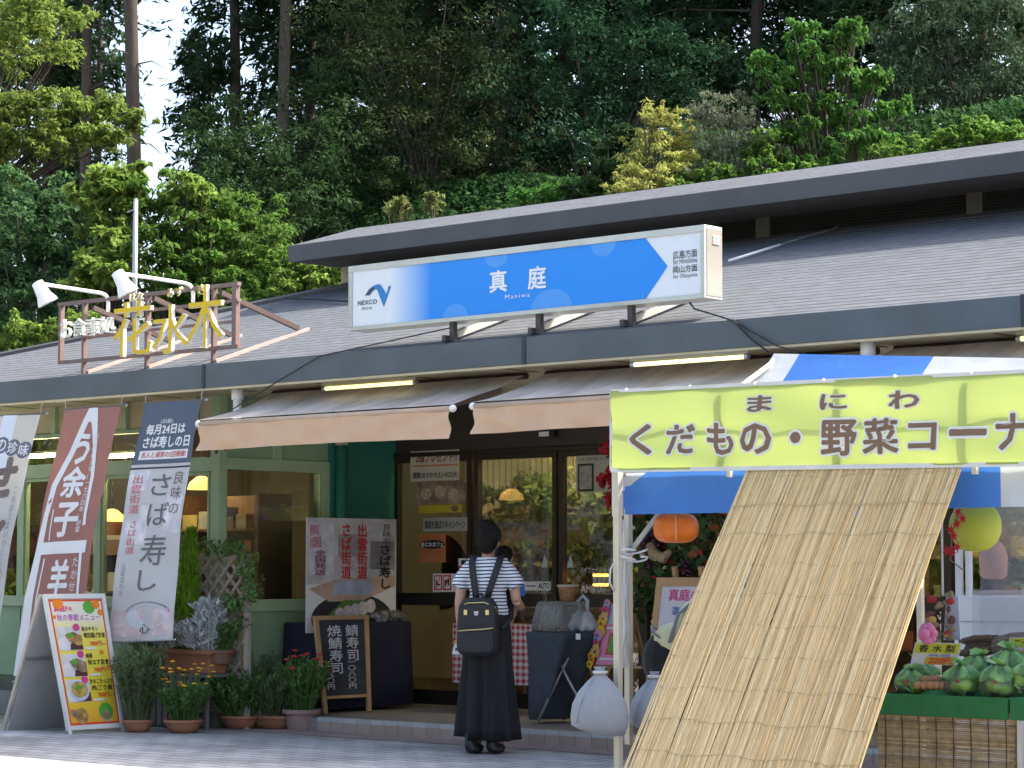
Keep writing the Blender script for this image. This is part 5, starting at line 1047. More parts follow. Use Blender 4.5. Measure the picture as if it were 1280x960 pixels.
for k in range(30):
    a = rr0.uniform(0, 2 * PI); c = Vector((-.015, .0, 1.615)); d = Vector((math.cos(a), math.sin(a), rr0.uniform(-.2, .9))).normalized()
    mb.tube([c + d * .04, c + d * .056 + Vector((0, 0, .008)), c + d * rr0.uniform(.06, .078)], [.003, .0022, .0008], 4, False)
for k in range(10): x = rr0.uniform(-.05, .05); mb.tube([(x, -.07, 1.44), (x * 1.1, -.075, 1.41), (x * 1.1 + rr0.uniform(-.01, .01), -.066, 1.385)], [.003, .002, .0008], 4, False)
lpart('hair_strands', mb, M('hair_strand', (0.014, 0.010, 0.008), 0.5, spec=0.2), Wm, fr)
# backpack she wears
Bp = thing('backpack', 'black backpack with gold zips worn over the striped shirt', 'backpack', fr(-0.03, -.2, .72))
def rbox(cx, cy, cz, hx, hy, hz, p=4, n=28, m=16, taper=0.0):
    rows = []
    for i in range(m + 1):
        a = -PI / 2 + PI * i / m; ca, sa = math.cos(a), math.sin(a); zc = math.copysign(abs(sa) ** (2 / p), sa); rc = abs(ca) ** (2 / p)
        rows.append([(cx + hx * (1 - taper * zc) * rc * math.copysign(abs(math.cos(t)) ** (2 / p), math.cos(t)), cy + hy * rc * math.copysign(abs(math.sin(t)) ** (2 / p), math.sin(t)), cz + hz * zc) for t in [2 * PI * k / n for k in range(n)]])
    return MB().rings(rows)
nyl = M('black_nylon', (0.016, 0.016, 0.018), 0.62, 0.15, 20, 0.25, 90); gold = M('gold_zip', (0.62, 0.50, 0.22), 0.35, metal=0.7)
lpart('pack_body', rbox(-0.03, -.19, .885, .145, .075, .20, 5, taper=0.06), nyl, Bp, fr)
lpart('front_pocket', rbox(-0.03, -.262, .79, .132, .03, .085, 5), nyl, Bp, fr)
lpart('top_frame', rbox(-0.03, -.185, 1.075, .11, .06, .022, 3), nyl, Bp, fr)
lpart('pocket_zip', MB().tube([(-.155, -.285, .862), (-.09, -.302, .869), (.03, -.302, .876), (.095, -.285, .885)], .005, 6), gold, Bp, fr)
lpart('top_zip', MB().tube([(-.15, -.24, 1.035), (-.09, -.262, 1.058), (.03, -.262, 1.062), (.10, -.235, 1.03), (.112, -.19, 0.98)], .0045, 6), gold, Bp, fr)
for x in (-.105, .05): lpart('buckle', MB().box(x - .012, -.272, .975, x + .012, -.264, 1.01), gold, Bp, fr, smooth=False)
lpart('emblem', MB().box(-.045, -.273, .985, -.012, -.266, 1.0).box(-.04, -.273, .972, -.017, -.266, .983), M('emblem_pale', (0.55, 0.55, 0.55), 0.5), Bp, fr, smooth=False)
lpart('handle', MB().tube([(-.06, -.17, 1.08), (-.05, -.17, 1.12), (-.01, -.17, 1.12), (.0, -.17, 1.08)], .01, 8), nyl, Bp, fr)
for s in (-1, 1):
    path = [(s * .035 - 0.02, -.128, 1.07), (s * .055 - 0.015, -.122, 1.16), (s * .08 - 0.005, -.117, 1.26), (s * .098, -.088, 1.345), (s * .10, -.02, 1.392), (s * .105, .055, 1.36), (s * .115, .105, 1.25), (s * .14, .10, 1.05), (s * .16, 0.0, .95), (s * .12, -.12, .88)]
    mbs = MB(); rows = []
    for p in path: rows.append([(p[0] - .024, p[1], p[2]), (p[0] + .024, p[1], p[2])])
    mbs.grid(rows); o = lpart('shoulder_strap', mbs, nyl, Bp, fr); sd = o.modifiers.new('thick', 'SOLIDIFY'); sd.thickness = 0.012; sd.offset = 0
lpart('side_zip', MB().tube([(-.176, -.19, 1.0), (-.178, -.19, .80)], .003, 5), gold, Bp, fr)
# small pouch in her hand
Po = thing('small_pouch', 'small white and yellow pouch hanging from the left hand of the striped shirt person', 'pouch', fr(-.235, .06, .70))
lpart('pouch', MB().add([(-.275, .05, .69), (-.195, .05, .69), (-.215, .05, .765), (-.255, .05, .765), (-.275, .075, .69), (-.195, .075, .69), (-.215, .075, .765), (-.255, .075, .765)], [(0,1,2,3),(7,6,5,4),(0,4,5,1),(1,5,6,2),(2,6,7,3),(3,7,4,0)]), M('pouch_white', (0.6, 0.62, 0.66), 0.5), Po, fr, smooth=False)
lpart('yellow_clasp', MB().box(-.252, .046, .766, -.218, .08, .79), M('clasp_yellow', (0.6, 0.42, 0.04), 0.5), Po, fr, smooth=False)
lpart('pouch_print', MB().box(-.25, .047, .715, -.22, .0495, .735), M('print_navy', (0.03, 0.04, 0.15), 0.5), Po, fr, smooth=False)
lpart('strap', MB().tube([(-.235, .065, .79), (-.232, .08, .84), (-.215, .09, .80)], .007, 6), M('strap_white', (0.55, 0.56, 0.58), 0.6), Po, fr)
# small child held in front of her
cl_ = fr(.09, .24, 0.95); Ch = thing('person', 'small dark haired child in blue held in front of the striped shirt person', 'person', cl_)
fc_ = lambda x, y, z: fr(x - .062, y + .05, z)
mb = MB().ball((.165, .19, 1.16), .075, .065, .12).ball((.135, .16, 1.385), .06, .066, .072).tube([(.15, .19, 1.26), (.14, .17, 1.34)], [.035, .033], 8)
mb.ball((.13, .225, 1.375), .008, .01, .01).ball((.075, .17, 1.375), .008, .014, .02).ball((.195, .17, 1.375), .008, .014, .02).ball((.13, .222, 1.35), .014, .006, .005).ball((.11, .222, 1.395), .008, .005, .005).ball((.155, .222, 1.395), .008, .005, .005)
mb.tube([(.21, .18, 1.24), (.245, .13, 1.16), (.235, .17, 1.06)], [.032, .03, .02], 8).tube([(.11, .24, 1.22), (.05, .25, 1.18), (0.0, .2, 1.2)], [.03, .027, .02], 8)
for sx_ in (.13, .19): mb.tube([(sx_, .18, 1.06), (sx_ - .02, .24, .98), (sx_ - .03, .2, .90)], [.05, .042, .028], 8).ball((sx_ - .03, .22, .885), .022, .045, .02)
lpart('body', mb, skin, Ch, fc_, 0.009, 4)
mb = MB().ball((.165, .19, 1.16), .085, .078, .13).tube([(.2, .18, 1.25), (.25, .13, 1.17), (.252, .135, 1.10)], [.046, .046, .042], 8).tube([(.12, .22, 1.22), (.07, .25, 1.19)], [.044, .042], 8)
lpart('shirt', mb, M('blue_cotton', (0.03, 0.16, 0.48), 0.85, 0.06), Ch, fc_, 0.009, 4)
lpart('hair', MB().ball((.135, .15, 1.402), .067, .07, .066).ball((.135, .12, 1.365), .058, .045, .05), hair, Ch, fc_, 0.009, 2)

# ------------------------------------------------------------------ stall worker bending forward, half hidden by the reed screen
sg = onD(844, 850, 11.7); sg.z = 0; fr2_ = L3(sg, math.radians(-62)); fr2 = lambda x, y, z: fr2_(x, y, z * 1.09)      # forward (local y) points to the right in the picture
St = thing('person', 'stall worker in pale yellow shirt and black apron bending behind the reed screen', 'person', sg)
mb = MB()
hip = Vector((0, 0, .80)); sh = Vector((0, .36, 1.02))
mb.ball(hip, .15, .13, .13).ball((0, .14, .92), .135, .115, .12).ball((0, .27, 1.0), .155, .11, .115)
mb.tube([(-.16, .36, 1.0), (0, .38, 1.03), (.16, .36, 1.0)], [.05, .058, .05], 10).tube([(0, .38, 1.02), (0, .47, 1.05), (0, .52, 1.06)], [.05, .044, .044], 10)
mb.ball((0, .58, 1.04), .072, .095, .088).ball((0, .62, .975), .045, .05, .045).ball((0, .675, 1.02), .011, .015, .015).ball((-.074, .57, 1.03), .012, .02, .026).ball((.074, .57, 1.03), .012, .02, .026)
for s in (-1, 1):
    mb.tube([(s * .17, .36, .99), (s * .2, .40, .82), (s * .2, .46, .74)], [.046, .04, .035], 10).tube([(s * .2, .46, .74), (s * .18, .58, .74), (s * .16, .64, .74)], [.035, .03, .022], 10)
    hand(mb, (s * .16, .64, .74), (0, 1, -0.2), 0.5, s)
    mb.tube([(s * .085, 0, .78), (s * .09, .06, .44), (s * .09, -.02, .25), (s * .09, -.03, .06)], [.09, .062, .055, .036], 10).ball((s * .09, .02, .035), .04, .11, .034)
lpart('body', mb, skin, St, fr2, 0.010, 5)
mb = MB().ball((0, .02, .85), .165, .14, .10).ball((0, .14, .935), .155, .132, .13).ball((0, .27, 1.01), .172, .125, .125).tube([(-.17, .36, 1.0), (0, .375, 1.03), (.17, .36, 1.0)], [.06, .07, .06], 10)
for s in (-1, 1): mb.tube([(s * .15, .36, 1.0), (s * .2, .39, .88), (s * .205, .41, .80)], [.066, .062, .058], 10)
lpart('shirt', mb, M('pale_yellow_cotton', (0.55, 0.52, 0.30), 0.85, 0.08, 8, 0.15, 25), St, fr2, 0.010, 5)
mb = MB().ball((0, -.02, .78), .17, .145, .14)
for s in (-1, 1): mb.tube([(s * .085, -.01, .76), (s * .09, .05, .44), (s * .09, -.02, .25), (s * .09, -.03, .08)], [.105, .075, .07, .06], 12)
lpart('trousers', mb, blk, St, fr2, 0.010, 4)
apm = M('apron_grey', (0.16, 0.16, 0.165), 0.8)
for pth in ([(-.165, .0, .86), (-.13, .04, .985), (-.05, .15, 1.075), (.06, .27, 1.14), (.12, .38, 1.10)], [(.165, .0, .86), (.13, .04, .985), (.05, .15, 1.078), (-.06, .27, 1.142), (-.13, .38, 1.10)], [(-.17, .06, .80), (-.1, -.09, .90), (0, -.115, .93), (.1, -.09, .90), (.17, .06, .80)]):
    rows = [[(p[0] - .014, p[1] - .008, p[2]), (p[0] + .014, p[1] + .008, p[2])] for p in pth]
    o = lpart('apron_strap', MB().grid(rows), apm, St, fr2); sd = o.modifiers.new('thick', 'SOLIDIFY'); sd.thickness = 0.008; sd.offset = 0
lpart('apron', MB().grid([[(-.19 + .38 * i / 8, .14 + .05 * math.sin(PI * i / 8), .95 - j * .13) for i in range(9)] for j in range(5)]), blk, St, fr2)
lpart('hair', MB().ball((0, .57, 1.065), .082, .098, .09).ball((0, .53, 1.04), .078, .07, .075), hair, St, fr2, 0.01, 2)

# ------------------------------------------------------------------ porch displays between the doors and the tent
den = M('dark_denim', (0.045, 0.058, 0.075), 0.85, 0.2, 12, 0.2, 60)
t = thing('covered_stand', 'folding stand draped with dark denim cloth in front of the doors', 'stand', (-12.12, 14.4, FZ))
c0 = Vector((-12.14, 14.38, 0)); rows = []
for z, sx_, sy_, ox in ((0.13, .16, .17, -.05), (0.3, .18, .19, -.03), (0.55, .20, .20, -.01), (0.76, .23, .22, 0.0), (0.80, .235, .225, 0.0), (0.812, .225, .215, 0.0)):
    rows.append([(c0.x + ox + math.copysign(abs(math.cos(a)) ** .6, math.cos(a)) * (sx_ + .015 * math.sin(5 * a)), c0.y + ox * .4 + math.copysign(abs(math.sin(a)) ** .6, math.sin(a)) * (sy_ + .015 * math.sin(5 * a)), z + (0.42 * max(0, math.cos(a + 0.3)) ** 2 * (0.75 - z) / .62 if z < 0.7 else 0)) for a in [2 * PI * k / 48 for k in range(48)]])
part('cloth', MB().rings(rows), den, t, smooth=True)
for a, b in (((-12.18, 14.14, FZ), (-11.95, 14.36, .78)), ((-11.80, 14.34, FZ), (-12.08, 14.22, .66)), ((-11.8, 14.6, FZ), (-12.1, 14.55, .7)), ((-12.3, 14.6, FZ), (-12.1, 14.5, .7))): part('leg', MB().tube([a, b], 0.011, 8), steel, t, smooth=True)
part('label_tag', MB().slab((-11.9, 14.27, .755), (-11.87, 14.29, .755), (-11.87, 14.29, .80), (-11.9, 14.27, .80), .002), paper, t)
pw = glass('plastic_sheet', (0.9, 0.92, 0.92), 1.3, 0.15, 0.18)
t = thing('plastic_cover', 'clear plastic cover over dried grass on the denim stand', 'cover', (-12.14, 14.38, .815))
part('sheet', MB().rings([[(c0.x + math.copysign(abs(math.cos(a)) ** .5, math.cos(a)) * s * (1 + .05 * math.sin(4 * a)), c0.y + math.copysign(abs(math.sin(a)) ** .5, math.sin(a)) * s * (1 + .05 * math.sin(4 * a)), z) for a in [2 * PI * k / 32 for k in range(32)]] for z, s in ((.816, .19), (.90, .185), (1.0, .165), (1.045, .15))]), pw, t, smooth=True)
rgx = np.random.default_rng(70); n = 500; Pg = np.array([c0.x - .09, c0.y - .05, .90]) + rgx.normal(size=(n, 3)) * np.array([.03, .03, .05]); 
me = leaf_mesh('dried_grass', Pg - np.array(ORG[t]), rgx.normal(size=(n, 3)) * .3 + np.array([0, 0, 1]), rdir(rgx, n), .10, .07, M('straw', (0.30, 0.25, 0.16), 0.8, 0.2, isl=0.3)); place('dried_grass', me, t)
bagw = M('thin_white_plastic', (0.62, 0.66, 0.72), 0.35, 0.1, 8, transl=0.3)
solo('plastic_bag', MB().rings([[(-12.0 + math.cos(a) * .115 * q * (1 + .14 * math.sin(5 * a + 9 * f) + .09 * math.sin(11 * a - 7 * f)), 14.48 + math.sin(a) * .10 * q * (1 + .14 * math.sin(5 * a + 9 * f)), .818 + .16 * f + .012 * math.sin(7 * a)) for a in [2 * PI * k / 40 for k in range(40)]] for f, q in ((0, .8), (.15, 1.0), (.45, .95), (.7, .7), (.9, .4), (1.0, .22))]).tube([(-12.02, 14.48, .97), (-12.03, 14.46, 1.05), (-12.0, 14.48, 1.09), (-11.97, 14.5, 1.05), (-11.97, 14.49, .97)], .016, 8), bagw, 'white plastic carrier bag lying on the denim stand', 'bag', (-12.0, 14.48, .815), smooth=True)
bq = Vector((-12.13, 14.45, 1.047)); t = thing('wicker_basket', 'small brown wicker basket on top of the plastic cover', 'basket', bq)
part('wall', MB().lathe([(.055, 0), (.075, .10), (.08, .115), (.072, .115), (.05, .01)], bq, 20), M('wicker', (0.34, 0.18, 0.08), 0.75, 0.3, 40, 0.5, 120), t, smooth=True)
part('rim', MB().lathe([(.072, .112), (.086, .112), (.086, .128), (.072, .128)], bq, 20), M('wicker_rim', (0.45, 0.42, 0.34), 0.75), t)
for k in range(8): part('weave_band', MB().lathe([(.0575 + k * .0024, .012 + k * .0125), (.0605 + k * .0024, .016 + k * .0125), (.058 + k * .0024, .02 + k * .0125)], bq, 20), MATS['wicker'], t)
# gingham covered table against the door
gy = 15.05; gx0, gx1 = onY(566, 800, gy).x, onY(672, 800, gy).x
def check():
    m = bpy.data.materials.new('red_gingham'); m.use_nodes = True; t = m.node_tree; b = t.nodes['Principled BSDF']; L = t.links.new; tc = t.nodes.new('ShaderNodeTexCoord'); sp = t.nodes.new('ShaderNodeSeparateXYZ'); L(tc.outputs['Object'], sp.inputs[0]); ins = []
    for ax in (0, 2):
        mu = t.nodes.new('ShaderNodeMath'); mu.operation = 'MULTIPLY'; mu.inputs[1].default_value = 1 / 0.055; L(sp.outputs[ax], mu.inputs[0]); f = t.nodes.new('ShaderNodeMath'); f.operation = 'FRACT'; L(mu.outputs[0], f.inputs[0]); g = t.nodes.new('ShaderNodeMath'); g.operation = 'GREATER_THAN'; g.inputs[1].default_value = 0.5; L(f.outputs[0], g.inputs[0]); ins.append(g.outputs[0])
    ad = t.nodes.new('ShaderNodeMath'); ad.operation = 'ADD'; L(ins[0], ad.inputs[0]); L(ins[1], ad.inputs[1]); hf = t.nodes.new('ShaderNodeMath'); hf.operation = 'MULTIPLY'; hf.inputs[1].default_value = 0.5; L(ad.outputs[0], hf.inputs[0])
    mx = t.nodes.new('ShaderNodeMix'); mx.data_type = 'RGBA'; L(hf.outputs[0], mx.inputs[0]); mx.inputs[6].default_value = (0.62, 0.58, 0.56, 1); mx.inputs[7].default_value = (0.42, 0.02, 0.04, 1); L(mx.outputs[2], b.inputs['Base Color']); b.inputs['Roughness'].default_value = 0.9; return m
t = thing('gingham_table', 'low table under red and white checked cloth behind the striped shirt person', 'table', ((gx0 + gx1) / 2, gy + .2, FZ))
part('cloth', MB().grid([[(gx0 + (gx1 - gx0) * i / 30, gy - .012 * math.sin(i * .9) * j / 4, .84 - .50 * j / 4) for i in range(31)] for j in range(5)]), check(), t, smooth=True)
part('table_top', MB().box(gx0, gy + .01, .815, gx1, gy + .4, .84), wood_dk, t)
for x in (gx0 + .04, gx1 - .06):
    for y in (gy + .03, gy + .36): part('leg', MB().box(x, y, FZ, x + .03, y + .03, .815), steel, t)
# pink card on a small easel with flowers
e0 = onZ(728, 903, FZ); ep = Vector((-11.72, 14.62, FZ))
t = thing('flower_easel', 'pink house shaped card on a small wooden easel edged with bright flowers', 'sign', ep)
for a, b in (((-11.86, 14.35, FZ), (-11.70, 14.70, .95)), ((-11.55, 14.42, FZ), (-11.66, 14.70, .95)), ((-11.66, 15.0, FZ), (-11.68, 14.70, .95))): part('leg', MB().bar(a, b, .03, .02), wood, t)
part('ledge', MB().bar((-11.90, 14.5, .545), (-11.48, 14.56, .545), .03, .02), wood, t)
kp = Panel((-11.86, 14.46, .56), (-11.56, 14.50, .56), (-11.60, 14.60, 1.03), (-11.80, 14.58, 1.03))
pkm = M('card_pink', (0.68, 0.26, 0.42), 0.6, 0.05)
part('card', MB().slab(kp.at(0, 0), kp.at(1, 0), kp.at(1, 1), kp.at(0, 1), .008), pkm, t)
patch('blue_roof', kp, .06, .66, .94, .97, M('card_blue', (0.40, 0.52, 0.66), 0.6, 0.1), t)
patch('red_print', kp, .22, .16, .80, .52, M('card_red', (0.5, 0.10, 0.08), 0.6, 0.3, 20), t); patch('green_print', kp, .30, .2, .72, .46, lf, t, .004)
for v in (.08, .58): patch('pale_line', kp, .08, v, .92, v + .03, paper, t, .003)
fc = [M('silk_%d' % i, c, 0.6) for i, c in enumerate([(0.70, 0.45, 0.03), (0.70, 0.22, 0.03), (0.62, 0.52, 0.14), (0.65, 0.07, 0.22), (0.22, 0.40, 0.62), (0.62, 0.25, 0.42), (0.66, 0.38, 0.16)])]
rr = random.Random(4)
for k in range(16):
    v = k / 15; p = kp.at(-0.10 + rr.uniform(-.06, .04), v, .01); r = rr.uniform(.03, .05)
    fm = MB(); n = 7
    for j in range(n):
        a = 2 * PI * j / n; fm.ball(p + Vector((math.cos(a) * r * .6, -.01, math.sin(a) * r * .6)), r * .45, r * .2, r * .45, 7, 5)
    o = part('flower', fm, fc[(0, 1, 0, 6, 2, 3, 4, 5)[k % 8]], t, smooth=True)
    part('flower_heart', MB().ball(p + Vector((0, -.018, 0)), r * .28, r * .2, r * .28, 8, 5), wood_dk, o, smooth=True)
# wooden lattice, ivy arrangement, easel with poster
t = thing('brown_lattice', 'small dark brown wooden lattice beside the pink card easel', 'lattice', (-11.35, 14.9, FZ))
lx0, lx1, lz0, lz1 = -11.55, -11.1, FZ, 1.0
for x in (lx0, lx1): part('post', MB().box(x - .018, 14.88, FZ, x + .018, 14.92, lz1), wood_dk, t)
for k in range(-5, 4):
    for sg_ in (1, -1):
        s = k * .13; a = max(s, 0); b = min(s + (lz1 - lz0), lx1 - lx0)
        if b - a > .04:
            p, q = ((lx0 + a, 14.89, lz0 + a - s), (lx0 + b, 14.89, lz0 + b - s)) if sg_ > 0 else ((lx1 - a, 14.905, lz0 + a - s), (lx1 - b, 14.905, lz0 + b - s))
            part('lattice_strip', MB().bar(p, q, .03, .01, up=(0, -1, 0)), wood_dk, t)
iv = onY(845, 690, 14.85); t = thing('ivy_garland', 'artificial ivy garland with red maple leaves and grapes behind the orange lantern', 'plant', iv)
rg = np.random.default_rng(80); k = 46
Ci = np.stack([rg.uniform(onY(792, 690, 14.85).x, onY(905, 690, 14.85).x, k), rg.uniform(14.75, 14.95, k), rg.uniform(onY(845, 765, 14.85).z, onY(845, 612, 14.85).z, k)], 1)
Pi_, oi_ = clumps(rg, Ci, np.full(k, .12), 60, 1.0); sel = rg.uniform(0, 1, len(Pi_)); Di = rdir(rg, len(Pi_)) + np.array([0, -.3, -.3]); Wi = rdir(rg, len(Pi_)) + np.array([.3, -1.0, .3])
for nm, lo, hi, mm, sz in (('ivy_leaves', 0, .78, leafD, .075), ('autumn_leaves', .78, .88, M('leaf_brown', (0.22, 0.075, 0.03), 0.6, isl=0.3), .08), ('red_leaves', .88, .95, M('leaf_red', (0.40, 0.02, 0.03), 0.6, isl=0.3), .075), ('white_flowers', .95, 1.1, M('petal_w', (0.6, 0.58, 0.5), 0.6), .06)):
    q = (sel >= lo) & (sel < hi); place(nm, leaf_mesh(nm, Pi_[q] - np.array(iv), Di[q], Wi[q], sz, .75, mm), t)
for gx_, gy_ in ((805, 670), (815, 690), (858, 700), (820, 665)):
    g0 = onY(gx_, gy_, 14.72); gm = MB()
    for k in range(16): gm.ball(g0 + Vector((rr.uniform(-.03, .03), rr.uniform(-.03, .03), -k * .008)), .018, n=8, m=6)
    part('grapes', gm, M('grape', (0.05, 0.012, 0.03), 0.35), t, smooth=True)
wk = [onY(812 + 0, 680, 14.7), onY(818, 694, 14.7), onY(830, 698, 14.7), onY(838, 688, 14.7)]
part('wicker_horn', MB().tube(wk, [.035, .05, .045, .02], 10), M('wicker_pale', (0.36, 0.27, 0.17), 0.75, 0.3, 40, 0.4, 120), t, smooth=True)
mr_ = thing('maple_spray', 'bright red maple leaf spray hanging left of the green banner', 'decoration', onY(765, 585, 14.9)); rg = np.random.default_rng(81)
Cm = np.array([tuple(onY(a, b, 14.9)) for a, b in ((768, 545), (760, 560), (763, 590), (770, 605), (758, 600), (766, 625), (775, 640))]); Pm, om = clumps(rg, Cm, np.full(len(Cm), .07), 36, 1.0)
place('leaves', leaf_mesh('maple', Pm - np.array(ORG[mr_]), rdir(rg, len(Pm)), rdir(rg, len(Pm)) + np.array([0, -1.2, 0]), .07, .5, M('maple_red', (0.45, 0.015, 0.03), 0.6, isl=0.25, transl=0.2)), mr_)
part('twig', MB().tube([onY(768, 535, 14.92), onY(763, 590, 14.92), onY(772, 650, 14.92)], .004, 5), wood_dk, mr_)
t = thing('easel_board', 'white poster in a wooden frame on an easel behind the stall worker', 'sign', onZ(820, 905, FZ) + Vector((.3, .1, 0)))
ey = 14.25; kp = Panel(onY(803, 905, ey - .12), onY(905, 905, ey - .12), onY(916, 722, ey), onY(822, 722, ey))
part('sheet', MB().slab(kp.at(.06, .05), kp.at(.95, .05), kp.at(.95, .95), kp.at(.06, .95), .01), M('poster_lilac', (0.60, 0.58, 0.62), 0.6, 0.08), t)
for u0, u1, v0, v1 in ((0, .07, 0, 1), (.94, 1, 0, 1), (.071, .939, .94, 1), (.071, .939, 0, .05)): part('frame_bar', MB().slab(kp.at(u0, v0, .012), kp.at(u1, v0, .012), kp.at(u1, v1, .012), kp.at(u0, v1, .012), .024), wood, t)
for px in (843, 876):
    a = onY(px, 708, ey + .05); part('easel_leg', MB().bar(a, (a.x, ey + .28, FZ), .035, .03), wood, t)
letter('pink_lettering', '真庭の秋', kp, .18, .84, .75, .92, pk, t, .004, .02); letter('blue_lettering', '選べる味覚', kp, .24, .74, .75, .80, M('blue_ink', (0.10, 0.14, 0.45), 0.5), t, .004, .01)
blob('red_print', kp, disc(.28, .62, .16, .07, 20), M('print_rose', (0.5, 0.10, 0.12), 0.5, 0.3, 20), t, .003)
flat('street_poster', 'white poster with red vertical lettering right of the orange lantern', 'poster', (882, 632, 940, 745), paper, (('街\n道', 0.42, 0.50, 0.72, 0.96, red_ink, 0.02), ('さ\nば\nの\n道', 0.1, 0.40, 0.2, 0.95, pk, 0.0)), Y=15.0)

# ------------------------------------------------------------------ striped market tent
TX0, TX1 = -7.2, -3.6; TYF, TYR, TZE, TZR = 9.0, 10.25, 1.75, 2.41
tb = M('tent_blue', (0.055, 0.19, 0.55), 0.6, 0.1, 5, 0.5, 9, transl=0.3); tw = M('tent_white', (0.52, 0.54, 0.57), 0.6, 0.08, 5, 0.5, 9, transl=0.3)
Tn = thing('market_tent', 'blue and white striped market tent on thin metal legs', 'tent', (-5.4, 9.6, 0))
pole_m = M('tent_pole', (0.55, 0.50, 0.40), 0.4, 0.08, 6, metal=0.3, dirt=0.3)
cuts = [TX0]; tog = 0; wid = [0.16, 0.80, 0.62, 0.72, 0.62, 0.8]
stripe = []; x = TX0
for k, w in enumerate(wid): stripe.append((x, min(x + w, TX1), k % 2)); x += w
def sl(x, f):                                  # slope point, f 0 eave .. 1 ridge, with sag
    y = TYF + (TYR - TYF) * f; return (x, y, TZE - .015 * (x - TX0) + (TZR - .06 * (x - TX0) - TZE) * (.5 * f + .5 * f ** 3) - 0.015 * math.sin(PI * f) * math.sin((x - TX0) * 5))
for x0, x1, c in stripe:
    if x1 <= x0: continue
    n = 8
    part('canopy_stripe', MB().grid([[sl(x0 + (x1 - x0) * i / n, j / 10) for i in range(n + 1)] for j in range(11)]), tb if c else tw, Tn, smooth=True)
    part('rear_canopy_stripe', MB().grid([[(x0 + (x1 - x0) * i / 4, TYR + (1.35) * j / 4, TZR - .075 * (x0 + (x1 - x0) * i / 4 - TX0) - (TZR - TZE) * j / 4) for i in range(5)] for j in range(5)]), tb if c else tw, Tn, smooth=True)
vst = [(onY(780, 600, 8.98).x, onY(1250, 600, 8.98).x, 1), (onY(1250, 600, 8.98).x, onY(1400, 600, 8.98).x, 0), (onY(1400, 600, 8.98).x, TX1, 1)]
for x0, x1, c in vst:
    n = 24
    part('valance_stripe', MB().grid([[(x0 + (x1 - x0) * i / n, 8.985 - 0.012 * math.sin(i * .8) * j / 3, TZE - 0.0 - 0.20 * j / 3) for i in range(n + 1)] for j in range(4)]), tb if c else tw, Tn, smooth=True)
part('side_valance', MB().grid([[(TX0, 8.985 + 2.6 * i / 20, TZE - 0.17 * j / 3 + 0.0) for i in range(21)] for j in range(4)]), tb, Tn, smooth=True)
part('valance_fold', MB().add([(TX0 - .01, 8.97, TZE), (TX0 + .16, 8.97, TZE), (TX0 - .0, 8.99, TZE - .09)], [(0, 1, 2)]), tw, Tn)
pL = onY(773, 760, 8.9).x; pM = onY(786, 650, 9.12).x
part('front_leg', MB().box(pL - .016, 8.88, 0, pL + .016, 8.912, 1.76), pole_m, Tn, bevel=.002)
part('front_leg_sleeve', MB().box(pL - .019, 8.877, onY(773, 645, 8.9).z, pL + .019, 8.915, 1.77), pole_m, Tn)
part('inner_leg', MB().box(pM - .015, 9.1, 0.45, pM + .015, 9.13, 1.74), pole_m, Tn)
part('brace', MB().bar((pM + .01, 9.11, onY(791, 692, 9.1).z), (pM + .28, 9.2, 1.72), .022), steel, Tn)
for x, y in ((pL + .01, 11.55), (TX1, 8.9), (TX1, 11.55)): part('rear_leg', MB().box(x - .016, y, 0, x + .016, y + .032, 1.76), pole_m, Tn)
for a, b in (((TX0, 8.95, 1.76), (TX1, 8.95, 1.76)), ((TX0, 11.6, 1.76), (TX1, 11.6, 1.76)), ((TX0, TYR, TZR - .03), (TX1, TYR, TZR - .30)), ((TX0 + .02, 8.96, 1.74), (TX0 + .02, TYR, TZR - .03))): part('frame_tube', MB().tube([a, b], .014, 8), pole_m, Tn, smooth=True)
# long yellow-green banner board on the tent front
BY = 8.86
bn = [onY(764, 588, BY), onY(1280, 580, BY), onY(1280, 464, BY), onY(764, 489, BY)]
ext = (bn[1] - bn[0]).normalized() * .9; ext2 = (bn[2] - bn[3]).normalized() * .9
bn[1] = bn[1] + ext; bn[2] = bn[2] + ext2
BL = thing('tent_banner', 'long yellow green banner with brown Japanese lettering on the tent front', 'banner', (bn[0] + bn[1]) / 2)
def lime():
    m = M('banner_lime', (0.36, 0.43, 0.12), 0.55, 0.05, 2, 0.1, 5, transl=0.33); return m
bp0 = Panel(*bn)
bp_ = Panel(*bn, fn=lambda u, v, off: bp0.at(u, v, off + (.009 * math.sin(u * 23 + v * 2.5) + .006 * math.sin(u * 57 - v * 4)) * (.35 + .65 * math.sin(PI * min(max(v, 0), 1))) + .004 * math.sin(v * 9 + u * 11)))
rows = [[bp_.at(i / 120, j / 12, 0) for i in range(121)] for j in range(13)]
part('sheet', MB().grid(rows), lime(), BL, smooth=True)
lu = bp_.c[1] - bp_.c[0]; LW = (bn[1] - bn[0]).length
bu = lambda px: (onY(px, 535, BY).x - bn[0].x) / (bn[1].x - bn[0].x)
def bv(px, py):
    u = bu(px); lo = bp_.at(u, 0).z; hi = bp_.at(u, 1).z; return (onY(px, py, BY).z - lo) / (hi - lo)
for v, w in ((0.0, .02), (1.0, .016)): part('edge_tube', MB().bar(bp0.at(0, v, -.006), bp0.at(1, v, -.006), w, w), M('banner_tube', (0.55, 0.55, 0.52), 0.4), BL)
part('edge_stile', MB().bar(bp0.at(0, 0, -.006), bp0.at(0, 1, -.006), .016, .016), MATS['banner_tube'], BL)
for px in (905, 1050, 1212, 1330):
    u = bu(px); part('rear_post', MB().bar(bp0.at(u, -.1, -.04), bp0.at(u, 1.0, -.04), .022, .022), pole_m, BL)
part('rear_rail', MB().bar(bp0.at(0, .55, -.035), bp0.at(1, .55, -.035), .01, .01), pole_m, BL)
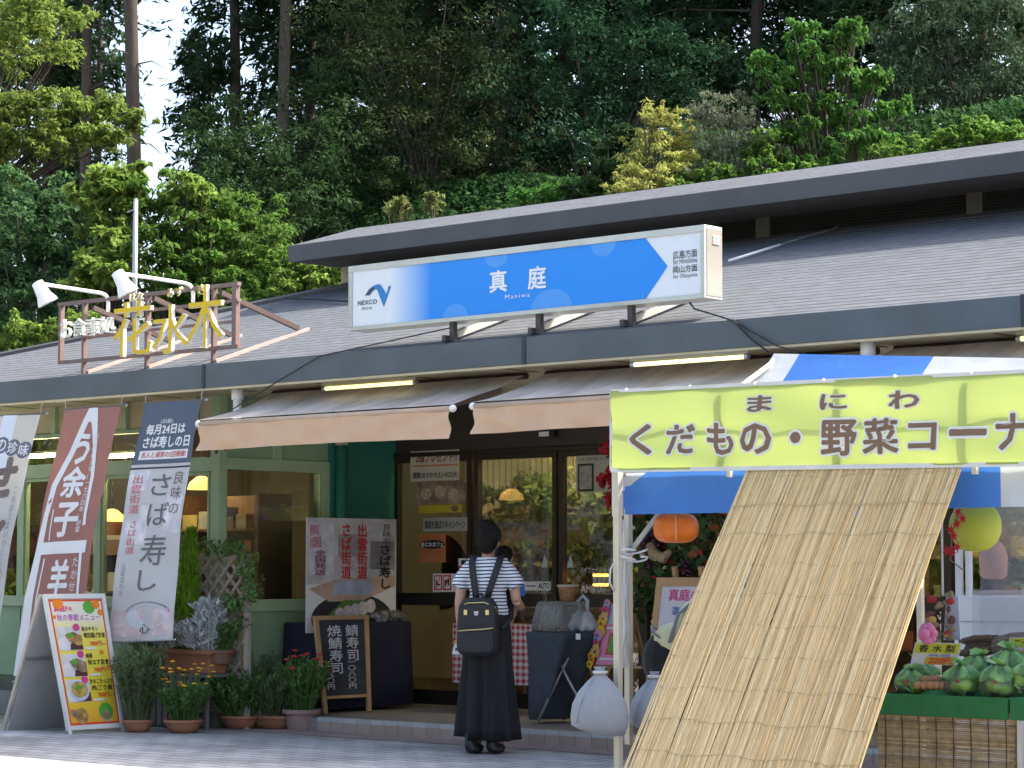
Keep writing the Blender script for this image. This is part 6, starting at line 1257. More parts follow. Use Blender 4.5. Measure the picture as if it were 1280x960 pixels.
bri = M('banner_brown_ink', (0.17, 0.105, 0.06), 0.6, 0.08, transl=0.0); bwi = M('banner_white_ink', (0.78, 0.78, 0.76), 0.6, 0.03, transl=0.3)
for ch, x0, y0, x1, y1 in (('く', 790, 531, 815, 568), ('だ', 833, 531, 868, 567), ('も', 884, 529, 915, 568), ('の', 927, 530, 965, 567), ('・', 990, 541, 1001, 553), ('野', 1028, 525, 1069, 569), ('菜', 1079, 523, 1123, 567), ('コ', 1137, 529, 1171, 562), ('ー', 1190, 537, 1231, 544), ('ナ', 1244, 517, 1284, 562), ('ー', 1298, 532, 1340, 539), ('ま', 936, 494, 966, 515), ('に', 1025, 492, 1057, 512), ('わ', 1113, 488, 1150, 511)):
    s = 0.03 if ch != '・' else .02
    u0, u1, v0, v1 = bu(x0), bu(x1), bv(x0, y1), bv(x1, y0)
    eu, ev = 3.2 / 576, .034
    letter('white_outline', ch, bp_, u0, v0, u1, v1, bwi, BL, .006, .085)
    letter('lettering', ch, bp_, u0, v0, u1, v1, bri, BL, .0078, .028)
for k in range(7): part('tie', MB().ball(bp_.at(.03 + k * .12, 1.01, .004), .008, n=8, m=5), white_p, BL)
# reed screen leaning out from the tent front
r0, r1 = Vector((-6.387, 8.885, 1.735)), Vector((-5.271, 8.885, 1.728)); dn = Vector((0, -1.15, -1.728)); Lr = dn.length; dn.normalize()
Rs = thing('reed_screen', 'golden reed screen leaning out from the tent front to the ground', 'screen', (-5.83, 8.2, 0))
rr = random.Random(12); groups = [MB() for _ in range(4)]; nn = (r1 - r0).cross(dn).normalized(); N = 640
if nn.y > 0: nn = -nn
for k in range(N):
    u = (k + rr.uniform(-.5, .5)) / N; a = r0 + (r1 - r0) * u; lay = rr.uniform(0, .012)
    skew = (r1 - r0).normalized() * rr.uniform(-.045, .045)
    p0 = a + dn * (-.02 + rr.uniform(-.03, .012)) + nn * lay; p1 = a + dn * (Lr - .0 + rr.uniform(-.03, .0)) + nn * lay * .5 + skew
    pm = (p0 + p1) / 2 + (r1 - r0).normalized() * rr.uniform(-.012, .012) + nn * .02
    groups[rr.choice((0, 0, 0, 1, 1, 1, 1, 2, 2, 3))].tube([p0, (p0 + pm) / 2 + nn * .008, pm, (p1 + pm) / 2 + nn * .008, p1], [.0030 * rr.uniform(.6, 1.25)] * 5, 5, False)
for mb, c in zip(groups, ((0.76, 0.56, 0.28), (0.80, 0.62, 0.34), (0.70, 0.49, 0.23), (0.62, 0.42, 0.19))):
    part('reeds', mb, M('reed_%d' % int(c[0] * 100), c, 0.6, 0.15, 5, isl=0.14, transl=0.2, stretch=(30, 3, 3)), Rs, kind='stuff')
for k in range(13):
    s = .05 + k * (Lr - .1) / 12.5; pts = []
    for i in range(40):
        u = i / 39; pts.append(r0 + (r1 - r0) * u + dn * (s + .008 * math.sin(i * .5 + k) + .004 * rr.uniform(-1, 1)) + nn * (.014 + .006 * math.sin(PI * min(1, s / Lr)) + (.008 if 0.1 < s / Lr < .9 else 0)))
    part('cord', MB().tube(pts, .0022, 4, False), M('cord_grey', (0.46, 0.34, 0.18), 0.8), Rs)
# sand-filled weight bags tied to the leg, and ropes
bgm = M('weight_bag', (0.30, 0.31, 0.33), 0.65, 0.12, 6, 0.5, 9, dirt=0.4)
def wbag(c, r, h, label, seed):
    c = Vector(c); t = thing('weight_bag', label, 'bag', c, 'weight bags tied to the tent leg'); rows = []
    for f, q in ((0, .55), (.02, .86), (.1, .98), (.25, 1.0), (.45, .93), (.65, .72), (.82, .42), (.92, .2), (1.0, .14), (1.06, .2)):
        rows.append([(c.x + math.cos(a) * r * q * (1 + .10 * math.sin(5 * a + seed) * f + .09 * math.sin(13 * a + seed) * f * f + .02 * math.sin(9 * a)), c.y + math.sin(a) * r * q * .85 * (1 + .05 * math.sin(5 * a + seed) * f), c.z + h * f - (.02 * math.cos(a) if f < .1 else 0)) for a in [2 * PI * k / 40 for k in range(40)]])
    part('sack', MB().rings(rows), bgm, t, smooth=True)
    part('seam', MB().tube([(c.x - .3 * r, c.y - .84 * r * .95, c.z + .15 * h), (c.x - .2 * r, c.y - .8 * r * .93, c.z + .5 * h), (c.x - .06 * r, c.y - .3 * r, c.z + .85 * h)], .006, 6), bgm, t, smooth=True)
    part('tie', MB().tube([(c.x + .03 * math.cos(a), c.y + .03 * math.sin(a), c.z + .97 * h) for a in [k * .7 for k in range(10)]], .008, 6), M('rope', (0.55, 0.55, 0.54), 0.8), t, smooth=True)
wbag((-7.19, 8.80, .53), .145, .285, 'pale grey weight bag hanging on the front tent leg, larger front one', 1)
wbag((-7.06, 9.05, .53), .125, .26, 'pale grey weight bag half hidden behind the front one on the tent leg', 2)
rp = thing('rope_bundle', 'tangle of white ropes hanging on the tent leg above the weight bags', 'rope', (pM, 9.07, .8))
for k in range(9):
    x = pM + rr.uniform(-.02, .03); y = 9.07 + rr.uniform(-.03, .02); zt2 = onY(786, 655 + rr.uniform(-8, 60), 9.07).z
    part('rope', MB().tube([(x, y, zt2), (x + rr.uniform(-.02, .02), y - .01, zt2 - .15), (x + rr.uniform(-.03, .03), y, 1.0), (x + rr.uniform(-.02, .04), y - .02, .82)], .006, 6), M('rope', (0.55, 0.55, 0.54), 0.8), rp, smooth=True)
for k in range(2):
    z = onY(786, 690 + k * 9, 9.0).z; part('rope_wrap', MB().tube([(pL + .03 + .045 * math.cos(a), 8.98 + .09 * math.sin(a), z + .012 * math.sin(a * 1.5 + k)) for a in [j * .45 for j in range(14)]], .005, 6), MATS['rope'], rp, smooth=True)
part('rope_loop', MB().tube([onY(768, 702, 8.9), onY(763, 712, 8.86), onY(762, 728, 8.86), onY(768, 740, 8.88)], .004, 6), MATS['rope'], rp, smooth=True)
# persimmon lantern, apple board, produce table
lc = onY(845, 660, 9.15); t = thing('orange_lantern', 'glossy orange persimmon shaped lantern hanging from the tent edge', 'lantern', lc)
rows = []
for i in range(15):
    a = -PI / 2 + PI * i / 14; zc = math.copysign(abs(math.sin(a)) ** .75, math.sin(a)); rc = abs(math.cos(a)) ** .6
    rows.append([(lc.x + .112 * rc * math.cos(b) * (1 + .025 * math.cos(8 * b)), lc.y + .10 * rc * math.sin(b) * (1 + .025 * math.cos(8 * b)), lc.z + .072 * zc) for b in [2 * PI * k / 48 for k in range(48)]])
part('shell', MB().rings(rows), M('persimmon', (0.72, 0.16, 0.008), 0.4, 0.15, 12, transl=0.15), t, smooth=True)
part('wire', MB().tube([lc + Vector((0, 0, .07)), (lc.x, lc.y, TZE)], .003, 5), black, t)
part('seam', MB().tube([lc + Vector((.055 + .02 * math.sin(k * .5), -.098 + .006 * abs(k - 3), .06 - .02 * k)) for k in range(7)], .002, 5), M('seam_pale', (0.6, 0.35, 0.2), 0.5), t)
ac = onY(1219, 658, 9.25); t = thing('apple_cutout', 'large pale green apple shaped board with red maple leaves', 'decoration', ac)
rows = []
for i in range(17):
    a = -PI / 2 + PI * i / 16; rc = math.cos(a); z = math.sin(a)
    rows.append([(ac.x + .128 * rc * math.cos(b), ac.y + .06 * rc * math.sin(b), ac.z + .118 * z - .02 * math.exp(-rc * rc * 12) * (1 if z > 0 else -.6)) for b in [2 * PI * k / 36 for k in range(36)]])
part('apple_body', MB().rings(rows), M('apple_green', (0.38, 0.42, 0.05), 0.4, 0.12, 5), t, smooth=True)
part('stalk', MB().tube([ac + Vector((-.03, -.02, .09)), ac + Vector((-.035, -.03, .125))], .006, 6), wood_dk, t)
mp_ = [(1197, 640), (1203, 648), (1196, 655), (1188, 662), (1192, 670), (1183, 688), (1190, 690), (1196, 684)]
for a, b in mp_:
    p = onY(a, b, 9.15); pts = []
    for k in range(14):
        an_ = 2 * PI * k / 14 + a; r = .026 if k % 2 == 0 else .009; pts.append(p + Vector((r * math.cos(an_), 0, r * math.sin(an_))))
    part('maple_leaf', MB().poly(pts, (0, 1, 0), .003), MATS['maple_red'], t)
part('twig', MB().tube([onY(1200, 636, 9.16), onY(1190, 665, 9.16), onY(1188, 700, 9.16), onY(1203, 712, 9.16)], .003, 5), wood_dk, t)
# decorated post of dried flowers
t = thing('dried_flower_post', 'narrow board hung with dried leaves and a pink flower beside the reed screen', 'decoration', onY(1180, 800, 9.55))
q = panelY(1158, 745, 1200, 800, 9.62); part('card', MB().slab(q.at(.5, 0), q.at(1, 0), q.at(.95, 1), q.at(.6, 1), .006), M('card_blue2', (0.42, 0.45, 0.58), 0.6), t)
part('support', MB().tube([q.at(.5, 1.0), (q.at(.5, 1).x, 9.62, 1.72)], .006, 6), steel, t)
dry = [M('dry_%d' % i, c, 0.8, 0.3, 30) for i, c in enumerate(((0.26, 0.2, 0.13), (0.5, 0.33, 0.08), (0.35, 0.03, 0.03), (0.12, 0.05, 0.05), (0.2, 0.16, 0.11)))]
for k in range(26):
    c = onY(rr.uniform(1160, 1192), rr.uniform(742, 800), 9.56); part('dried_piece', MB().ball(c, rr.uniform(.012, .03), rr.uniform(.01, .016), rr.uniform(.01, .022), 8, 5), rr.choice(dry), t, smooth=True)
pf = onY(1160, 792, 9.5); fm = MB()
for k in range(9): a = 2 * PI * k / 9; fm.ball(pf + Vector((.03 * math.cos(a), -.006 * (k % 2), .03 * math.sin(a))), .022, .01, .022, 8, 5)
part('pink_flower', fm.ball(pf + Vector((0, -.02, 0)), .025, .015, .025, 8, 5), M('flower_pink', (0.66, 0.2, 0.38), 0.6), t, smooth=True)
# produce table with woven skirt
yq = 9.34; tx0_, tx1_ = onY(1095, 880, yq).x, onY(1270, 880, yq).x; ztab = onY(1190, 888, yq).z
t = thing('produce_table', 'produce table with woven reed skirt at the right picture edge', 'table', ((tx0_ + tx1_) / 2, 9.7, 0))
def weave():
    m = M('woven_reed', (0.24, 0.155, 0.07), 0.75, 0.35, 55, 0.4, 60, stretch=(1, 1, 3.5)); return m
ws = MB(); nst = 90
for k in range(nst):
    z = ztab - .006 - k * .0083; j = rr.uniform(-.002, .002)
    ws.tube([(tx0_ + .01, yq + j, z), ((tx0_ + tx1_) / 2, yq + .004 * math.sin(k * .4), z + rr.uniform(-.002, .002)), (tx1_ - rr.uniform(.0, .02), yq + j, z)], .0042 * rr.uniform(.8, 1.15), 5, False)
part('skirt_reeds', ws, M('woven_reed', (0.40, 0.28, 0.14), 0.75, 0.3, 30, isl=0.3), t, kind='stuff')
for k in range(8): x = tx0_ + .05 + k * (tx1_ - tx0_ - .1) / 7; part('skirt_cord', MB().tube([(x + .004 * math.sin(i), yq - .006, ztab - i * .09) for i in range(9)], .0025, 4), M('cord_dark', (0.08, 0.05, 0.03), 0.8), t)
part('table_top', MB().box(tx0_, yq + .012, ztab - .03, tx1_ + .9, yq + .85, ztab - .004), wood, t)
for x in (tx0_ + .03, tx1_ - .06):
    for y in (yq + .04, yq + .78): part('leg', MB().box(x, y, 0, x + .04, y + .04, ztab - .03), steel, t)
gf = M('green_felt', (0.03, 0.16, 0.05), 0.9, 0.15, 12)
def tray(x0, x1, label):
    t = thing('produce_tray', label, 'tray', ((x0 + x1) / 2, yq + .3, ztab), 'green produce trays'); y0, y1_, z0, z1 = yq - .01, yq + .62, ztab + .0, ztab + .065
    part('base', MB().box(x0, y0, z0, x1, y1_, z0 + .012), gf, t)
    part('front_board', MB().box(x0, y0 - .014, z0 - .03, x1, y0, z1), gf, t, bevel=.004); part('back_board', MB().box(x0, y1_, z0, x1, y1_ + .014, z1 + .04), gf, t)
    for x in (x0, x1 - .012): part('side_board', MB().box(x, y0 + .001, z0 + .013, x + .012, y1_ - .001, z1), gf, t)
xm_ = onY(1262, 865, yq).x
tray(tx0_ + .02, xm_, 'green felt tray of bagged pears on the produce table'); tray(xm_ + .012, xm_ + .5, 'green felt tray cut by the right picture edge')
pear = M('pear_green', (0.58, 0.70, 0.14), 0.45, 0.15, 9); net = glass('green_film', (0.74, 0.95, 0.62), 1.4, 0.10, 0.08); nat = M('pear_brown', (0.42, 0.22, 0.10), 0.5, 0.15, 14)
grn = M('bag_green', (0.06, 0.42, 0.04), 0.15, 0.3, 14, 0.6, 26, transl=0.35, c2=(0.60, 0.80, 0.38))  # pale green mixed in as highlights of the crumpled film
def pbag(px, py, Y, r, label, seed):
    c = onY(px, py, Y); rg = random.Random(seed); t = thing('pear_bag', label, 'fruit', c - Vector((0, 0, r)), 'bags of green pears in the tray')
    for k in range(4):
        part('pear', MB().ball(c + Vector((rg.uniform(-.6, .6) * r, rg.uniform(-.5, .5) * r, rg.uniform(-.5, .1) * r)), r * .42, r * .42, r * .4, 12, 8), pear, t, smooth=True)
    rows = []
    for f, q in ((-.8, .6), (-.5, .98), (-.2, 1.04), (.15, .98), (.42, .78), (.62, .5), (.76, .25), (.84, .16)):
        rows.append([(c.x + math.cos(a) * r * q * (1 + .09 * math.sin(4 * a + seed + f * 5) + .07 * math.sin(9 * a + seed * 2 - f * 7) + .05 * math.sin(17 * a + f * 11)), c.y + math.sin(a) * r * q * (1 + .09 * math.sin(4 * a + seed + f * 5) + .06 * math.sin(9 * a + seed)), c.z + r * f + r * .07 * math.sin(6 * a + seed + 3 * f)) for a in [2 * PI * k / 48 for k in range(48)]])
    part('film', MB().rings(rows), net, t, smooth=True)
    tuft = MB()
    for k in range(9):
        a = rg.uniform(0, 2 * PI); l = r * rg.uniform(.3, .65); e = c + Vector((math.cos(a) * l, math.sin(a) * l, r * rg.uniform(.85, 1.15))); m_ = c + Vector((0, 0, r * .8)); w_ = Vector((-math.sin(a), math.cos(a), 0)) * r * .25
        tuft.add([m_ - w_ * .3, m_ + w_ * .3, e + w_, e - w_ + Vector((0, 0, r * .15))], [(0, 1, 2, 3)])
    part('green_tuft', tuft, grn, t, smooth=True)
    sh_ = []
    for f, q in ((.05, 1.02), (.3, .92), (.5, .7), (.7, .4)): sh_.append([(c.x + math.cos(a) * r * q * (1 + .11 * math.sin(5 * a + seed + f * 4) + .06 * math.sin(13 * a)), c.y + math.sin(a) * r * q * (1 + .11 * math.sin(5 * a + seed)), c.z + r * f + r * .10 * math.sin(5 * a + seed * 3)) for a in [2 * PI * k / 40 for k in range(40)]])
    part('green_wrap', MB().rings(sh_), grn, t, smooth=True)
    part('price_seal', MB().ball(c + Vector((.02, -.9 * r, .0)), .012, .004, .012, 8, 5), red_ink, t)
for k, (px, py, Y, r, lb) in enumerate(((1203, 850, 9.45, .085, 'front left bag of green pears in the tray'), (1250, 851, 9.45, .088, 'front right bag of green pears in the tray'), (1222, 838, 9.62, .085, 'second row bag of green pears, left of the price card'), (1262, 832, 9.66, .09, 'rear bag of green pears below the right price card'), (1150, 845, 9.62, .085, 'bag of green pears below the left price card'), (1138, 852, 9.48, .07, 'bag of green pears touching the reed screen'), (1290, 845, 9.5, .09, 'bag of green pears cut by the right picture edge'))):
    pbag(px, py, Y, r, lb, k)
for k in range(9):
    c = onY(1148 + (k % 5) * 8, 857 - (k // 5) * 7, 9.40 + .07 * (k // 5)); solo('brown_pear', MB().ball(c, .022, .022, .021, 12, 8), nat, 'small brown pear lying loose among the bags in the tray', 'fruit', c - Vector((0, 0, .02)), 'loose brown pears in the tray', smooth=True)
def pcard(pts, Y, label, txt, sub):
    pn = Panel(*[onY(x, y, Y) for x, y in pts]); t = thing('price_card', label, 'sign', pn.at(.5, 0)); part('card', MB().slab(pn.at(0, 0), pn.at(1, 0), pn.at(1, 1), pn.at(0, 1), .003), M('card_pale', (0.62, 0.62, 0.60), 0.5), t)
    patch('yellow_field', pn, .03, .52, .97, .96, M('card_yellow', (0.55, 0.55, 0.02), 0.5), t)
    letter('lettering', txt, pn, .12, .58, .9, .90, ink, t, .004, .02)
    letter('blue_lettering', sub, pn, .35, .38, .85, .48, M('blue_ink2', (0.08, 0.10, 0.4), 0.5), t, .004); letter('price', '220円', pn, .40, .05, .92, .34, rd, t, .004, .03)
    patch('orange_field', pn, .30, .02, .97, .36, M('card_orange', (0.62, 0.40, 0.06), 0.5), t, .0015)
pcard([(1138, 830), (1194, 832), (1203, 804), (1144, 803)], 9.55, 'yellow and orange price card leaning over the bagged pears', '香 水 梨', '無袋'); pcard([(1258, 822), (1310, 822), (1312, 796), (1262, 797)], 9.75, 'yellow price card cut by the right picture edge', '二十世紀', '梨')
root = M('burdock', (0.12, 0.075, 0.045), 0.85, 0.4, 20, 0.6, 40)
for k, (a, b, rad_, lb) in enumerate((((1205, 812), (1243, 806), .055, 'dark brown bundle of roots, left of the two behind the pears'), ((1245, 805), (1290, 797), .045, 'grey brown bundle of roots, right of the two behind the pears'))):
    p, q = onY(*a, 10.02), onY(*b, 10.02); t = thing('root_bundle', lb, 'vegetable', (p + q) / 2 - Vector((0, 0, rad_)))
    for j in range(10):
        o_ = Vector((0, rr.uniform(-.8, .8) * rad_, rr.uniform(-.8, .8) * rad_)); part('root', MB().tube([p + o_, (p + q) / 2 + o_ * 1.1, q + o_], [.014, .018, .012], 7), root if k == 0 else M('root_grey', (0.22, 0.17, 0.13), 0.85, 0.3, 20), t, smooth=True)
# white cabinet and clear plastic curtain behind the stall
yw_ = 10.75; t = thing('white_cabinet', 'white display cabinet behind the produce table', 'cabinet', (onY(1250, 760, yw_).x, yw_ + .2, 0))
wx0, wx1, wz = onY(1192, 760, yw_).x, onY(1420, 760, yw_).x, onY(1240, 745, yw_).z
part('body', MB().box(wx0, yw_, 0.02, wx1, yw_ + .45, wz), white_p, t, bevel=.006); part('groove', MB().box(wx0 + .005, yw_ - .003, onY(1240, 778, yw_).z, wx1, yw_, onY(1240, 777, yw_).z), pr_g, t)
part('upper_frame', MB().box(wx0, yw_ + .02, wz, wx0 + .03, yw_ + .05, 1.72).box(wx0 + .06, yw_ + .02, wz, wx0 + .085, yw_ + .05, 1.72), white_m, t)
part('net', MB().grid([[(wx0 + .12 + .8 * i / 20, yw_ - .02 + .01 * math.sin(i), wz + .03 - .25 * j / 6) for i in range(21)] for j in range(7)]), glass('white_net', (0.85, 0.87, 0.88), 1.2, 0.3, 0.35), t)
cu = thing('plastic_curtain', 'clear wrinkled plastic sheet hanging behind the apple board', 'curtain', (wx0 + .5, yw_ + .1, wz))
part('sheet', MB().grid([[(wx0 + .1 + 1.0 * i / 40, yw_ + .08 + .02 * math.sin(i * .9 + j * .3) + .012 * math.sin(i * .37 + j), wz + .01 + (1.72 - wz) * j / 14) for i in range(41)] for j in range(15)]), glass('curtain_film', (0.88, 0.9, 0.9), 1.35, 0.1, 0.22), cu, smooth=True)
solo('orange_jug', MB().lathe([(.05, 0), (.07, .02), (.075, .12), (.06, .17), (.03, .20), (.03, .22)], onY(1242, 724, 11.0), 18), M('dull_orange', (0.5, 0.22, 0.13), 0.6), 'dull orange jug blurred behind the plastic sheet', 'jug', onY(1242, 724, 11.0), smooth=True)

# ------------------------------------------------------------------ cables and conduit on the roof
def cable(pts, r, label, m=black): return solo('cable', MB().tube(pts, r, 6), m, label, 'cable', pts[0], smooth=True)
cable([onY(690, 400, 12.9) * 0 + onY(562, 410, 12.84), onY(470, 430, 12.84), onY(400, 445, 12.84), onY(345, 478, 12.83), onY(290, 512, 12.83)], .005, 'thin black cable running from the blue sign down across the fascia')
cable([onY(862, 378, 12.9), onY(868, 386, 12.88), onY(905, 397, 12.85), onY(918, 402, 12.84), onY(940, 425, 12.835), onY(962, 441, 12.83), onY(1010, 458, 12.8)], .007, 'black cable drooping from the right end of the blue sign')
cable([onY(915, 399, 12.85), onY(935, 412, 12.84), onY(970, 432, 12.835), onY(1010, 443, 12.83)], .005, 'second thinner black cable beside the drooping one', )
def rp_(x, y): p = onRoof(x, y); return p + Vector((0, -.01, .03))
solo('roof_conduit', MB().tube([rp_(912, 331), rp_(976, 311)], .011, 8), white_m, 'bright white conduit lying on the roof right of the blue sign', 'conduit', rp_(912, 331), smooth=True)
cable([rp_(976, 311), rp_(1010, 300), rp_(1040, 292), rp_(1062, 280)], .008, 'grey cable continuing from the white conduit to the clerestory', M('grey_cable', (0.14, 0.15, 0.17), 0.5))
cable([rp_(357, 377), rp_(390, 378), rp_(436, 381)], .008, 'dark cable on the shaded roof beside the left end of the blue sign')
pc = onY(169, 300, 15.45)
t = thing('utility_pole', 'slim grey metal pole rising from the roof behind the framed sign', 'pole', (pc.x, 15.45, 3.6)); zt3 = onY(169, 250, 15.45).z
part('shaft', MB().tube([(pc.x, 15.45, 3.55), (pc.x, 15.45, 4.3), (pc.x, 15.45, zt3)], [.028, .026, .023], 14), M('pole_grey', (0.40, 0.42, 0.42), 0.5, 0.12, 5, metal=0.3), t, smooth=True)
part('cap', MB().ball((pc.x, 15.45, zt3), .025, .025, .015, 10, 6), steel, t)
part('step_bolt', MB().bar((pc.x - .09, 15.42, zt3 - .12), (pc.x + .03, 15.42, zt3 - .1), .012), steel, t)

# ------------------------------------------------------------------ hillside and woods behind the building
H1 = onD(400, 285, 37); H2 = onD(1280, 185, 31)
hd = Vector((H2.x - H1.x, H2.y - H1.y, 0)); HL = hd.length; hd.normalize(); hn = Vector((-hd.y, hd.x, 0))
if hn.y < 0: hn = -hn
def hill(x, y):
    v = Vector((x - H1.x, y - H1.y, 0)); t = v.dot(hd) / HL; s = v.dot(hn)
    zt = H1.z + (H2.z - H1.z) * min(max(t, -.1), 1.3)
    f = min(max((t + 0.9) / 0.9, 0), 1); f = f * f * (3 - 2 * f)
    z = zt * f + (s * 0.85 if s < 0 else s * 0.10)
    if y < 20.9: return -0.3
    return max(z, -0.3) + 0.25 * math.sin(x * 1.3) * math.sin(y * 1.1) * (1 if z > .3 else 0)
rows = []
for j in range(70):
    y = 20.6 + j * 0.9; rows.append([(x, y, hill(x, y)) for x in np.linspace(-90, 45, 136)])
struct('hillside', MB().grid([[tuple(map(float, p)) for p in r] for r in rows]), M('hill_soil', (0.035, 0.04, 0.018), 0.95, 0.3, 2, 0.3, 8), smooth=True)

def foliage_mat(name, c1, c2, tr=0.4, vs=0.7):
    return M(name, c1, 0.7, 0.45, vs, isl=1, c2=c2, transl=tr, spec=0.12)
fo_cedar = foliage_mat('cedar_foliage', (0.018, 0.045, 0.02), (0.036, 0.072, 0.028), .3)
fo_dark = foliage_mat('dark_broadleaf', (0.026, 0.062, 0.022), (0.05, 0.095, 0.03), .35)
fo_mid = foliage_mat('mid_broadleaf', (0.065, 0.15, 0.025), (0.15, 0.26, 0.05), .55)
fo_lit = foliage_mat('bright_broadleaf', (0.11, 0.18, 0.03), (0.23, 0.29, 0.07), .55)
fo_lime = foliage_mat('lime_broadleaf', (0.13, 0.23, 0.035), (0.25, 0.34, 0.08), .55)
fo_yel = foliage_mat('yellow_shrub', (0.34, 0.38, 0.07), (0.46, 0.46, 0.16), .45)
fo_sil = foliage_mat('silver_shrub', (0.13, 0.17, 0.10), (0.22, 0.25, 0.16), .35)
bark = M('bark', (0.055, 0.042, 0.033), 0.9, 0.35, 5, 0.5, 14, stretch=(3, 3, .6))
def cedar_mesh(seed, h, r, n, z0):
    rg = np.random.default_rng(seed); nb = int(h * 11); P = []; D = []; W = []
    tr_ = MB().tube([(0, 0, -1), (.05, 0, h * .18), (-.06, .05, h * .35), (.04, .02, h * .7), (0, 0, h)], [.14, .115, .105, .07, .02], 9, False)
    per = n // nb
    for k in range(int(z0 * 3)):
        z = rg.uniform(.2 * z0, z0); a = rg.uniform(0, 2 * PI); l = rg.uniform(.3, 1.1); tr_.tube([(0, 0, z), (math.cos(a) * l * .6, math.sin(a) * l * .6, z + .05), (math.cos(a) * l, math.sin(a) * l, z - .08)], [.018, .011, .004], 4, False)
    for k in range(nb):
        f = rg.uniform(0, 1) ** .9; z = z0 + (h - z0) * f; L = r * (1 - f) ** .55 * rg.uniform(.55, 1.1) + .25; a = rg.uniform(0, 2 * PI)
        d = np.array([math.cos(a), math.sin(a), 0]); tt = rg.uniform(.12, 1, per) ** .7
        droop = .25 * L
        c = np.outer(tt * L, d); c[:, 2] = z + .12 * L * tt - droop * tt ** 2
        if k % 3 == 0: tr_.tube([(0, 0, z), tuple(d * L * .5 + np.array([0, 0, z + .02 * L])), tuple(d * L * .95 + np.array([0, 0, z - .1 * L]))], [.03, .018, .006], 4, False)
        c += rg.normal(size=(per, 3)) * np.array([.16, .16, .13]) * (0.4 + .6 * tt[:, None])
        dd = d * .8 + rg.normal(size=(per, 3)) * .55 + np.array([0, 0, -.35]); P.append(c); D.append(dd); W.append(rg.normal(size=(per, 3)) * .6 + np.array([0, 0, 1.0]))
    P, D, W = map(np.concatenate, (P, D, W))
    return leaf_mesh('cedar_crown', P, D, W, .20, .30, fo_cedar, rng=rg), tr_.mesh('cedar_trunk', bark, smooth=True)
cedars = [cedar_mesh(100, 14, 2.5, 24000, .6), cedar_mesh(101, 15, 2.2, 22000, 2.0), cedar_mesh(102, 13, 2.8, 25000, .2), cedar_mesh(103, 18, 1.5, 10000, 9.2), cedar_mesh(104, 15, 1.25, 15000, .8)]
def broad_mesh(seed, h, r, ncl, per, size, mat, flat=.7, z0=.35):
    rg = np.random.default_rng(seed); u = rdir(rg, ncl) * rg.uniform(.45, 1, (ncl, 1)) ** .5
    C = u * np.array([r, r, h * (1 - z0) * .5]) + np.array([0, 0, h * (z0 + (1 - z0) * .5)])
    Pb, off = clumps(rg, C, rg.uniform(.3, .65, ncl) * r * .45, per, flat); D = off * 1.2 / (np.linalg.norm(off, axis=1, keepdims=True) + .01) + rdir(rg, len(Pb)) * .8 + np.array([0, 0, -.35])
    W = rdir(rg, len(Pb)) * .7 + np.array([0, 0, 1.0]); t = MB().tube([(0, 0, -.5), (.05, 0, h * .3), (0, .05, h * .7)], [.16, .12, .05], 9, False)
    for c in C[::3]: t.tube([(0, 0, h * .28), tuple(c * np.array([.45, .45, .8])), tuple(c)], [.06, .035, .01], 5, False)
    return leaf_mesh('broadleaf_crown', Pb, D, W, size, .5, mat, rng=rg), t.mesh('broadleaf_trunk', bark, smooth=True)
def tree(name, label, loc, meshes, rz=0, s=1.0, group='trees of the wood behind the building', lean=0):
    o = thing(name, label, 'tree', loc, group); o.rotation_euler = (lean, 0, rz); o.scale = (s, s, s)
    for n_, me in zip(('crown', 'trunk'), meshes): c = bpy.data.objects.new(n_, me); col.objects.link(c); c.parent = o
    return o
def at_hill(px, d, dz=0): p = onD(px, 300, d); return (p.x, p.y, hill(p.x, p.y) + dz)
pos = ['above the left end of the upper roof', 'above the small NEXCO emblem', 'above the left third of the blue sign', 'above the middle of the blue sign', 'left of the yellow shrub', 'behind the yellow shrub', 'behind the silver shrub', 'left of the bright maple', 'behind the bright maple', 'right of the bright maple', 'at the upper right corner', 'cut by the right picture edge']
pos[1] = 'above the white left end of the blue sign'
rr = random.Random(21)
for k, (px, d) in enumerate(((430, 47), (490, 44), (540, 43), (625, 42), (705, 43), (790, 41), (870, 42), (945, 40), (1030, 42), (1110, 40), (1190, 39), (1275, 40))):
    tree('cedar_tree', 'dark dense cedar standing ' + pos[k], at_hill(px, d, -.2), cedars[(k * 2) % 3], rr.uniform(0, 6), rr.uniform(.9, 1.12))
back = ['second row cedar glimpsed between the front cedars, %s in the picture' % w for w in ('over the roof hip', 'over the left sign end', 'over the sign lettering', 'over the sign arrow tip', 'over the sign right end', 'over the tent peak', 'over the right roof slope', 'at the right margin')]
for k, px in enumerate((470, 520, 585, 665, 750, 905, 1070, 1230)):
    tree('cedar_tree', back[k], at_hill(px, 52 + rr.uniform(-1, 2), -.2), cedars[(k + 1) % 3], rr.uniform(0, 6), rr.uniform(.95, 1.2))
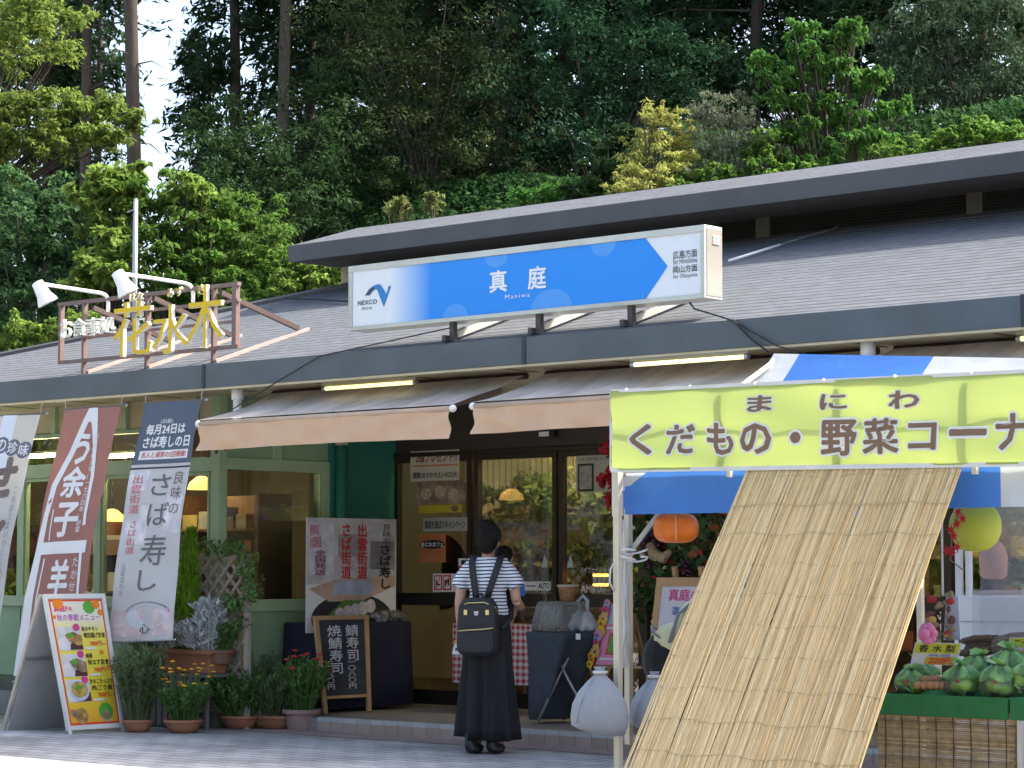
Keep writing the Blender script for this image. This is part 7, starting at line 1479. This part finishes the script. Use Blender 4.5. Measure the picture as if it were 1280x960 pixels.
for k, (px, d, mi, s, lb) in enumerate(((163, 38, 3, 1.0, 'tall cedar with thick bare dark trunk at the bright sky gap'), (107, 42, 3, .95, 'cedar with slim bare trunk left of the sky gap'), (288, 44, 4, 1.05, 'dark cedar just right of the sky gap'), (390, 45, 0, 1.0, 'broad dark cedar left of the upper roof tip'), (352, 41, 3, .9, 'cedar with thin bare trunk above the upper roof tip'), (55, 46, 4, 1.0, 'dark cedar behind the sunlit branches at upper left'), (-60, 47, 4, 1.1, 'dark cedar cut by the left picture edge'), (122, 56, 4, 1.1, 'small far cedar between the two bare trunks'), (88, 51, 4, .85, 'far dark cedar between sunlit branches and the bare trunks'), (5, 52, 4, 1.15, 'far cedar behind the sunlit branches'), (246, 52, 4, .8, 'thin far cedar fringing the sky gap'))):
    g = onD(px, 300, d); tree('cedar_tree', lb, (g.x, g.y, max(hill(g.x, g.y), 1.0)), cedars[mi], rr.uniform(0, 6), s)
# understory: shrubs and bushes given by their leaf clumps
def bush(name, label, cl, mat, size, per=420, aspect=.5, flat=.75, droop=-.35, seed=0, cat='shrub', stems=True, trunk=None):
    rg = np.random.default_rng(seed + 200); C = np.array([tuple(onD(x, y, d)) for x, y, d, r in cl]); R_ = np.array([r for *_, r in cl])
    base = Vector(C.mean(0)); base.z = max(min(C[:, 2]) - 1.2, hill(base.x, base.y)); t = thing(name, label, cat, base)
    sub_c = []; sub_r = []
    for c, r in zip(C, R_):                      # each clump is broken into small uneven sprays
        k = 26; u = rdir(rg, k) * rg.uniform(.2, 1.3, (k, 1)) * r; u[:, 2] *= flat; sub_c.append(c + u); sub_r.append(rg.uniform(.14, .42, k) * r)
    sc_, sr_ = np.concatenate(sub_c), np.concatenate(sub_r); pk_ = max(8, int(per * 2.0) // 26); size *= .74
    P, off = clumps(rg, sc_, sr_, pk_, .6)
    D = off / (np.linalg.norm(off, axis=1, keepdims=True) + .01) + rdir(rg, len(P)) * .7 + np.array([0, 0, droop]); W = rdir(rg, len(P)) * .6 + np.array([0, 0, 1.0])
    place('crown', leaf_mesh('crown', P - np.array(base), D, W, size, aspect, mat, rng=rg), t)
    if stems:
        s0 = Vector(trunk) if trunk is not None else base; mb = MB()
        for c in sc_[::(14 if name == 'dark_tree' else 6)]:
            c = Vector(c); m_ = (s0 + c) / 2 + Vector((0, 0, .25 * (c - s0).length * .3)); mb.tube([s0, m_, c], [.028, .014, .004], 5, False)
        part('trunk', mb, bark, t, smooth=True)
    return t
lt = onD(-70, 330, 28)
bush('sunlit_tree', 'sunlit broadleaf tree reaching in from the left picture edge', [(5, 15, 28, .5), (45, 5, 28, .45), (25, 45, 28.3, .4), (70, 60, 28.5, .35), (10, 75, 28, .4), (90, 25, 29, .3), (-20, 40, 28, .5), (15, 130, 27.5, .38), (50, 128, 27.6, .36), (90, 130, 27.8, .34), (130, 135, 28, .3), (165, 150, 28, .25), (25, 165, 27.5, .36), (60, 180, 27.6, .33), (105, 165, 27.7, .3), (140, 172, 27.8, .25), (-5, 190, 27.5, .4), (10, 215, 27.6, .3), (-15, 145, 27.6, .4)], fo_lit, .085, per=520, flat=.45, seed=1, cat='tree', trunk=lt)
bush('dark_tree', 'shaded evergreen tree between the sky gap and the upper roof', [(300, 190, 36, .8), (340, 215, 36, .9), (390, 200, 36, .9), (410, 165, 36.5, .8), (320, 250, 35.5, .8), (375, 250, 35, .8), (430, 225, 36, .8), (280, 225, 36, .6), (260, 150, 37, .5), (420, 120, 37, .7)], fo_dark, .10, per=900, seed=2, cat='tree')
bush('dark_tree', 'shaded brownish evergreen in the middle above the blue sign', [(480, 130, 37, 1.0), (540, 100, 37, 1.0), (510, 180, 36.5, .9), (580, 160, 36.5, 1.0), (460, 60, 37.5, 1.0), (620, 90, 37, 1.0), (550, 40, 37.5, 1.0), (640, 190, 36, .8), (500, 225, 36, .5), (590, 220, 36, .5), (430, 20, 38, 1.0)], foliage_mat('brownish_leaf', (0.030, 0.052, 0.018), (0.058, 0.076, 0.027), .35), .09, per=900, seed=3, cat='tree')
bush('dark_tree', 'deep green shaded tree above the arrow end of the blue sign', [(700, 60, 37, 1.0), (690, 130, 36.5, 1.0), (740, 170, 36, .9), (760, 90, 37, 1.0), (820, 50, 37, 1.0), (730, 10, 37.5, 1.0), (680, 200, 36, .6), (860, 90, 36.5, .8)], foliage_mat('deep_green', (0.016, 0.052, 0.024), (0.034, 0.086, 0.036), .35), .10, per=900, seed=4, cat='tree')
bush('dark_tree', 'shaded tree with long leaves at the upper right', [(1150, 60, 33, .8), (1200, 110, 33, .8), (1250, 60, 33, .9), (1180, 20, 33, .8), (1270, 140, 32.5, .7), (1220, 160, 33, .5), (1120, 110, 34, .6), (1240, 10, 33, .8), (1290, 100, 33, .8)], foliage_mat('grey_green', (0.03, 0.06, 0.034), (0.06, 0.10, 0.05), .35), .16, per=560, aspect=.28, seed=5, cat='tree')
bush('evergreen_bush', 'bluish green shaded bush behind the left end of the roof', [(15, 255, 26.5, .45), (55, 250, 26.5, .4), (95, 270, 26.5, .4), (30, 295, 26, .5), (75, 310, 26, .5), (20, 345, 25.5, .5), (60, 360, 25.5, .5), (110, 320, 26, .45), (25, 395, 25, .4), (100, 365, 25.5, .4), (-20, 330, 26, .6)], foliage_mat('blue_green', (0.04, 0.10, 0.04), (0.08, 0.16, 0.055), .4), .10, per=700, seed=6)
bush('lime_bush', 'bright lime bush peeping over the lower left roof edge', [(15, 430, 24, .22), (45, 425, 24, .22), (75, 420, 24, .2), (0, 440, 24, .2), (100, 405, 24, .2), (20, 410, 24, .22)], fo_lime, .08, per=420, seed=7)
bush('big_leaf_vine', 'light green large leaved vine climbing left of the grey pole', [(135, 225, 25.5, .3), (120, 245, 25.5, .28), (150, 250, 25.5, .3), (130, 275, 25.3, .28), (160, 225, 25.5, .22), (145, 300, 25, .25), (110, 350, 24.8, .3), (140, 340, 24.8, .3)], fo_lime, .14, per=260, aspect=.6, seed=8)
bush('round_bush', 'leafy green bush right of the grey pole', [(200, 250, 25.5, .4), (240, 255, 25.5, .4), (270, 275, 25.5, .3), (215, 290, 25.3, .4), (255, 305, 25.2, .4), (195, 320, 25, .35), (230, 335, 25, .35), (265, 345, 25, .3), (200, 360, 24.8, .3), (240, 370, 24.8, .25)], fo_mid, .10, per=600, seed=9)
bush('young_shoots', 'bright young shoots topping the bush right of the pole', [(235, 225, 25.3, .12), (245, 235, 25.3, .16), (225, 240, 25.3, .18), (255, 245, 25.3, .14)], fo_lime, .10, per=180, seed=10)
bush('fern_bush', 'sunlit feathery bush left of the upper roof tip', [(300, 290, 25.5, .4), (335, 280, 25.5, .36), (310, 325, 25.2, .4), (345, 320, 25.2, .36), (290, 350, 25, .35), (330, 355, 25, .35), (360, 340, 25, .3), (290, 375, 24.6, .25), (320, 375, 24.6, .22)], fo_mid, .10, per=620, aspect=.35, seed=11)
bush('lime_bush', 'bright lime bush between the two roofs beside the sign', [(385, 335, 24.6, .24), (410, 340, 24.6, .24), (375, 355, 24.5, .24), (400, 362, 24.4, .24), (425, 345, 24.6, .2), (430, 330, 24.8, .2), (350, 368, 24.4, .2)], fo_lime, .085, per=520, seed=12)
bush('yellow_shrub', 'yellow flowering shrub above the blue sign', [(815, 145, 29, .22), (835, 150, 29, .22), (800, 185, 29, .25), (825, 190, 28.9, .28), (850, 180, 29, .25), (790, 215, 28.7, .28), (815, 225, 28.6, .28), (845, 215, 28.7, .3), (775, 235, 28.5, .22)], fo_yel, .085, per=380, aspect=.32, seed=13)
bush('silver_shrub', 'pale silvery green shrub right of the yellow shrub', [(880, 150, 29.5, .35), (920, 145, 29.5, .35), (870, 190, 29.2, .38), (905, 185, 29.2, .38), (940, 175, 29.2, .36), (890, 225, 28.9, .35), (930, 215, 29, .35), (860, 235, 28.8, .3), (960, 200, 29, .3)], fo_sil, .085, per=560, aspect=.3, seed=14)
bush('young_maple', 'bright green young maple standing above the right roof ridge', [(1000, 35, 29.3, .2), (1005, 65, 29.3, .22), (1055, 45, 29.3, .25), (1065, 35, 29.3, .16), (955, 75, 29.3, .2), (975, 95, 29.2, .25), (1020, 85, 29.2, .3), (1050, 80, 29.2, .25), (985, 125, 29.1, .3), (1030, 130, 29.1, .33), (1075, 100, 29.1, .26), (1095, 95, 29.1, .18), (1060, 150, 29, .3), (1110, 135, 29, .2), (1128, 132, 29, .13), (1000, 165, 28.9, .3), (1050, 190, 28.8, .3), (1090, 170, 28.9, .25), (1010, 205, 28.7, .28)], foliage_mat('maple_green', (0.055, 0.16, 0.03), (0.12, 0.25, 0.05), .45), .12, per=330, aspect=.35, flat=.55, droop=-.7, seed=15, cat='tree')
bush('fern_clump', 'fern clump on the bank above the middle of the ridge', [(690, 240, 29.5, .2), (715, 238, 29.5, .2), (675, 248, 29.4, .18), (655, 246, 29.5, .14)], foliage_mat('fern', (0.06, 0.17, 0.03), (0.10, 0.24, 0.05), .4), .14, per=240, aspect=.25, seed=16)
bush('plume_plant', 'pale yellow plume plant on the bank, right of the two', [(541, 256, 30, .16), (541, 246, 30, .1)], foliage_mat('plume', (0.16, 0.20, 0.06), (0.24, 0.26, 0.09), .4), .09, per=420, aspect=.22, seed=17)
bush('plume_plant', 'pale green plume plant on the bank, left of the two', [(498, 262, 30, .17), (500, 254, 30, .1)], MATS['plume'], .09, per=420, aspect=.22, seed=18)
bush('bank_bush', 'mid green bush filling the bank between yellow shrub and young maple', [(870, 235, 28.6, .3), (905, 230, 28.6, .32), (940, 225, 28.6, .32), (975, 220, 28.6, .32), (1000, 225, 28.5, .3), (850, 245, 28.5, .25), (960, 185, 28.9, .3)], fo_mid, .10, per=520, seed=19)
bush('bank_bush', 'dark green bush on the bank left of the yellow shrub', [(740, 235, 29.0, .28), (760, 215, 29.2, .3), (765, 190, 29.4, .26), (725, 245, 28.9, .2), (780, 170, 29.5, .2)], MATS['bank_leaf'] if 'bank_leaf' in MATS else fo_dark, .10, per=480, seed=20)
bush('bank_bush', 'sunlit bush on the bank at the right end of the ridge', [(1160, 185, 28.4, .25), (1195, 178, 28.2, .25), (1230, 172, 28.0, .22), (1265, 170, 27.8, .22), (1120, 195, 28.4, .25), (1215, 160, 28.4, .2)], fo_mid, .09, per=460, seed=22)
# ground cover on the bank
rg = np.random.default_rng(300); n = 100000
U_ = rg.uniform(-.35, 1.25, n); S_ = rg.uniform(-4.0, 2.2, n)
gx = H1.x + hd.x * HL * U_ + hn.x * S_; gy = H1.y + hd.y * HL * U_ + hn.y * S_; gz = np.array([hill(a, b) for a, b in zip(gx, gy)])
lump = .22 + .22 * np.sin(gx * 2.1) * np.sin(gy * 1.7) + rg.uniform(0, .3, n)
Pgc = np.stack([gx, gy, gz + lump], 1); ok_ = gz > .4; Pgc = Pgc[ok_]
o = place('bank_ground_cover', leaf_mesh('bank_ground_cover', Pgc, rdir(rg, len(Pgc)) + np.array([.1, -.4, .1]), rdir(rg, len(Pgc)) * .6 + np.array([0, -.4, 1.0]), .095, .55, foliage_mat('bank_leaf', (0.025, 0.075, 0.022), (0.06, 0.13, 0.035), .4), rng=rg))
tag(o, 'dense green vines covering the bank behind the roof ridge', 'ground cover', kind='stuff')
# trees across the car park, seen only mirrored in the glass doors
ref = broad_mesh(400, 6.0, 2.6, 90, 170, .18, fo_lime, z0=.06)
for k, (x, y, lb) in enumerate(((-24, 1.0, 'nearest car park tree mirrored in the left door glass'), (-20, -4.0, 'car park tree mirrored in the middle door glass'), (-28, -3.5, 'car park tree mirrored between the other two'), (-15.5, -6.5, 'car park tree mirrored in the right door glass'), (-32, 3.0, 'farthest car park tree mirrored in the left windows'), (-24, -8.0, 'car park tree mirrored behind the middle one'), (-34, -4, 'car park tree mirrored at the far left'), (-12, -9.0, 'car park tree mirrored at the right door edge'))):
    tree('car_park_tree', lb, (x, y, 0), ref, k * 1.3, .9 + .08 * k, 'car park trees mirrored in the glass')
